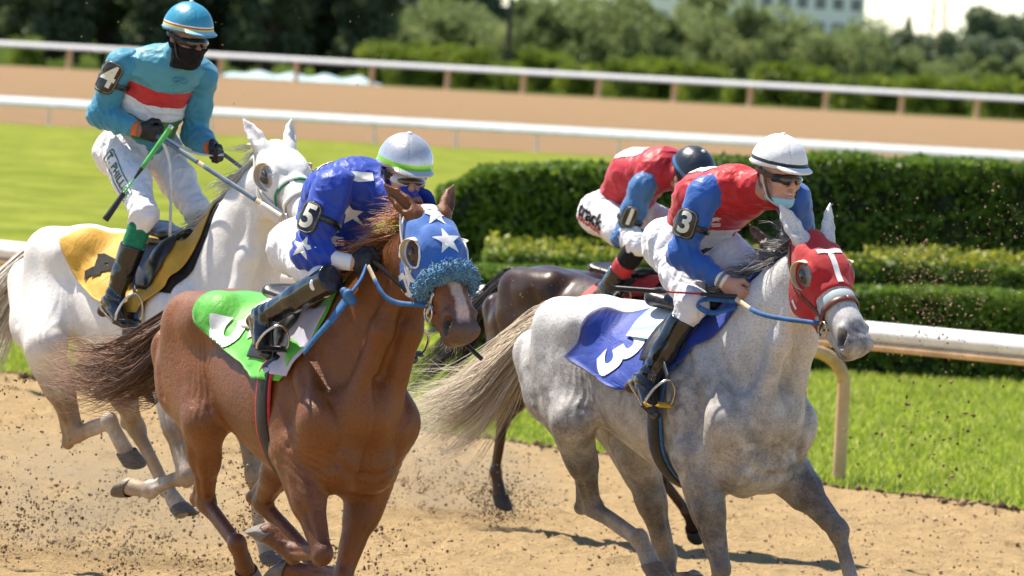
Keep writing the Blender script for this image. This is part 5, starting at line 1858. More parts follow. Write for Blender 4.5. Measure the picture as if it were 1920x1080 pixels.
        sb[s] = bvh_of(me)
        amt = .004 * np.clip(rg, 0, 1) ** 2 + .004 * sinnoise(v, 10, cfg['seed'] + 7, 2) + .0045 * np.exp(-(r / .13) ** 2) * np.sin((t_el @ (ax - a)) * 130) + .003 * np.sin((v @ ax) * 110 + 3 * sinnoise(v, 9, 2, 1)) * sstep((v - el) @ ax, .0, .1)
        displace(me, amt)
        sl = link('sleeve', me, M['sleeve'], root)
        # white undersleeve or cuff between the sleeve and the hand
        w3 = mixp(el, wr, 1.02)
        F = Field(np.minimum(w2, w3) - .08, np.maximum(w2, w3) + .08, .005)
        F.cone(mixp(el, wr, cf - .1), w3, (.038), (.033), k=.01)
        F.cut(w3, wr - el)
        me = F.mesh('cuff', 0, 2); displace(me, .002 * sinnoise(verts_of(me), 40, 5, 2))
        link('cuff', me, M['cuff'][s] if isinstance(M['cuff'], dict) else M['cuff'], root)
    # ---------------- breeches
    keys = [R[k] for k in ('pel', 'hipR', 'hipL', 'kneR', 'kneL', 'ankR', 'ankL')]
    F = Field(np.minimum.reduce(keys) - .2, np.maximum.reduce(keys) + .2, .0065)
    F.cone(R['hipR'] + V(0, .01, 0) - spine * .02, R['hipL'] - V(0, .01, 0) - spine * .02, (.108, .10), u=spine, k=.04)
    F.cone(R['pel'], mixp(R['pel'], mid, .7), (.142, .105), (.13, .095), u=latp, k=.05)
    be = cfg.get('breech_end', .22); kr = cfg.get('knee_r', .060)
    for s in 'RL':
        hp_, kn, an = R['hip' + s], R['kne' + s], R['ank' + s]
        side = V(0, -.02 if s == 'R' else .02, 0)
        F.cone(hp_ + side, mixp(hp_, kn, .5), (.098, .104), (cfg.get('thigh_r', .086), cfg.get('thigh_r', .086)), k=.05)
        F.cone(mixp(hp_, kn, .5), kn, cfg.get('thigh_r', .086), kr, k=.04)
        F.cone(kn, mixp(kn, an, be), kr, .051, k=.03)
        # seat
        F.ell(hp_ - spine * .04 + bk * .025 + side, (.092, .08, .088), k=.05)
    me0 = F
    me = F.mesh('breeches', 0, 2)
    v = verts_of(me)
    rg = 1 - np.abs(sinnoise(v * V(1, 1, .7), 11, cfg['seed'] + 13, 2)) * 2.8
    amt = .005 * np.clip(rg, 0, 1) ** 2 + .005 * sinnoise(v, 9, cfg['seed'] + 12, 3)
    for s in 'RL':
        hp_, kn = R['hip' + s], R['kne' + s]; ax = nrm(kn - hp_)
        q = v - kn; r = np.linalg.norm(q, axis=1)
        amt += .005 * np.exp(-(r / .12) ** 2) * np.sin((q @ ax) * 120 + 2 * sinnoise(v, 12, 3, 1))
        q = v - hp_; r = np.linalg.norm(q, axis=1)
        amt += .005 * np.exp(-(r / .16) ** 2) * np.sin((q @ (ax + spine)) * 60 + 2 * sinnoise(v, 9, 8, 1))
    displace(me, amt)
    breeches = link('breeches', me, M['breeches'], root)
    rb = bvh_of(me)
    # ---------------- lower legs
    for s in 'RL':
        kn, an, to = R['kne' + s], R['ank' + s], R['toe' + s]
        ax = nrm(an - kn); fd = nrm(to - an); lt = nrm(np.cross(fd, ax))
        for nm, m, t0, t1, r0, r1 in cfg.get('socks', []):
            F = Field(np.minimum(kn, an) - .12, np.maximum(kn, an) + .12, .0055)
            F.cone(mixp(kn, an, t0), mixp(kn, an, t1), r0, r1, k=.01)
            F.cut(mixp(kn, an, t1), ax); F.cut(mixp(kn, an, t0), -ax)
            me = F.mesh(nm, 0, 2); displace(me, .0018 * sinnoise(verts_of(me), 30, 4, 2))
            link(nm, me, m, root)
        bt = cfg.get('boot_top', .22)
        F = Field(np.minimum.reduce([kn, an, to]) - .16, np.maximum.reduce([kn, an, to]) + .16, .005)
        top = mixp(kn, an, bt)
        F.cone(top, mixp(top, an, .55), (cfg.get('boot_r', .062), cfg.get('boot_r', .062)), (.050, .052), k=.02)
        F.cone(mixp(top, an, .5), an, (.051, .053), (.040, .044), k=.02)
        dn = nrm(ax - fd * (ax @ fd))
        heel = an - fd * .045 + dn * .050
        ball = an + fd * .115 + dn * .052
        tip = an + fd * .175 + dn * .056
        F.cone(an, mixp(an, ball, .7), (.040, .042), (.040, .030), u=lt, k=.03)
        F.cone(heel - dn * .02, ball, (.034, .026), (.042, .026), u=lt, k=.02)
        F.cone(ball, tip, (.042, .026), (.030, .020), u=lt, k=.02)
        F.cut(top, -ax)
        F.cut(an + dn * .078, dn)
        me = F.mesh('boot', 0, 2)
        v = verts_of(me); q = v - an; r = np.linalg.norm(q, axis=1)
        displace(me, .004 * np.exp(-(r / .07) ** 2) * np.sin((q @ ax) * 150 + 2 * sinnoise(v, 20, 2, 1)) + .0022 * sinnoise(v, 14, 9, 2))
        b = link('boot', me, M['boot'], root)
        F = Field(np.minimum(heel, tip) - .08, np.maximum(heel, tip) + .08, .005)
        F.cone(heel + dn * .018, ball + dn * .020, (.033, .009), (.042, .007), u=lt, k=.01)
        F.cone(ball + dn * .020, tip + dn * .012, (.042, .007), (.029, .006), u=lt, k=.01)
        F.cone(heel + dn * .018, heel + dn * .030, (.030, .026), (.029, .025), u=lt, k=.006)
        link('sole', F.mesh('sole', 0, 1), M['sole'], b)
    # ---------------- helmet with peak
    hu = nrm(u + f * cfg.get('htilt', .0)); hf = nrm(f - hu * (f @ hu)); hl = np.cross(hu, hf)
    hc = hd(-.006, 0, .054)
    F = Field(hc - .22, hc + .22, .005)
    F.ell(hc, (.133, .112, .122), (hf, hl, hu), k=0)
    F.cut(hc - hu * .014 + hf * .0, -hu + hf * .10)
    F.cone(hc - hf * .012 - hu * .008 - hl * .0, hc - hf * .012 - hu * .0081, (.113, .134), u=hl, k=.004, rw=.012)
    F.ell(hc + hf * .118 - hu * .006, (.050, .086, .011), (nrm(hf - hu * .22), hl, nrm(hu + hf * .22)), k=.015)
    F.ell(hc - hu * .06 - hf * .012, (.104, .090, .11), (hf, hl, hu), k=.004, sub=True)
    me = F.mesh('helmet', 0, 2)
    v = verts_of(me) - hc
    # sewn cap cover: panel seams
    az = np.arctan2(v @ hl, v @ hf)
    seam = np.abs(((az / (2 * PI) * 6 + .25) % 1) - .5) * 2
    displace(me, (-.0016 * np.exp(-((1 - seam) / .035) ** 2) + .0016 * sinnoise(v, 20, 3, 2)) * sstep(v @ hu, .03, .06))
    attr(me, 'hz', v @ hu + (v @ hf) * .02); attr(me, 'seam', seam)
    helmet = link('helmet', me, M['helmet'], root)
    lathe('cap_button', [(.0, 0), (.010, .0), (.011, .004), (.008, .008), (.0, .010)], M['button'], helmet, 14,
          np.array(Matrix.Translation(hc + hu * .120).to_4x4() @ Vector(hu).to_track_quat('Z', 'Y').to_matrix().to_4x4()))
    # chin strap
    for s in (-1, 1):
        strap('chin_strap', [hd(.018, s * .092, .025), hd(.030, s * .080, -.03), hd(.045, s * .064, -.085), hd(.060, s * .02, -.122)], .016, .002, [l * s, l * s, l * s - u * .3, -u], M['strap'], helmet)
    # ---------------- goggles
    F = Field(hd(.06, 0, .0) - .12, hd(.06, 0, .0) + .12, .004)
    F.ell(hd(.048, 0, -.002), (.071, .078, .032), (f, l, u), k=0)
    F.ell(hd(.115, 0, -.024), (.030, .017, .020), (f, l, u), k=.008, sub=True)
    F.cut(hd(.050, 0, 0), -f)
    gl = link('goggles', F.mesh('goggles', 0, 1), M['goggle_frame'], root)
    F = Field(hd(.06, 0, .0) - .12, hd(.06, 0, .0) + .12, .004)
    F.ell(hd(.050, 0, -.001), (.0740, .074, .0265), (f, l, u), k=0)
    F.ell(hd(.120, 0, -.024), (.032, .019, .022), (f, l, u), k=.008, sub=True)
    F.cut(hd(.072, 0, 0), -f)
    link('lens', F.mesh('lens', 0, 1), M['lens'], gl)
    for s in (-1, 1):
        strap('goggle_strap', [hd(.060, s * .070, .004), hd(.030, s * .086, .010), hd(-.02, s * .090, .018), hd(-.07, s * .070, .02)], .022, .0025, [l * s] * 4, M['strap'], gl)
    # ---------------- gloves
    for s in 'RL':
        if not cfg.get('gloves'): continue
        gO = Ops(); hh = cfg['hands'][s]
        hand_ops(gO, R['wr' + s], hh[0], hh[1], hh[2], hh[3] if len(hh) > 3 else 1.0, fat=.0022)
        c = R['wr' + s]
        F = Field(c - .17, c + .17, .0042)
        gO.play(F)
        me = F.mesh('glove', 0, 1)
        displace(me, .0012 * sinnoise(verts_of(me), 50, 6, 2))
        link('glove', me, M['glove'], root)
    return dict(root=root, jersey=jersey, jb=jb, sb=sb, breeches=breeches, rb=rb, hd=hd, flu=(f, l, u), helmet=helmet, spine=spine, latp=latp, bk=bk, mid=mid, R=R, lat=lat)


# ------------------------------------------------------------------ coats, leather, silks
def coat_common(t, c, rough=.42, spec=.4, fur=.25, grain=1.0):
    o = t.tc()
    hairn = t.noise(1.0, 3, .6, t.mapping((60, 240, 60), vec=o))
    hair2 = t.noise(150, 4, .7, o)
    t.bump(t.math('ADD', t.math('ADD', hairn, t.math('MULTIPLY', hair2, .7)), t.math('MULTIPLY', t.noise(48, 4, .7), 1.6)), fur, .006)
    c = t.mix(t.math('MULTIPLY', t.attr('eyem'), .9), c, (.030, .022, .020))
    gr = t.noise(75, 3, .7)
    c = t.mix(t.ramp(gr, [(.30, .45 * grain), (.52, 0.)]), c, t.mix(1.0, c, (.50, .46, .42), 'MULTIPLY'))
    c = t.mix(t.ramp(hair2, [(.32, .45 * grain), (.62, 0.)]), c, t.mix(1.0, c, (.45, .40, .36), 'MULTIPLY'))
    r = t.math('MULTIPLY_ADD', t.noise(25, 3), .22, rough - .10)
    return t.done(c, r, spec)

def splash(t, c, dust, amt=.5, scale=7, thr=.56):
    """mud thrown up on legs and belly"""
    n = t.noise(scale, 6, .75)
    z = t.sep(t.tc())[2]
    low = t.ramp(t.math('MULTIPLY', z, .6), [(.30, 1.), (.78, 0.)])
    m = t.math('MULTIPLY', t.ramp(n, [(thr - .08, 0.), (thr + .1, 1.)]), t.math('MULTIPLY', low, amt))
    return t.mix(m, c, dust)

def specks(t, c, col, scale=70, thr=.10, amt=.8):
    v = t.voronoi(scale)
    return t.mix(t.math('MULTIPLY', t.ramp(v, [(thr, 1.), (thr + .05, 0.)]), t.math('MULTIPLY', t.ramp(t.noise(3.5, 3), [(.45, 0.), (.6, 1.)]), amt)), c, col)

# dapple grey
t = NT('grey_coat')
big = t.noise(2.6, 4, .6); v1 = t.voronoi(17, feature='SMOOTH_F1', vec=t.mix(.12, t.tc(), t.noise(6, 3, out='Color')))
n2 = t.noise(11, 8, .78)
dap = t.ramp(v1, [(.20, 1.), (.42, 0.)])
c = t.mix(t.ramp(n2, [(.36, 0.), (.64, 1.)]), (.105, .100, .096), (.47, .455, .44))
c = t.mix(t.math('MULTIPLY', dap, t.math('MULTIPLY_ADD', n2, .7, .25)), c, (.60, .575, .545))
c = t.mix(t.ramp(big, [(.40, .55), (.62, 0.)]), c, (.54, .515, .485))
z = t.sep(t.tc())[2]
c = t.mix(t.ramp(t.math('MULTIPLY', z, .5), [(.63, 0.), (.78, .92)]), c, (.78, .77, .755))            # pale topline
c = t.mix(t.math('MULTIPLY', t.attr('upleg'), t.ramp(n2, [(.38, 1.), (.72, .5)])), c, (.060, .056, .056))
c = t.mix(t.math('MULTIPLY', t.attr('leg'), .55), c, (.19, .165, .15))
c = t.mix(t.math('MULTIPLY', t.attr('face'), .75), c, (.50, .485, .48))
c = t.mix(t.math('MULTIPLY', t.attr('muz'), t.ramp(t.noise(14, 4), [(.40, 1.), (.62, .25)])), c, (.12, .115, .125))
c = t.mix(t.math('MULTIPLY', t.attr('nostril'), .95), c, (.045, .02, .025))
c = splash(t, c, (.36, .25, .15), .45, 5, .52)
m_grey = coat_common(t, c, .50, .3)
# chestnut
t = NT('chestnut_coat')
n1 = t.noise(2.2, 4, .6)
c = t.mix(t.ramp(n1, [(.3, 0.), (.7, 1.)]), (.145, .043, .0075), (.245, .084, .015))
c = t.mix(t.math('MULTIPLY', t.attr('leg'), .55), c, (.10, .032, .012))
c = t.mix(t.math('MULTIPLY', t.attr('face'), .35), c, (.24, .085, .028))
hl, ht = t.attr('hl'), t.attr('ht')
bl = t.math('ABSOLUTE', t.math('ADD', hl, t.math('MULTIPLY_ADD', t.noise(30, 3), .03, -.013)))
blaze = t.math('MULTIPLY', t.math('MULTIPLY', t.ramp(bl, [(.018, 1.), (.030, 0.)]), t.ramp(ht, [(.50, 0.), (.66, 1.), (.90, 1.), (.95, 0.)])), t.ramp(t.math('ADD', t.attr('hu'), .5), [(.46, 0.), (.47, 1.)]))
c = t.mix(t.math('MULTIPLY', t.attr('muz'), t.ramp(t.noise(9, 3), [(.3, .95), (.7, .55)])), c, (.085, .065, .060))
c = t.mix(blaze, c, (.66, .46, .38))
c = t.mix(t.math('MULTIPLY', t.attr('nostril'), .95), c, (.02, .012, .012))
c = specks(t, c, (.42, .30, .18), 90, .05, .5)
m_chest = coat_common(t, c, .40, .45, .45)
# white
t = NT('white_coat')
n1 = t.noise(3, 5, .6)
c = t.mix(t.ramp(n1, [(.3, 0.), (.7, 1.)]), (.66, .63, .60), (.80, .785, .765))
c = t.mix(t.math('MULTIPLY', t.attr('upleg'), t.ramp(t.noise(4, 5, .7), [(.28, .35), (.50, 1.)])), c, (.20, .135, .085))
c = t.mix(t.math('MULTIPLY', t.attr('leg'), t.ramp(t.noise(9, 5, .7), [(.35, .35), (.60, .95)])), c, (.25, .19, .14))
c = t.mix(t.math('MULTIPLY', t.attr('muz'), .8), c, (.33, .27, .25))
c = t.mix(t.math('MULTIPLY', t.attr('nostril'), .9), c, (.06, .04, .04))
c = splash(t, c, (.36, .25, .15), .85, 5, .48)
c = specks(t, c, (.10, .07, .05), 60, .045, .9)
m_whitec = coat_common(t, c, .5, .3, .25, .3)
# dark bay
t = NT('dark_bay_coat')
c = t.mix(t.ramp(t.noise(2.5, 4), [(.3, 0.), (.7, 1.)]), (.026, .011, .006), (.055, .024, .012))
c = specks(t, c, (.55, .40, .25), 75, .06, .9)
m_bay = coat_common(t, c, .34, .35, .1)

m_eye = plain('horse_eye', (.018, .010, .007), .06, .7, coat=.5, var=.1, bump=0)
m_hoof = {}
for nm, col in (('grey', (.16, .125, .10)), ('chest', (.17, .155, .145)), ('white', (.13, .105, .085)), ('dark', (.05, .04, .035))):
    t = NT('hoof_' + nm)
    n = t.noise(1.0, 4, .6, t.mapping((30, 30, 160)))
    m_hoof[nm] = t.done(t.mix(t.ramp(n, [(.3, 0.), (.7, 1.)]), tuple(q * .6 for q in col), tuple(q * 1.25 for q in col)), .6, .3)
    t.bump(n, .3, .003)

def mat_hair(name, root, mid, tip, rough=.45):
    t = NT(name)
    c = t.ramp(t.attr('t'), [(0, root), (.45, mid), (1, tip)])
    c = t.mix(t.math('MULTIPLY', t.ramp(t.attr('rnd'), [(.2, .7), (.8, 0.)]), .8), c, tuple(q * .45 for q in mid))
    c = t.mix(t.ramp(t.attr('rnd'), [(.75, 0.), (1., .6)]), c, tuple(min(1, q * 1.6) for q in tip))
    return t.done(c, rough, .4)
hair_grey_tail = mat_hair('grey_tail_hair', (.66, .60, .52), (.60, .48, .34), (.80, .70, .56))
hair_grey_mane = mat_hair('grey_mane_hair', (.05, .05, .055), (.13, .12, .12), (.42, .40, .39))
hair_chest_tail = mat_hair('brown_tail_hair', (.045, .018, .010), (.06, .028, .018), (.42, .24, .15))
hair_chest_mane = mat_hair('red_mane_hair', (.16, .045, .014), (.34, .115, .035), (.60, .27, .11))
hair_white = mat_hair('white_hair', (.78, .75, .70), (.74, .68, .58), (.82, .77, .68))
hair_bay = mat_hair('black_hair', (.012, .010, .010), (.020, .016, .014), (.05, .035, .03))
m_lid = plain('eyelid_skin', (.10, .085, .085), .5, .4); m_lid_c = plain('brown_eyelid_skin', (.09, .038, .020), .5, .4)

leather_bk = plain('black_leather', (.009, .009, .010), .16, .6, coat=.25, var=.2, nscale=14, bump=.2, bscale=50, bdist=.004)
leather_saddle = plain('saddle_leather', (.018, .016, .016), .38, .5, var=.2)
leather_br = plain('brown_leather', (.16, .045, .030), .4, .5, var=.2)
web_black = plain('black_webbing', (.014, .014, .016), .55, .4, var=.3, nscale=30)
web_blue = plain('blue_webbing', (.035, .13, .32), .6, .3, var=.2, nscale=30)
web_red = plain('red_webbing', (.48, .025, .03), .6, .3, var=.2, nscale=30)
web_white = plain('white_webbing', (.72, .70, .67), .6, .3, var=.08, nscale=30)
web_cream = plain('cream_rubber', (.66, .52, .34), .6, .3, var=.1)
web_steel = plain('grey_blue_rein', (.11, .16, .22), .5, .4, var=.2)
metal = plain('steel', (.62, .60, .57), .22, .5, metal=1.0, var=.1)
brass = plain('worn_brass', (.55, .40, .22), .3, .5, metal=1.0, var=.1)
white_paintm = plain('white_print', (.82, .81, .79), .6, .3, var=.04)
black_cloth = plain('black_cloth', (.012, .012, .013), .8, .25, var=.3, nscale=40, bump=.3, bscale=220, bdist=.002)

def mat_cloth(name, col, rough=.55, weave=260, var=.1, spec=.35, wr=.35, dust=.0):
    """light fabric: fine weave and crumpled folds"""
    t = NT(name)
    fold = t.ridged(7, 3, .5, dist=1.4); w = t.noise(weave, 2, .5)
    c = t.mix(t.ramp(t.noise(6, 4), [(.3, 0.), (.7, 1.)]), tuple(q * (1 - 1.5 * var) for q in col), tuple(min(1, q * (1 + var)) for q in col))
    if dust: c = specks(t, c, (.30, .22, .14), 55, .04, dust)
    t.bump(t.math('ADD', fold, t.math('MULTIPLY', w, .08)), wr, .012)
    return t.done(c, rough, spec, sheen=.15)

def mat_hood(name, col, rough=.7):
    t = NT(name)
    w = t.voronoi(330); f = t.noise(12, 4, .6, dist=.8)
    c = t.mix(t.ramp(t.noise(7, 4), [(.3, 0.), (.7, 1.)]), tuple(q * .8 for q in col), tuple(min(1, q * 1.1) for q in col))
    c = t.mix(t.ramp(w, [(.25, 0.), (.6, .35)]), c, tuple(q * .55 for q in col))
    t.bump(t.math('ADD', t.math('MULTIPLY', w, .25), f), .35, .012)
    return t.done(c, rough, .3, sheen=.2)

# ------------------------------------------------------------------ the four horses
HORSE_INFO = {}
def start_horse(key, label, coat, hoof, lid, vox=.0085):
    root, H = build_horse(POSE[key], dict(coat=coat, hoof=hoof, eye=m_eye, lid=lid), vox)
    tag(root, label, 'horse', 'horses in the race')
    HORSE_INFO[key] = H
    return H
POSE['chest'].update(earb=.95, earl=.55, earf=.0)      # ears laid back
Hg = start_horse('gray', 'dappled grey horse at the right wearing a red hood, carrying number three', m_grey, m_hoof['grey'], m_lid, .0066)
Hc = start_horse('chest', 'chestnut horse in front wearing a blue starred hood, carrying number five', m_chest, m_hoof['chest'], m_lid_c, .0066)
Hw = start_horse('white', 'white horse at the left with a standing rider, wearing a white hood', m_whitec, m_hoof['white'], m_lid)
Hd = start_horse('dark', 'dark bay horse half hidden behind the dappled grey one', m_bay, m_hoof['dark'], m_lid)
tail(Hg['root'], [V(-.93, 0, 1.50), V(-1.04, 0, 1.45)] + TAIL_PATH['gray'][1:], [.020, .030, .050, .070, .092, .115], hair_grey_tail, 2600, .09, 3, .0019, 1.0)
tail(Hc['root'], [V(-.93, 0, 1.50), V(-1.03, 0, 1.44)] + TAIL_PATH['chest'][1:], [.020, .036, .060, .074, .076, .07], hair_chest_tail, 2900, .07, 4, .0022, .9)
tail(Hw['root'], [V(-.93, 0, 1.50), V(-1.03, 0, 1.46)] + TAIL_PATH['white'][1:], [.018, .03, .06, .08, .10, .12], hair_white, 700, .05, 5, .0028, 1.0)
tail(Hd['root'], [V(-.93, 0, 1.50), V(-1.03, 0, 1.48)] + TAIL_PATH['dark'][1:], [.018, .035, .07, .10, .13, .15], hair_bay, 520, .05, 6, .004, 1.0)
mane(Hg, hair_grey_mane, 900, .20, 11, .30, .98, side=-.2, lift=.50, back=.65, r0=.0020, drop=.15)
mane(Hc, hair_chest_mane, 1200, .17, 12, .30, 1.0, side=-.9, lift=.45, back=.60, r0=.0019, drop=.15)
mane(Hc, hair_chest_mane, 560, .20, 17, .12, .48, side=-1.4, lift=.30, back=.45, r0=.0026, drop=.45)
mane(Hw, hair_white, 420, .20, 13, .15, .98, side=-.4, lift=.35, back=.8, r0=.0030, drop=.25)
mane(Hd, hair_bay, 160, .20, 14, .15, .98, side=-.8, lift=.3, r0=.004)
# forelocks, chin whiskers on the chestnut
R_ = np.random.RandomState(3)
hp = Hc['hp']; e1, e2, e3 = Hc['e']
wk = []
for i in range(46):
    p = hp(R_.uniform(.84, .96), R_.normal() * .03, -.155 + R_.rand() * .02)
    wk.append(np.array([p, p + (-e3 * .03 + e1 * R_.normal() * .012 + e2 * R_.normal() * .012), p + (-e3 * .055 + e1 * R_.normal() * .02 + e2 * R_.normal() * .02)]))
hair('whisker', wk, [.0008] * len(wk), hair_white, Hc['root'], 3, 4)

# ---------------------------------------------------------------- grey horse's tack
e1, e2, e3 = Hg['e']; hp = Hg['hp']
HD = like('blinker_hood', Hg, 'red blinker hood with a white T on the dappled grey horse', 'hood')
hood_red = mat_hood('red_mesh', (.52, .018, .022))
me = hood_mesh(Hg, lambda u: -.02 + 0 * u, lambda u: .52 + .18 * np.clip(-u - .08, 0, .2) / .2, .0065)
ho = link('hood', me, hood_red, HD)
hb = bvh_of(me)
cup_cream = plain('cream_cup', (.70, .60, .45), .5, .4, var=.08)
cup_white = plain('white_cup', (.76, .74, .72), .45, .4, var=.05)
for s in (-1, 1):
    eye_cup(Hg, s, cup_cream, HD, 105, 300)
    rp = [hp(.335, s * .100, -.050) + e1 * .062 * math.cos(a) + e3 * .054 * math.sin(a) + e2 * s * .008 for a in np.linspace(0, 2 * PI, 17)]
    rp2 = []
    for p in rp:
        hit, _, _, d = hb.find_nearest(Vector(p)); rp2.append(np.array(hit) + e2 * s * .002)
T = [[(-.058, .085), (.058, .085), (.058, .060), (.0135, .060), (.0135, -.085), (-.0135, -.085), (-.0135, .060), (-.058, .060)]]
decal('letter', poly_mesh2d(T, .012), hb, hp(.355, 0, .0), e3, -e1, white_paintm, HD, .0025)
for i in range(2):
    decal('white_bar', poly_mesh2d(strip2d(.016, .042), .012), hb, hp(.22 + .16 * i, -.09, -.20), -e2, -e1 + e3 * .25, white_paintm, HD, .003)
BR = like('bridle', Hg, 'brown leather bridle with blue reins on the dappled grey horse', 'bridle')
band_gray = plain('grey_elastic', (.42, .48, .50), .6, .3)
P_, N_ = ring_pts(Hg['bvh'], hp(.60, 0, -.08), e1, e3, -150, 150, 30, .004, .3)
strap('nose_cover', P_ - e1 * .008, .050, .003, N_, band_gray, BR, 1)
P_, N_ = ring_pts(Hg['bvh'], hp(.635, 0, -.08), e1, e3, 0, 360, 36, .007, .3)
strap('noseband', P_, .028, .004, N_, leather_br, BR, 1)
for s in (-1, 1):
    P2 = [hp(.02, s * .100, -.07), hp(.15, s * .108, -.115), hp(.35, s * .112, -.135), hp(.55, s * .095, -.125), hp(.70, s * .088, -.112)]
    P3, N3 = [], []
    for p in P2:
        hit, hn, _, _ = hb.find_nearest(Vector(p)); hit2, hn2, _, _ = Hg['bvh'].find_nearest(Vector(p))
        q = np.array(hit) if np.linalg.norm(np.array(hit) - p) < np.linalg.norm(np.array(hit2) - p) else np.array(hit2)
        P3.append(q + e2 * s * .004); N3.append(e2 * s)
    strap('cheek_strap', P3, .017, .004, N3, leather_br, BR)
RJ = RIDER['j3']
bit_and_reins(Hg, BR, [(.74, web_blue), (1.0, web_cream)], {-1: [mixp(hp(.735, -.082, -.112), RJ['haR'], .5) + V(0, -.09, -.01), RJ['haR'] + V(.05, -.06, -.01)], 1: [mixp(hp(.735, .082, -.112), RJ['haL'], .5) + V(0, .06, -.03), RJ['haL'] + V(.03, .0, 0)]}, brass, .020)
loop = [RJ['haR'] + V(.02, -.03, -.02), RJ['haR'] + V(-.10, -.10, -.02), RJ['haR'] + V(-.13, -.12, -.05), RJ['haR'] + V(-.06, -.09, -.075), RJ['haR'] + V(.02, -.03, -.045)]
strap('rein', loop, .024, .004, [V(-.3, -1, .3)] * 5, web_blue, BR)

def cloth_mat(name, col, edge, rough=.35):
    t = NT(name)
    fold = t.noise(7, 4, .55, dist=1.5)
    u = t.attr('u'); ph = t.math('ABSOLUTE', t.attr('ph'))
    c = t.mix(t.ramp(t.noise(5, 4), [(.3, 0.), (.7, 1.)]), tuple(q * .75 for q in col), tuple(min(1, q * 1.15) for q in col))
    e = t.ramp(u, [(.0, 1.), (.03, 1.), (.035, 0.)], 'CONSTANT')
    c = t.mix(t.math('MULTIPLY', e, .8), c, edge)
    t.bump(t.math('ADD', fold, t.math('MULTIPLY', t.noise(260, 2), .15)), .5, .018)
    return t.done(c, rough + .18, .3, sheen=.15)
def flut(amp, seed, p0=20., p1=100., rear=.6):
    def f(ph, u, pts):
        g = sstep(np.abs(ph), p0, p1)
        w = np.sin((pts[:, 0] * 21 + pts[:, 2] * 13)) * .5 + sinnoise(pts, 7, seed, 3)
        return amp * g * (.6 + w * .9) * (1 + rear * (1 - u)) + .012 * np.exp(-u / .08) * g
    return f
me = cloth_grid(Hg, interp([-80, -60, 0, 10, 30, 75, 90, 96], [-.35, -.45, -.22, -.24, -.32, -.47, -.20, -.02]), interp([-80, 0, 20, 50, 80, 96], [.20, .52, .50, .34, .22, .14]), (-80, 95), .016, flut(.015, 3))
SC_ = like('saddle_cloth', Hg, 'blue silk saddle cloth with a white 3 on the dappled grey horse', 'saddle cloth', None)
cl = link('cloth', me, cloth_mat('blue_silk', (.018, .055, .36), (.03, .03, .10)), SC_); cb = bvh_of(me); solidify(cl, -.004)
up3 = nrm(V(.42, 0, .55))
decal('numeral', text_mesh2d('3', .34, .014, bold=.012), cb, V(-.145, -.30, 1.375), V(-.1, -1, .42), up3, white_paintm, SC_, .005)
SD = racing_saddle(Hg, 'small black race saddle on the dappled grey horse', (leather_saddle,), .10)
girth(Hg, SD, .20, .12, (web_blue, web_black), (.100, .072))
t = NT('striped_pad'); zz = t.sep(t.tc()); st = t.math('SINE', t.math('MULTIPLY', t.math('ADD', zz[2], t.math('MULTIPLY', zz[1], -.6)), 330.))
t.done(t.mix(t.ramp(st, [(.45, 0.), (.55, 1.)]), (.78, .78, .78), (.30, .52, .68)), .8, .2); m_pad = t.m
me = cloth_grid(Hg, interp([-60, 0, 60], [-.16, -.20, -.14]), interp([-60, 0, 60], [.12, .12, .12]), (-48, 48), .030, lambda ph, u, p: .004 * sinnoise(p, 12, 2, 2), 24, 30)
link('saddle_pad', me, m_pad, SD); solidify(SD.children[-1], -.012)
yel = plain('yellow_rubber', (.75, .42, .03), .5, .4)
for s in 'RL': stirrup(SD, RJ['ank' + s], RJ['toe' + s], metal, yel, leather_saddle, V(.12, -.23 if s == 'R' else .23, 1.50), -1 if s == 'R' else 1)

# ---------------------------------------------------------------- chestnut horse's tack
e1, e2, e3 = Hc['e']; hp = Hc['hp']
HD = like('blinker_hood', Hc, 'blue blinker hood with white stars on the chestnut horse', 'hood')
t = NT('blue_star_mesh'); w = t.voronoi(330)
c = t.mix(t.ramp(w, [(.25, 0.), (.6, .4)]), (.045, .16, .50), (.02, .06, .24))
ht = t.attr('ht'); edge = t.ramp(ht, [(.0, 1.), (.035, 1.), (.04, 0.), (.50, 0.), (.505, 0.)], 'CONSTANT')
c = t.mix(edge, c, (.72, .71, .68))
t.bump(t.math('ADD', t.math('MULTIPLY', w, .3), t.noise(12, 4, .6, dist=.8)), .35, .012)
m_bluehood = t.done(c, .7, .3, sheen=.2)
me = hood_mesh(Hc, lambda u: -.02 + 0 * u, lambda u: .47 + .13 * np.clip(-u - .05, 0, .2) / .2, .0065)
link('hood', me, m_bluehood, HD); hb = bvh_of(me)
for s in (-1, 1):
    eye_cup(Hc, s, cup_cream, HD, 105, 305)
    rp2 = []
    for a in np.linspace(0, 2 * PI, 17):
        p = hp(.335, s * .100, -.050) + e1 * .062 * math.cos(a) + e3 * .054 * math.sin(a) + e2 * s * .008
        hit, _, _, d = hb.find_nearest(Vector(p)); rp2.append(np.array(hit) + e2 * s * .002)
    tube('eye_binding', rp2, .0045, cup_white, HD, 6, 3)
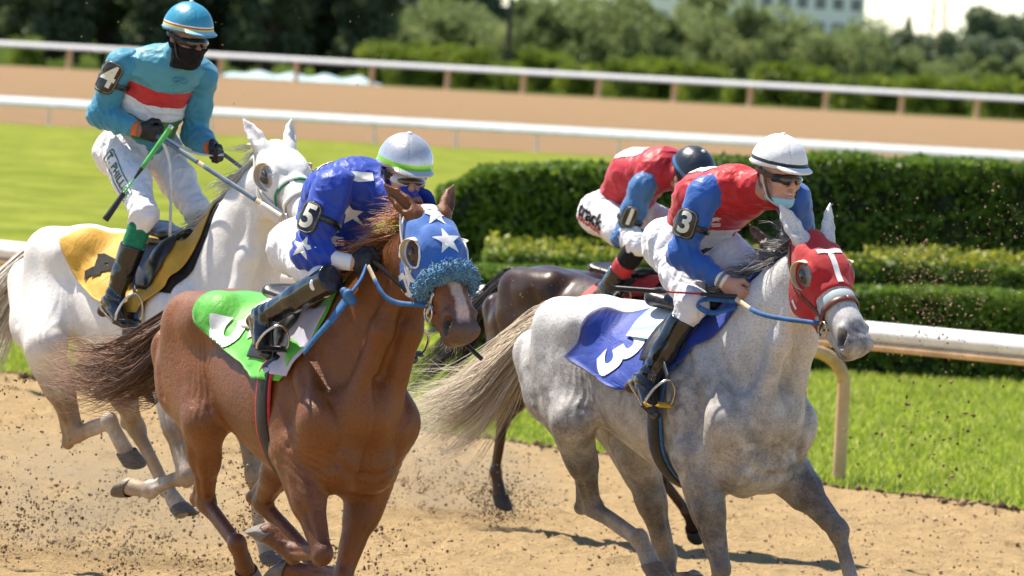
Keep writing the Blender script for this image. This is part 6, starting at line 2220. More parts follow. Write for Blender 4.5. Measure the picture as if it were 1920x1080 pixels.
# white binding along the front edge
P_, N_ = ring_pts(hb, hp(.47, 0, -.09), e1, e3, -115, 115, 30, .003, .3)
P_ = np.array([p + e1 * .58 * .13 * min(.2, max(0, -((p - POSE['chest']['poll']) @ e3) - .05)) / .2 for p in P_])
strap('front_binding', P_, .020, .003, N_, cup_white, HD, 1)
decal('star', poly_mesh2d(star2d(.062, .40, .1), .012), hb, hp(.09, .005, .0), e3, -e1, white_paintm, HD, .003)
decal('star', poly_mesh2d(star2d(.066, .40, -.05), .012), hb, hp(.33, .005, .0), e3, -e1, white_paintm, HD, .003)
decal('star', poly_mesh2d(star2d(.050, .40, .5), .012), hb, hp(.16, -.1, -.16), -e2, -e1, white_paintm, HD, .003)
decal('star', poly_mesh2d(star2d(.050, .40, .2), .012), hb, hp(.40, -.1, -.15), -e2, -e1, white_paintm, HD, .003)
decal('patch', poly_mesh2d(rrect2d(.085, .10, .012), .012), hb, hp(.40, -.1, -.215), -e2, -e1 + e3 * .3, white_paintm, HD, .0045)
decal('patch_window', poly_mesh2d(rrect2d(.04, .05, .006), .012), hb, hp(.40, -.1, -.21), -e2, -e1 + e3 * .3, web_blue, HD, .0065)
BR = like('bridle', Hc, 'bridle with fluffy blue noseband and blue reins on the chestnut horse', 'bridle')
P_, N_ = ring_pts(Hc['bvh'], hp(.575, 0, -.09), e1, e3, -118, 118, 40, .020, .3)
v, q = tube_np([spline(P_, 4)], [np.full(len(spline(P_, 4)), .036) * (.75 + .25 * np.sin(np.linspace(0, PI, len(spline(P_, 4)))))], 28)
me = mesh_np('fleece_noseband', v, q)
displace(me, .007 * np.abs(sinnoise(v, 60, 3, 2)) + .006 * sinnoise(v, 110, 4, 2))
t = NT('blue_fleece'); vv = t.voronoi(130); t.bump(vv, 1.0, .01)
fl = link('fleece_noseband', me, t.done(t.mix(t.ramp(vv, [(.1, 0.), (.6, 1.)]), (.16, .42, .62), (.045, .20, .40)), .95, .1, sheen=.5), BR)
# tufts of wool
R_ = np.random.RandomState(5); tv = verts_of(me); tn = vnormals(me); wl_ = []
for i in R_.choice(len(tv), 1500):
    p = tv[i]; n = tn[i]; s_ = R_.normal(size=3) * .35
    wl_.append(np.array([p - n * .003, p + (n + s_) * .006, p + (n * .8 + s_ * 2) * .011]))
hair('wool', wl_, [.0050] * len(wl_), fl.data.materials[0], fl, 4, 4)
P_, N_ = ring_pts(Hc['bvh'], hp(.66, 0, -.09), e1, e3, 60, 300, 30, .006, .3)
strap('noseband', P_, .016, .003, N_, web_white, BR, 1)
for s in (-1, 1):
    P3, N3 = [], []
    for p in [hp(.00, s * .100, -.06), hp(.15, s * .108, -.10), hp(.38, s * .112, -.125), hp(.55, s * .095, -.13), hp(.71, s * .088, -.115)]:
        hit, hn, _, _ = hb.find_nearest(Vector(p)); hit2, hn2, _, _ = Hc['bvh'].find_nearest(Vector(p))
        q = np.array(hit) if np.linalg.norm(np.array(hit) - p) < np.linalg.norm(np.array(hit2) - p) else np.array(hit2)
        P3.append(q + e2 * s * .005); N3.append(e2 * s)
    strap('cheek_strap', P3, .014, .0035, N3, web_white, BR)
RJ = RIDER['j5']
bit_and_reins(Hc, BR, [(.80, web_blue), (1.0, web_cream)], {-1: [mixp(hp(.735, -.082, -.112), RJ['haR'], .5) + V(0, -.05, -.05), RJ['haR'] + V(.03, -.03, -.02)], 1: [mixp(hp(.735, .082, -.112), RJ['haL'], .5) + V(0, .06, -.03), RJ['haL']]}, metal, .021)
hp_ = RJ['haR']
knot = [hp_ + V(.01, -.03, -.02), hp_ + V(.04, -.065, -.075), V(.770, -.195, 1.630)]
strap('rein', knot, .030, .006, [V(-.2, -1, .3)] * 3, web_blue, BR)
F = Field(knot[-1] - .09, knot[-1] + .09, .005)
F.ell(knot[-1], (.030, .022, .026), k=0); F.cone(knot[-1] + V(-.02, -.01, .02), knot[-1] + V(.02, .01, -.02), .018, k=.006); F.cone(knot[-1] + V(.02, -.01, .015), knot[-1] + V(-.02, .01, -.02), .018, k=.006)
link('rein_knot', F.mesh('rein_knot', 0, 1), web_blue, BR)
strap('rein_end', [knot[-1], V(.745, -.250, 1.535), V(.665, -.272, 1.462), V(.585, -.285, 1.390)], [.045, .036, .026, .020], .006, [V(.3, -1, .2)] * 4, web_blue, BR)
me = cloth_grid(Hc, interp([-80, -50, 0, 8, 53, 75, 88], [-.3, -.45, -.46, -.50, -.44, -.02, .16]), interp([-80, 0, 20, 50, 80, 88], [.28, .45, .46, .42, .36, .34]), (-80, 87), .016, flut(.019, 8))
SC_ = like('saddle_cloth', Hc, 'bright green saddle cloth with white figure on the chestnut horse', 'saddle cloth', None)
cl = link('cloth', me, cloth_mat('green_silk', (.10, .46, .045), (.06, .36, .03), .28), SC_); cb = bvh_of(me); solidify(cl, -.004)
decal('numeral', text_mesh2d('5', .36, .014, bold=.016), cb, V(-.20, -.25, 1.47), V(-.1, -.85, .7), nrm(V(.45, 0, .35)), white_paintm, SC_, .006)
SD = racing_saddle(Hc, 'small black race saddle on the chestnut horse', (leather_saddle,), .10)
girth(Hc, SD, .26, .20, (web_red, web_black), (.135, .095))
for s in 'RL': stirrup(SD, RJ['ank' + s], RJ['toe' + s], metal, leather_bk, leather_saddle, V(.14, -.23 if s == 'R' else .23, 1.50), -1 if s == 'R' else 1)
# pale saddle pad behind the rider and grey under-pad
me = cloth_grid(Hc, interp([-60, 0, 60], [-.20, -.24, -.16]), interp([-60, 0, 60], [.10, .10, .10]), (-42, 42), .034, lambda ph, u, p: .006 * sinnoise(p, 10, 2, 2), 24, 30)
o = link('saddle_pad', me, plain('cream_pad', (.72, .66, .52), .8, .2, var=.06), SD); solidify(o, -.02)
me = cloth_grid(Hc, interp([20, 84], [.22, .20]), interp([20, 60, 84], [.44, .42, .37]), (20, 82), .024, lambda ph, u, p: .004 * sinnoise(p, 12, 3, 2), 12, 30)
o = link('saddle_pad', me, plain('lilac_pad', (.52, .50, .60), .8, .2, var=.06), SD); solidify(o, -.006)

# ---------------------------------------------------------------- white horse's tack
e1, e2, e3 = Hw['e']; hp = Hw['hp']
HD = like('blinker_hood', Hw, 'white blinker hood edged in green on the white horse', 'hood')
me = hood_mesh(Hw, lambda u: -.02 + 0 * u, lambda u: .50 + .12 * np.clip(-u - .05, 0, .2) / .2, .0065)
link('hood', me, mat_hood('white_mesh', (.80, .79, .78)), HD); hb = bvh_of(me)
green_b = plain('green_binding', (.015, .20, .07), .6, .3)
for s in (-1, 1): eye_cup(Hw, s, cup_cream, HD, 110, 310)
P_, N_ = ring_pts(hb, hp(.50, 0, -.09), e1, e3, -125, 125, 34, .003, .3)
P_ = np.array([p + e1 * .58 * .12 * min(.2, max(0, -((p - POSE['white']['poll']) @ e3) - .05)) / .2 for p in P_])
strap('front_binding', P_, .018, .003, N_, green_b, HD, 1)
P_, N_ = ring_pts(hb, hp(.02, 0, -.12), e1, -e3, -100, 100, 30, .003, .3)
strap('back_binding', P_, .020, .003, N_, green_b, HD, 1)
BR = like('bridle', Hw, 'white bridle with grey-blue reins on the white horse', 'bridle')
P_, N_ = ring_pts(Hw['bvh'], hp(.64, 0, -.08), e1, e3, 0, 360, 36, .006, .3)
strap('noseband', P_, .026, .004, N_, web_white, BR, 1)
for s in (-1, 1):
    for off in ((0, 0), (.10, -.03)):
        P3, N3 = [], []
        for p in [hp(.02 + off[0] * 2, s * .100, -.07 + off[1]), hp(.20 + off[0], s * .11, -.12 + off[1]), hp(.40 + off[0] * .5, s * .112, -.135 + off[1]), hp(.71, s * .088, -.115)]:
            hit, hn, _, _ = hb.find_nearest(Vector(p)); hit2, hn2, _, _ = Hw['bvh'].find_nearest(Vector(p))
            q = np.array(hit) if np.linalg.norm(np.array(hit) - p) < np.linalg.norm(np.array(hit2) - p) else np.array(hit2)
            P3.append(q + e2 * s * .004); N3.append(e2 * s)
        strap('cheek_strap', P3, .016, .0035, N3, web_white, BR)
RJ = RIDER['j4']; k_ = 1 / POSE['white']['sc']
bit_and_reins(Hw, BR, [(.16, web_white), (.20, web_cream), (.62, web_steel), (.66, web_cream), (1.0, web_steel)], {-1: [RJ['haR'] * k_ + V(.0, -.02, 0)], 1: [mixp(hp(.735, .082, -.112), RJ['haL'] * k_, .5) + V(0, .05, -.03), RJ['haL'] * k_]}, metal, .022)
hr = RJ['haR'] * k_
strap('rein_end', [hr, hr + V(.05, .02, -.10), hr + V(.08, .02, -.25), hr + V(.12, 0, -.45)], .022, .004, [V(-.2, -1, .1)] * 4, web_white, BR)
strap('rein', [hr, mixp(hr, RJ['haL'] * k_, .5) + V(.03, 0, -.035), RJ['haL'] * k_], .020, .004, [V(.3, -.3, 1)] * 3, web_white, BR)
me = cloth_grid(Hw, interp([-80, -50, 0, 30, 45, 70, 85, 92], [-.3, -.45, -.30, -.38, -.47, -.32, -.08, .10]), interp([-80, 0, 20, 50, 80, 92], [.22, .40, .42, .37, .27, .20]), (-80, 92), .020, flut(.018, 12))
SC_ = like('saddle_cloth', Hw, 'golden yellow saddle cloth with black figure on the white horse', 'saddle cloth', None)
cl = link('cloth', me, cloth_mat('yellow_silk', (.62, .34, .035), (.62, .36, .05), .42), SC_); cb = bvh_of(me); solidify(cl, -.004)
decal('numeral', text_mesh2d('4', .26, .014, bold=.014), cb, V(-.20, -.26, 1.46), V(-.1, -.8, .75), nrm(V(.45, 0, .35)), black_cloth, SC_, .007)
SD = racing_saddle(Hw, 'small black race saddle on the white horse', (leather_saddle,), .08)
girth(Hw, SD, .14, .10, (web_blue, web_black), (.105, .078))
me = cloth_grid(Hw, interp([10, 80], [.20, .16]), interp([10, 40, 80], [.46, .43, .33]), (8, 70), .008, lambda ph, u, p: .004 * sinnoise(p, 12, 3, 2), 14, 30)
o = link('saddle_pad', me, black_cloth, SD); solidify(o, -.006)
for s in 'RL': stirrup(SD, RJ['ank' + s] * k_, RJ['toe' + s] * k_, metal, leather_bk, leather_saddle, V(.12, -.23 if s == 'R' else .23, 1.48), -1 if s == 'R' else 1)

# ---------------------------------------------------------------- dark horse's tack
e1, e2, e3 = Hd['e']; hp = Hd['hp']; RJ = RIDER['j1']; k_ = 1 / POSE['dark']['sc']
me = cloth_grid(Hd, interp([-80, 0, 60, 80], [-.05, -.06, -.10, .0]), interp([-80, 0, 20, 50, 80], [.2, .42, .42, .32, .2]), (-80, 80), .014, flut(.008, 15))
SC_ = like('saddle_cloth', Hd, 'red saddle cloth on the dark bay horse', 'saddle cloth', None)
cl = link('cloth', me, cloth_mat('red_silk', (.50, .02, .025), (.6, .05, .05)), SC_); solidify(cl, -.004)
SD = racing_saddle(Hd, 'black race saddle on the dark bay horse', (leather_saddle,), .12)
girth(Hd, SD, .20, .14, (web_black, web_red), (.10, .06))
for s in 'RL': stirrup(SD, RJ['ank' + s] * k_, RJ['toe' + s] * k_, metal, leather_bk, leather_saddle, V(.12, -.23 if s == 'R' else .23, 1.48), -1 if s == 'R' else 1)
BR = like('bridle', Hd, 'red bridle on the dark bay horse', 'bridle')
P_, N_ = ring_pts(Hd['bvh'], hp(.62, 0, -.08), e1, e3, 0, 360, 30, .006, .3)
strap('noseband', P_, .026, .004, N_, web_red, BR, 1)
bit_and_reins(Hd, BR, [(1.0, web_red)], {-1: [RJ['haR'] * k_], 1: [RJ['haL'] * k_]}, metal, .020)


# ------------------------------------------------------------------ riders' materials
t = NT('skin')
n = t.noise(30, 4); n2 = t.noise(7, 3)
c = t.mix(t.ramp(n2, [(.3, 0.), (.7, 1.)]), (.46, .235, .165), (.56, .315, .235))
c = t.mix(t.math('MULTIPLY', t.attr('lips'), .65), c, (.42, .14, .12))
c = t.mix(t.math('MULTIPLY', t.attr('hair'), .9), c, (.06, .035, .022))
t.bump(t.noise(220, 3), .12, .001)
m_skin = t.done(c, .45, .4, sss=.08); t.b.inputs['Subsurface Radius'].default_value = (.012, .005, .003)
t = NT('tanned_skin')
c = t.mix(t.ramp(t.noise(9, 3), [(.3, 0.), (.7, 1.)]), (.24, .105, .065), (.32, .15, .095))
c = t.mix(t.math('MULTIPLY', t.attr('hair'), .9), c, (.02, .015, .012))
t.bump(t.noise(220, 3), .12, .001); m_skin_t = t.done(c, .45, .4)
m_eyes = plain('eye_white', (.6, .58, .55), .15, .5, bump=0)
m_lens = plain('smoked_lens', (.016, .015, .016), .04, .8, coat=1.0, var=.1, bump=0)
m_lens_b = plain('brown_lens', (.05, .032, .022), .05, .8, coat=1.0, var=.1, bump=0)
m_frame = plain('black_frame', (.012, .012, .013), .35, .5); m_frame_w = plain('white_frame', (.70, .66, .66), .4, .4)
m_strap = plain('brown_strap', (.10, .055, .03), .55, .4); m_strap_k = plain('dark_strap', (.02, .02, .022), .55, .4)
m_glove = plain('black_glove', (.013, .013, .015), .5, .45, var=.3, nscale=30, bump=.3, bscale=160, bdist=.002)
m_sole = plain('worn_sole', (.09, .06, .04), .6, .3)
m_white_cloth = mat_cloth('white_breeches', (.76, .75, .78), .62, 300, .05, .3, .45, .5)
m_white_cuff = mat_cloth('white_cuff', (.76, .74, .74), .7, 300, .05, .3, .2)

def mat_helmet(name, col, bands, rough=.3, metalness=0.0, spec=.5):
    """cap cover; bands: (z0, z1, colour) above the rim"""
    t = NT(name)
    hz = t.attr('hz')
    c = t.mix(t.ramp(t.noise(14, 4), [(.3, 0.), (.7, 1.)]), tuple(q * .93 for q in col), col)
    c = t.mix(t.ramp(t.attr('seam'), [(.955, 0.), (.985, .55)]), c, tuple(q * .45 for q in col))
    for z0, z1, bc in bands:
        m = t.math('MULTIPLY', t.math('GREATER_THAN', hz, z0), t.math('LESS_THAN', hz, z1))
        c = t.mix(m, c, bc)
    t.bump(t.noise(16, 4, .6, dist=.8), .25, .012)
    return t.done(c, rough, spec, metalness)
hel3 = mat_helmet('white_cap', (.80, .79, .78), [(.006, .020, (.02, .02, .022))], .45)
hel5 = mat_helmet('silver_cap', (.60, .60, .62), [(.004, .024, (.30, .62, .04))], .28, .55)
hel4 = mat_helmet('turquoise_cap', (.035, .27, .42), [(.006, .013, (.65, .68, .10)), (.013, .020, (.45, .05, .04)), (.020, .026, (.76, .74, .72)), (-.006, .006, (.30, .50, .62))], .42)
hel1 = mat_helmet('black_cap', (.018, .026, .042), [(-.004, .016, (.04, .16, .36))], .35)

def mat_jersey(name, base, bands, axis='tz', rough=.42, spec=.45):
    t = NT(name)
    a = t.attr(axis)
    wob = t.math('MULTIPLY_ADD', t.noise(9, 2), .05 if axis == 'tz' else .02, -.025 if axis == 'tz' else -.01)
    a = t.math('ADD', a, wob)
    c = t.mix(t.ramp(t.noise(6, 4), [(.3, 0.), (.7, 1.)]), tuple(q * .85 for q in base), tuple(min(1, q * 1.08) for q in base))
    for z0, z1, bc in bands:
        m = t.math('MULTIPLY', t.math('GREATER_THAN', a, z0), t.math('LESS_THAN', a, z1))
        c = t.mix(m, c, bc)
    c = specks(t, c, (.30, .22, .14), 55, .035, .5)
    fold = t.ridged(7, 3, .5, dist=1.6); w = t.noise(300, 2)
    t.bump(t.math('ADD', fold, t.math('MULTIPLY', w, .08)), .25, .012)
    return t.done(c, rough + .06, spec - .1, sheen=.1)
RED, BLUE = (.50, .016, .022), (.022, .105, .40)
jer3 = mat_jersey('red_silk_jersey', RED, [(-.5, -.136, (.74, .72, .73)), (-.160, -.154, (.06, .02, .03))], 'bk')
slv3 = mat_cloth('blue_silk_sleeve', BLUE, .48, 300, .12, .35, .25, .3)
STARBLUE = (.015, .052, .38)
jer5 = mat_jersey('royal_blue_jersey', STARBLUE, [])
slv5 = mat_cloth('royal_blue_sleeve', STARBLUE, .48, 300, .12, .35, .25, .3)
TEAL = (.075, .30, .40)
jer4 = mat_jersey('turquoise_jersey', TEAL, [(.60, .77, (.50, .03, .035)), (.43, .60, (.72, .74, .78)), (.20, .43, (.045, .22, .05))])
slv4 = mat_cloth('turquoise_sleeve', (.045, .25, .38), .5, 300, .12, .35, .25, .4)
jer1 = mat_jersey('crimson_jersey', (.46, .018, .03), [])
slv1 = mat_cloth('dusty_blue_sleeve', (.045, .15, .36), .5, 300, .12, .4, .45, .3)
PATCH = dict(patch=plain('black_patch', (.012, .012, .011), .25, .6, var=.2), digit=plain('cream_digit', (.74, .71, .60), .5, .4, var=.04), piping=plain('tan_piping', (.35, .28, .16), .5, .4))
m_button = white_paintm

def common(**k):
    d = dict(skin=m_skin, eyes=m_eyes, cuff=m_white_cuff, breeches=m_white_cloth, boot=leather_bk, sole=m_sole, button=m_button, strap=m_strap_k, goggle_frame=m_frame, lens=m_lens, glove=m_glove)
    d.update(k); return d

def hdir(a, b): return nrm(np.asarray(b) - np.asarray(a))
def whip(label, pts, parts):
    """pts: two ends in the rider's frame; parts: (t0, t1, r0, r1, material, name)"""
    a, b = pts
    o = empty('whip', tuple(a)); tag(o, label, 'whip')
    for t0, t1, r0, r1, m, nm in parts:
        tube(nm, [mixp(a, b, t0) - a, mixp(a, b, (t0 + t1) / 2) - a, mixp(a, b, t1) - a], [r0, (r0 + r1) / 2, r1], m, o, 10, 4)
    return o
def to_world(key, p):
    P = POSE[RIDER[key]['horse']]; a = -math.radians(P['theta'])
    return V(P['loc'][0] + p[0] * math.cos(a) - p[1] * math.sin(a), P['loc'][1] + p[0] * math.sin(a) + p[1] * math.cos(a), P['loc'][2] + p[2])

# ------------------------------------------------------------------ rider of the grey: red and blue silks
R = RIDER['j3']
r3 = rider('j3', 'jockey in red jersey with blue sleeves and white helmet, arm number 3', dict(
    fdir=V(1, -.02, -.12), up=V(.12, 0, 1), htilt=.04, smile=True, seed=31, hunch=.055, boot_top=.20, breech_end=.24, hem=.0,
    hands=dict(R=(hdir(R['wrR'], R['haR']), V(.1, .8, -.6), V(.35, .3, .85), .95), L=(hdir(R['wrL'], R['haL']), V(.1, -.8, -.6), V(.35, -.3, .85))),
    mats=common(helmet=hel3, jersey=jer3, sleeve=slv3, strap=m_strap)))
f, l, u = r3['flu']; hd = r3['hd']
arm = nrm(R['elR'] - R['shR'])
arm_patch(r3['sb']['R'], mixp(R['shR'], R['elR'], .50) + V(.03, -.06, .0), nrm(V(.62, -.78, .10)), -arm + V(0, 0, .15), '3', PATCH, r3['root'], .092, .118, .125, a=R['shR'], b=R['elR'])
# pale blue surgical mask pulled under the chin, teeth, white back panel and chest emblem
F = Field(hd(.04, 0, -.09) - .13, hd(.04, 0, -.09) + .13, .004)
hs_ = head_skin_ops(hd, f, l, u, True); hs_.play(F)
F.f = F.f - np.float32(.006)
F.cut(hd(.085, 0, -.082), u - f * .15 * 0); F.cut(hd(.0, 0, -.125), -u - f * .8); F.cut(hd(.018, 0, 0), -f + u * .25)
link('face_mask', F.mesh('face_mask', 0, 2), mat_cloth('pale_blue_mask', (.30, .56, .66), .8, 200, .06, .2, .25), r3['root'])
for s in (-1, 1): tube('ear_loop', [hd(.03, s * .068, -.085), hd(.02, s * .085, -.04), hd(.0, s * .088, .01)], .0018, white_paintm, r3['root'], 5, 4)
for i in range(-3, 4):
    c0 = hd(.0965 - .0011 * i * i * .6, i * .0062, -.0615 + .0003 * i * i)
    Ft = Field(c0 - .012, c0 + .012, .002)
    Ft.ell(c0, (.004, .0034, .0046), (f, l, u), k=0)
    link('tooth', Ft.mesh('tooth', 0, 1), white_paintm, r3['root'])
sp, bk = r3['spine'], r3['bk']
decal('back_panel', poly_mesh2d(strip2d(.16, .14), .02), r3['jb'], mixp(R['pel'], R['nb'], .70) + bk * .1, bk + V(0, -.25, 0), sp, white_paintm, r3['jersey'], .004)
em = mixp(R['nb'], R['pel'], .36) + V(.10, -.11, -.08)
emn = nrm(V(.75, -.6, -.25))
for pl in ([(-.026, .006), (-.016, .016), (-.004, .020), (.010, .026), (.020, .022), (.026, .012), (.018, .014), (.012, .008), (.016, -.004), (.006, .002), (-.006, .0), (-.014, -.006), (-.020, .002)],):
    decal('emblem', poly_mesh2d([pl], .012), r3['jb'], em, emn, V(0, -.1, 1), white_paintm, r3['jersey'], .003)
for k in range(2):
    decal('emblem', poly_mesh2d([[(-.022 + .003 * k, -.013 - .011 * k), (.020 - .003 * k, -.013 - .011 * k), (.020 - .003 * k, -.020 - .011 * k), (-.022 + .003 * k, -.020 - .011 * k)]], .012), r3['jb'], em, emn, V(0, -.1, 1), white_paintm, r3['jersey'], .003)
strap('cuff_stripe', *[list(x) for x in (ring_pts(bvh_of([c for c in r3['root'].children if c.name.startswith('cuff')][0].data), mixp(R['elR'], R['wrR'], .93), R['wrR'] - R['elR'], V(0, -1, 0), 0, 360, 20, .002, .2),)][0][:1], .014, .002, ring_pts(bvh_of([c for c in r3['root'].children if c.name.startswith('cuff')][0].data), mixp(R['elR'], R['wrR'], .93), R['wrR'] - R['elR'], V(0, -1, 0), 0, 360, 20, .002, .2)[1], plain('grey_band', (.22, .22, .20), .7, .3), r3['root'], 1)
h = R['haR']
whip('black-handled whip held level by the jockey in red with blue sleeves', (to_world('j3', V(.107, -.50, 1.652)), to_world('j3', h + V(.02, -.035, .0))),
     [(0, .40, .013, .011, m_frame, 'handle'), (.40, .44, .011, .006, m_frame, 'collar'), (.44, .72, .0045, .0045, web_red, 'shaft'), (.72, 1.0, .008, .009, m_frame, 'grip')])

# ------------------------------------------------------------------ rider of the chestnut: blue with white stars
R = RIDER['j5']
r5 = rider('j5', 'jockey in royal blue jersey with white stars and silver helmet, arm number 5', dict(
    fdir=V(1, -.14, -.20), up=V(.20, 0, 1), htilt=.04, seed=51, hunch=.06, boot_top=-.13, breech_end=.01, knee_r=.042, boot_r=.060, sleeve_f=1.14, hem=.01, cuff=.60, gloves=True,
    hands=dict(R=(hdir(R['wrR'], R['haR']), V(.1, .8, -.6), V(.35, .3, .85)), L=(hdir(R['wrL'], R['haL']), V(.1, -.8, -.6), V(.35, -.3, .85))),
    mats=common(helmet=hel5, jersey=jer5, sleeve=slv5, goggle_frame=m_frame_w, lens=m_lens_b)))
arm = nrm(R['elR'] - R['shR'])
arm_patch(r5['sb']['R'], mixp(R['shR'], R['elR'], .46) + V(.03, -.06, .0), nrm(V(.55, -.82, .12)), -arm + V(.12, 0, .1), '5', PATCH, r5['root'], .088, .125, .135, a=R['shR'], b=R['elR'])
sp, bk = r5['spine'], r5['bk']
sb5 = r5['sb']['R']
decal('star', poly_mesh2d(star2d(.052, .40, .2), .012), sb5, mixp(R['shR'], R['elR'], .90) + V(.05, -.06, 0), nrm(V(.5, -.85, .1)), V(0, 0, 1), white_paintm, r5['root'], .004)
ch = mixp(R['nb'], R['pel'], .30)
decal('star', poly_mesh2d(star2d(.060, .40, .1), .012), r5['jb'], ch + V(.12, -.10, -.06), nrm(V(.7, -.7, -.05)), V(.0, 0, 1), white_paintm, r5['jersey'], .004)
decal('star', poly_mesh2d(star2d(.040, .40, .4), .012), r5['jb'], ch + V(.02, -.16, -.17), nrm(V(.6, -.8, -.1)), V(.0, 0, 1), white_paintm, r5['jersey'], .004)
decal('star', poly_mesh2d(star2d(.075, .40, .3), .012), r5['jb'], mixp(R['pel'], R['nb'], .72) + bk * .1 + V(0, -.05, 0), bk + V(.1, -.45, 0), sp, white_paintm, r5['jersey'], .004)
decal('star', poly_mesh2d(star2d(.07, .40, .0), .012), r5['jb'], mixp(R['pel'], R['nb'], .30) + bk * .1 + V(0, -.04, 0), bk + V(0, -.4, 0), sp, white_paintm, r5['jersey'], .004)
decal('shoulder_stripe', poly_mesh2d(strip2d(.20, .042), .014), r5['jb'], mixp(R['nb'], R['shR'], .62) + V(.05, -.03, .04), nrm(V(.62, -.55, .55)), nrm(V(-.2, -.2, 1)), white_paintm, r5['jersey'], .005)
h = R['haR']
# neck gaiter in blue and yellow
f, l, u = r5['flu']; hd = r5['hd']
F = Field(hd(0, 0, -.07) - .14, hd(0, 0, -.07) + .14, .005)
F.cone(hd(-.012, 0, -.10), hd(-.006, 0, -.045), .070, .068, k=.01); F.cone(hd(.02, 0, -.10), hd(.03, 0, -.07), .062, .060, k=.02)
t = NT('patterned_gaiter'); vv = t.voronoi(26)
m_gait = t.done(t.ramp(vv, [(.2, (.03, .12, .45)), (.4, (.10, .35, .10)), (.6, (.55, .50, .10))], 'CONSTANT'), .7, .3)
link('neck_gaiter', F.mesh('neck_gaiter', 0, 2), m_gait, r5['root'])
whip('thin dark whip pointing down below the chestnut horse muzzle', (to_world('j5', h + V(.02, .0, .0)), to_world('j5', h + V(.42, .30, -.36))),
     [(0, .3, .009, .008, m_frame, 'grip'), (.3, .8, .004, .004, m_frame, 'shaft'), (.8, 1.0, .010, .009, m_frame, 'flap')])

# ------------------------------------------------------------------ rider of the white: turquoise, standing in the stirrups
R = RIDER['j4']
m_mask = plain('black_face_mask', (.012, .011, .011), .85, .2, var=.3, nscale=40, bump=.6, bscale=150, bdist=.004)
sock_g = plain('green_sock', (.02, .20, .11), .85, .2, var=.15, nscale=60, bump=.3, bscale=200)
r4 = rider('j4', 'jockey standing in the stirrups in turquoise jersey and helmet, arm number 4', dict(
    fdir=V(1, -.05, -.14), up=V(.14, 0, 1), htilt=.0, seed=41, hunch=.03, thigh_r=.080, breech_end=.13, boot_top=.36, hem=.02, gloves=True, cuff=.90,
    socks=[('sock', sock_g, .10, .42, .056, .052)],
    hands=dict(R=(hdir(R['wrR'], R['haR']), V(.2, .5, -.8), V(.55, .2, .8)), L=(hdir(R['wrL'], R['haL']), V(.1, -.6, -.7), V(.3, -.3, .85))),
    mats=common(helmet=hel4, jersey=jer4, sleeve=slv4, skin=m_skin_t, cuff=plain('orange_wristband', (.62, .15, .05), .6, .3))))
f, l, u = r4['flu']; hd = r4['hd']
F = Field(hd(.03, 0, -.07) - .14, hd(.03, 0, -.07) + .14, .0045)
head_skin_ops(hd, f, l, u).play(F)
F.f = F.f - np.float32(.007)
F.cut(hd(.11, 0, -.030), u + f * .12); F.cut(hd(-.03, 0, 0), -f)
F.cone(hd(-.005, 0, -.09), hd(-.01, 0, -.13), .060, .062, k=.03)
F.cut(hd(0, 0, -.135), -u)
me = F.mesh('face_mask', 0, 2); displace(me, .003 * sinnoise(verts_of(me), 30, 2, 2)); link('face_mask', me, m_mask, r4['root'])
arm = nrm(R['elR'] - R['shR'])
arm_patch(r4['sb']['R'], mixp(R['shR'], R['elR'], .28) + V(.03, -.06, .0), nrm(V(.80, -.56, .15)), -arm + V(.12, .1, .1), '4', PATCH, r4['root'], .094, .140, .140, a=R['shR'], b=R['elR'])
# front placket with bow at the collar
sp = r4['spine']; fr = -r4['bk']
pl = []
for q in np.linspace(.02, .95, 12):
    p = mixp(R['pel'], R['nb'], q); hit, hn, _, _ = r4['jb'].ray_cast(Vector(p + fr * .5), Vector(-fr), .6)
    if hit is not None: pl.append(np.array(hit) + fr * .002)
top = pl[-1]
for s in (-1, 1):
    tube('bow', [top, top + r4['lat'] * s * .02 + sp * .012 + fr * .01, top + r4['lat'] * s * .035 + fr * .006, top + r4['lat'] * s * .02 - sp * .014 + fr * .01, top], .005, slv4, r4['jersey'], 6, 4)
# name on the thigh, in a green outlined box
hp_, kn = R['hipR'], R['kneR']; th = nrm(kn - hp_)
cc = mixp(hp_, kn, .42) + V(.02, -.08, .0); nn = nrm(V(.42, -.9, .12)); upn = nrm(np.cross(nn, th)); upn = upn if upn @ V(.8, -.2, .6) > 0 else -upn
g_ink = plain('green_print', (.015, .12, .075), .6, .3, var=.05)
w_, h_ = .30, .072
o1 = rrect2d(w_, h_, .006, 2)[0]; o2 = [(x * .965, y * .86) for x, y in o1]
decal('name_box', poly_mesh2d([o1, o2], .014), r4['rb'], cc, nn, upn, g_ink, r4['breeches'], .004)
decal('name_lettering', text_mesh2d('T. PHILLIPS', .056, .012, bold=.0012, spacing=1.05), r4['rb'], cc, nn, upn, g_ink, r4['breeches'], .004)
h = R['haR'] + V(.0, .0, -.01)
green_shaft = plain('green_shaft', (.10, .50, .10), .35, .5)
whip('green whip with black flap held downwards by the turquoise jockey', (to_world('j4', V(0.255, -0.200, 2.163)), to_world('j4', V(0.191, -0.500, 1.716))),
     [(0, .03, .015, .015, metal, 'cap'), (.03, .45, .013, .010, green_shaft, 'handle'), (.45, .56, .010, .005, m_frame, 'collar'), (.56, .72, .0045, .0045, green_shaft, 'shaft'), (.72, 1.0, .013, .016, m_frame, 'flap')])

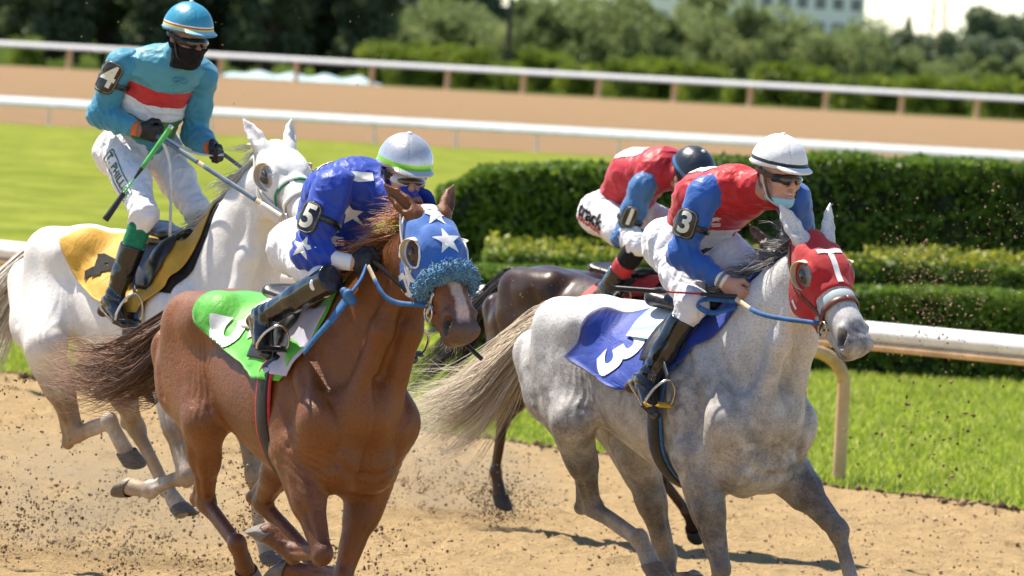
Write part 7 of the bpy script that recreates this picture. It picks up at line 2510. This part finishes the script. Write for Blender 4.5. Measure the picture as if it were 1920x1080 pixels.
# ------------------------------------------------------------------ rider of the dark horse
R = RIDER['j1']
sock_k = plain('black_gaiter', (.012, .011, .012), .8, .2); sock_r = plain('red_boot_cuff', (.50, .03, .04), .45, .4)
r1 = rider('j1', 'crouching jockey in crimson with dusty blue sleeves and black helmet', dict(
    fdir=V(1, -.05, -.75), up=V(.75, 0, 1), seed=61, hunch=.075, breech_end=.10, boot_top=.62, hem=.03, cuff=.92,
    socks=[('gaiter', sock_k, .06, .42, .064, .060), ('boot_cuff', sock_r, .42, .66, .060, .056)],
    hands=dict(R=(hdir(R['wrR'], R['haR']), V(.1, .8, -.6), V(.35, .3, .85)), L=(hdir(R['wrL'], R['haL']), V(.1, -.8, -.6), V(.35, -.3, .85))),
    mats=common(helmet=hel1, jersey=jer1, sleeve=slv1)))
arm = nrm(R['elR'] - R['shR'])
arm_patch(r1['sb']['R'], mixp(R['shR'], R['elR'], .62) + V(.05, -.05, .0), nrm(V(.9, -.42, .10)), -arm + V(0, 0, .15), '1', PATCH, r1['root'], .070, .112, .115, a=R['shR'], b=R['elR'])
sp, bk = r1['spine'], r1['bk']
decal('back_panel', poly_mesh2d(strip2d(.17, .18), .02), r1['jb'], mixp(R['pel'], R['nb'], .72) + bk * .1 + V(0, -.03, 0), bk + V(0, -.35, 0), sp, white_paintm, r1['jersey'], .004)
hp_, kn = R['hipR'], R['kneR']; th = nrm(kn - hp_)
cc = mixp(hp_, kn, .12) + V(-.02, -.08, -.01); nn = nrm(V(.30, -.95, .0)); upn = nrm(np.cross(nn, th)); upn = upn if upn @ V(.5, 0, .8) > 0 else -upn
decal('lettering', text_mesh2d('track', .105, .012, bold=.003), r1['rb'], cc + upn * .012, nn, upn, black_cloth, r1['breeches'], .004)
decal('lettering', text_mesh2d('MAGAZINE', .043, .012, bold=.0015), r1['rb'], cc - upn * .038, nn, upn, web_red, r1['breeches'], .004)

# ------------------------------------------------------------------ flying dirt
def lumps(name, label, n, sampler, smin, smax, mat, seed, stretch=1.6):
    Rr = np.random.RandomState(seed)
    c = sampler(Rr, n)
    n = len(c)
    ico = np.array([(0, 0, 1.), (.94, 0, .1), (.1, .94, -.1), (-.94, .1, .1), (-.1, -.94, 0), (.1, 0, -1.)])
    tri = np.array([(0, 1, 2), (0, 2, 3), (0, 3, 4), (0, 4, 1), (5, 2, 1), (5, 3, 2), (5, 4, 3), (5, 1, 4)])
    s = smin + (smax - smin) * Rr.rand(n) ** 4.0
    sh = ico[None] * Rr.uniform(.6, 1.35, (n, 6, 1)) * (s[:, None, None] * Rr.uniform(1 / stretch, stretch, (n, 1, 3)))
    v = (c[:, None, :] + sh).reshape(-1, 3)
    q = (tri[None] + (np.arange(n) * 6)[:, None, None]).reshape(-1, 3)
    me = mesh_np(name, v, q)
    attr(me, 'rnd', np.repeat(Rr.rand(n), 6))
    o = link(name, me, mat, smooth=False)
    return tag(o, label, 'dirt', kind='stuff')
t = NT('clod'); m_clod = t.done(t.ramp(t.attr('rnd'), [(0, (.055, .035, .02)), (.6, (.13, .085, .05)), (1, (.32, .22, .13))]), .95, .1)
t = NT('light_clod'); m_clod_l = t.done(t.ramp(t.attr('rnd'), [(0, (.16, .10, .06)), (.5, (.34, .23, .14)), (1, (.55, .40, .26))]), .95, .1)
def plume(cx, cy, cz, rx, ry, rz, fall=1.0):
    def f(Rr, n):
        m = 90                                   # dirt flies in clumps and streaks, not evenly
        cc = Rr.normal(size=(m, 3)) * V(rx, ry, rz); cs_ = Rr.uniform(.03, .28, m); k = (Rr.rand(n * 2) ** 1.8 * m).astype(int)
        p = V(cx, cy, cz) + cc[k] + Rr.normal(size=(n * 2, 3)) * (cs_[k][:, None] * V(rx, ry, rz * 1.3))
        p = p[p[:, 2] > .0][:n]
        return p
    return f
def fan(a, b, w0, w1, p=1.0):
    """spray thrown from a towards b, widening"""
    a = np.asarray(a, float); b = np.asarray(b, float)
    def f(Rr, n):
        q = Rr.rand(n) ** p
        c = a + (b - a) * q[:, None] + Rr.normal(size=(n, 3)) * (w0 + (w1 - w0) * q)[:, None]
        return c[c[:, 2] > 0]
    return f
def spread(x0, x1, y0, y1, z0, z1):
    return lambda Rr, n: np.stack([Rr.uniform(x0, x1, n), Rr.uniform(y0, y1, n), Rr.uniform(z0, z1, n)], 1)
lumps('flying_dirt', 'cloud of dark dirt thrown up low at the left', 7500, plume(-2.05, 44.3, .05, .75, .9, .20), .001, .0095, m_clod, 1)
lumps('flying_dirt', 'fine dirt specks rising behind the white horse legs', 2400, plume(-2.0, 43.2, .50, .60, .6, .32), .001, .0065, m_clod, 2)
lumps('flying_dirt', 'dirt spray between the chestnut and white horses', 1400, plume(-1.10, 41.5, .50, .14, .5, .16), .001, .0065, m_clod, 3)
lumps('flying_dirt', 'dense splash of dirt at the hind hoof of the dark horse', 4200, fan((-.10, 49.3, .105), (.086, 49.0, .203), .05, .12, .8), .0008, .0055, m_clod, 4)
lumps('flying_dirt', 'dusty splash of dirt left of the dark horse hoof', 2200, plume(-.38, 49.5, .20, .16, .4, .08), .001, .007, m_clod_l, 5)
lumps('flying_dirt', 'light dirt specks glittering in the air at the right', 2200, plume(2.28, 48.5, 1.39, .25, 1.3, .30), .001, .0055, m_clod_l, 6)
lumps('flying_dirt', 'dark clods falling over the grass at the right', 420, plume(2.26, 49, .68, .16, 1.0, .27), .0015, .012, m_clod, 7)
lumps('flying_dirt', 'stray dirt specks high in the air around the turquoise jockey', 260, spread(-2.5, -.55, 43, 47, 1.65, 2.75), .001, .004, m_clod_l, 8)
lumps('flying_dirt', 'stray dirt specks over the backs of the horses', 420, spread(-.22, .97, 45, 47, .83, 1.6), .001, .004, m_clod_l, 9)
lumps('flying_dirt', 'fine dirt specks flying past the hedge at the right', 700, spread(1.62, 2.68, 45, 50, 1.02, 2.13), .001, .004, m_clod_l, 10)
def on_ground(Rr, n):
    y = Rr.uniform(43, 62, n); x = Rr.uniform(-.06, .06, n) * y
    k = edge_dist(x, y) > .15
    x, y = x[k], y[k]
    i = np.clip(np.searchsorted(gx, x), 0, nx - 1); j = np.clip(np.searchsorted(gy, y), 0, ny - 1)
    return np.stack([x, y, Zs[j, i]], 1)
lumps('loose_clods', 'small loose clods lying on the sandy track', 12000, on_ground, .002, .012, m_clod_l, 12)
lumps('loose_clods', 'dark damp clods lying on the sandy track', 3600, on_ground, .002, .012, m_clod, 13)
def on_edge(Rr, n):
    s = Rr.uniform(-14, 12, n); d = Rr.normal(size=n) * .12 + .10
    p = EDGE_P[None] + EDGE_D[None] * s[:, None] + EDGE_N[None] * d[:, None]
    i = np.clip(np.searchsorted(gx, p[:, 0]), 0, nx - 1); j = np.clip(np.searchsorted(gy, p[:, 1]), 0, ny - 1)
    return np.stack([p[:, 0], p[:, 1], np.maximum(Zs[j, i], -.01) + .01], 1)
lumps('loose_clods', 'dark ridge of soil crumbs along the turf edge', 6500, on_edge, .005, .028, m_clod, 14)

# dust hanging round the hooves: soft-edged puffs of real air-borne dust
def dust(label, loc, size, density, seed):
    F = Field((-1.1, -1.1, -1.1), (1.1, 1.1, 1.1), .11)
    F.ell((0, 0, 0), (1, 1, 1), k=0)
    t = NT('dust_air'); t.n.remove(t.b)
    pv = t.n.new('ShaderNodeVolumePrincipled'); pv.inputs['Color'].default_value = (.80, .62, .40, 1)
    o_ = t.tc('Object')
    ln = t.n.new('ShaderNodeVectorMath'); ln.operation = 'LENGTH'; t.l.new(o_, ln.inputs[0])
    fall = t.ramp(ln.outputs['Value'], [(.0, 1.), (.45, .55), (.98, 0.)])
    n = t.ramp(t.noise(2.6, 3, .6, t.mapping((1, 1, 1), loc=(seed * 3.1, seed, 0), vec=o_)), [(.40, 0.), (.70, 1.)])
    t.l.new(t.math('MULTIPLY', t.math('MULTIPLY', fall, n), density), pv.inputs['Density'])
    t.l.new(pv.outputs[0], t.out.inputs['Volume'])
    ob = link('dust_cloud', F.mesh('dust_cloud', 0, 1), t.m); ob.location = loc; ob.scale = size
    return tag(ob, label, 'dust', kind='stuff')
dust('soft tan dust hanging low behind the hooves at the left', (-2.0, 44.6, .30), (.95, 1.2, .42), 3.0, 1)
dust('soft tan dust puff beside the hind hoof of the dark horse', (-.25, 50.2, .22), (.75, 1.0, .30), 4.0, 2)

# ------------------------------------------------------------------ thin out the dense organic meshes where they are flat
SLIM = {'body': .40, 'jersey': .38, 'breeches': .32, 'sleeve': .38, 'boot': .38, 'hood': .40, 'helmet': .35, 'glove': .6, 'face_mask': .5, 'cuff': .5, 'goggles': .5, 'lens': .5, 'seat': .4,
        'sock': .3, 'gaiter': .3, 'boot_cuff': .3, 'sole': .5, 'neck_gaiter': .4, 'fleece_noseband': .6, 'eye': .4}
slim = []
for ob in COL.objects:
    base = ob.name.split('.')[0]
    if ob.type == 'MESH' and base in SLIM and len(ob.data.polygons) > 900:
        m = ob.modifiers.new('slim', 'DECIMATE'); m.ratio = SLIM[base] * (.75 if base == 'body' and ob.parent and ob.parent.name.startswith('person') else 1.0)
        slim.append(ob)
bpy.context.view_layer.update()
deps = bpy.context.evaluated_depsgraph_get()
for ob in slim:
    me = bpy.data.meshes.new_from_object(ob.evaluated_get(deps)); old = ob.data; nm = old.name
    ob.modifiers.clear(); ob.data = me
    bpy.data.meshes.remove(old); me.name = nm
    me.polygons.foreach_set('use_smooth', np.ones(len(me.polygons), dtype=bool))
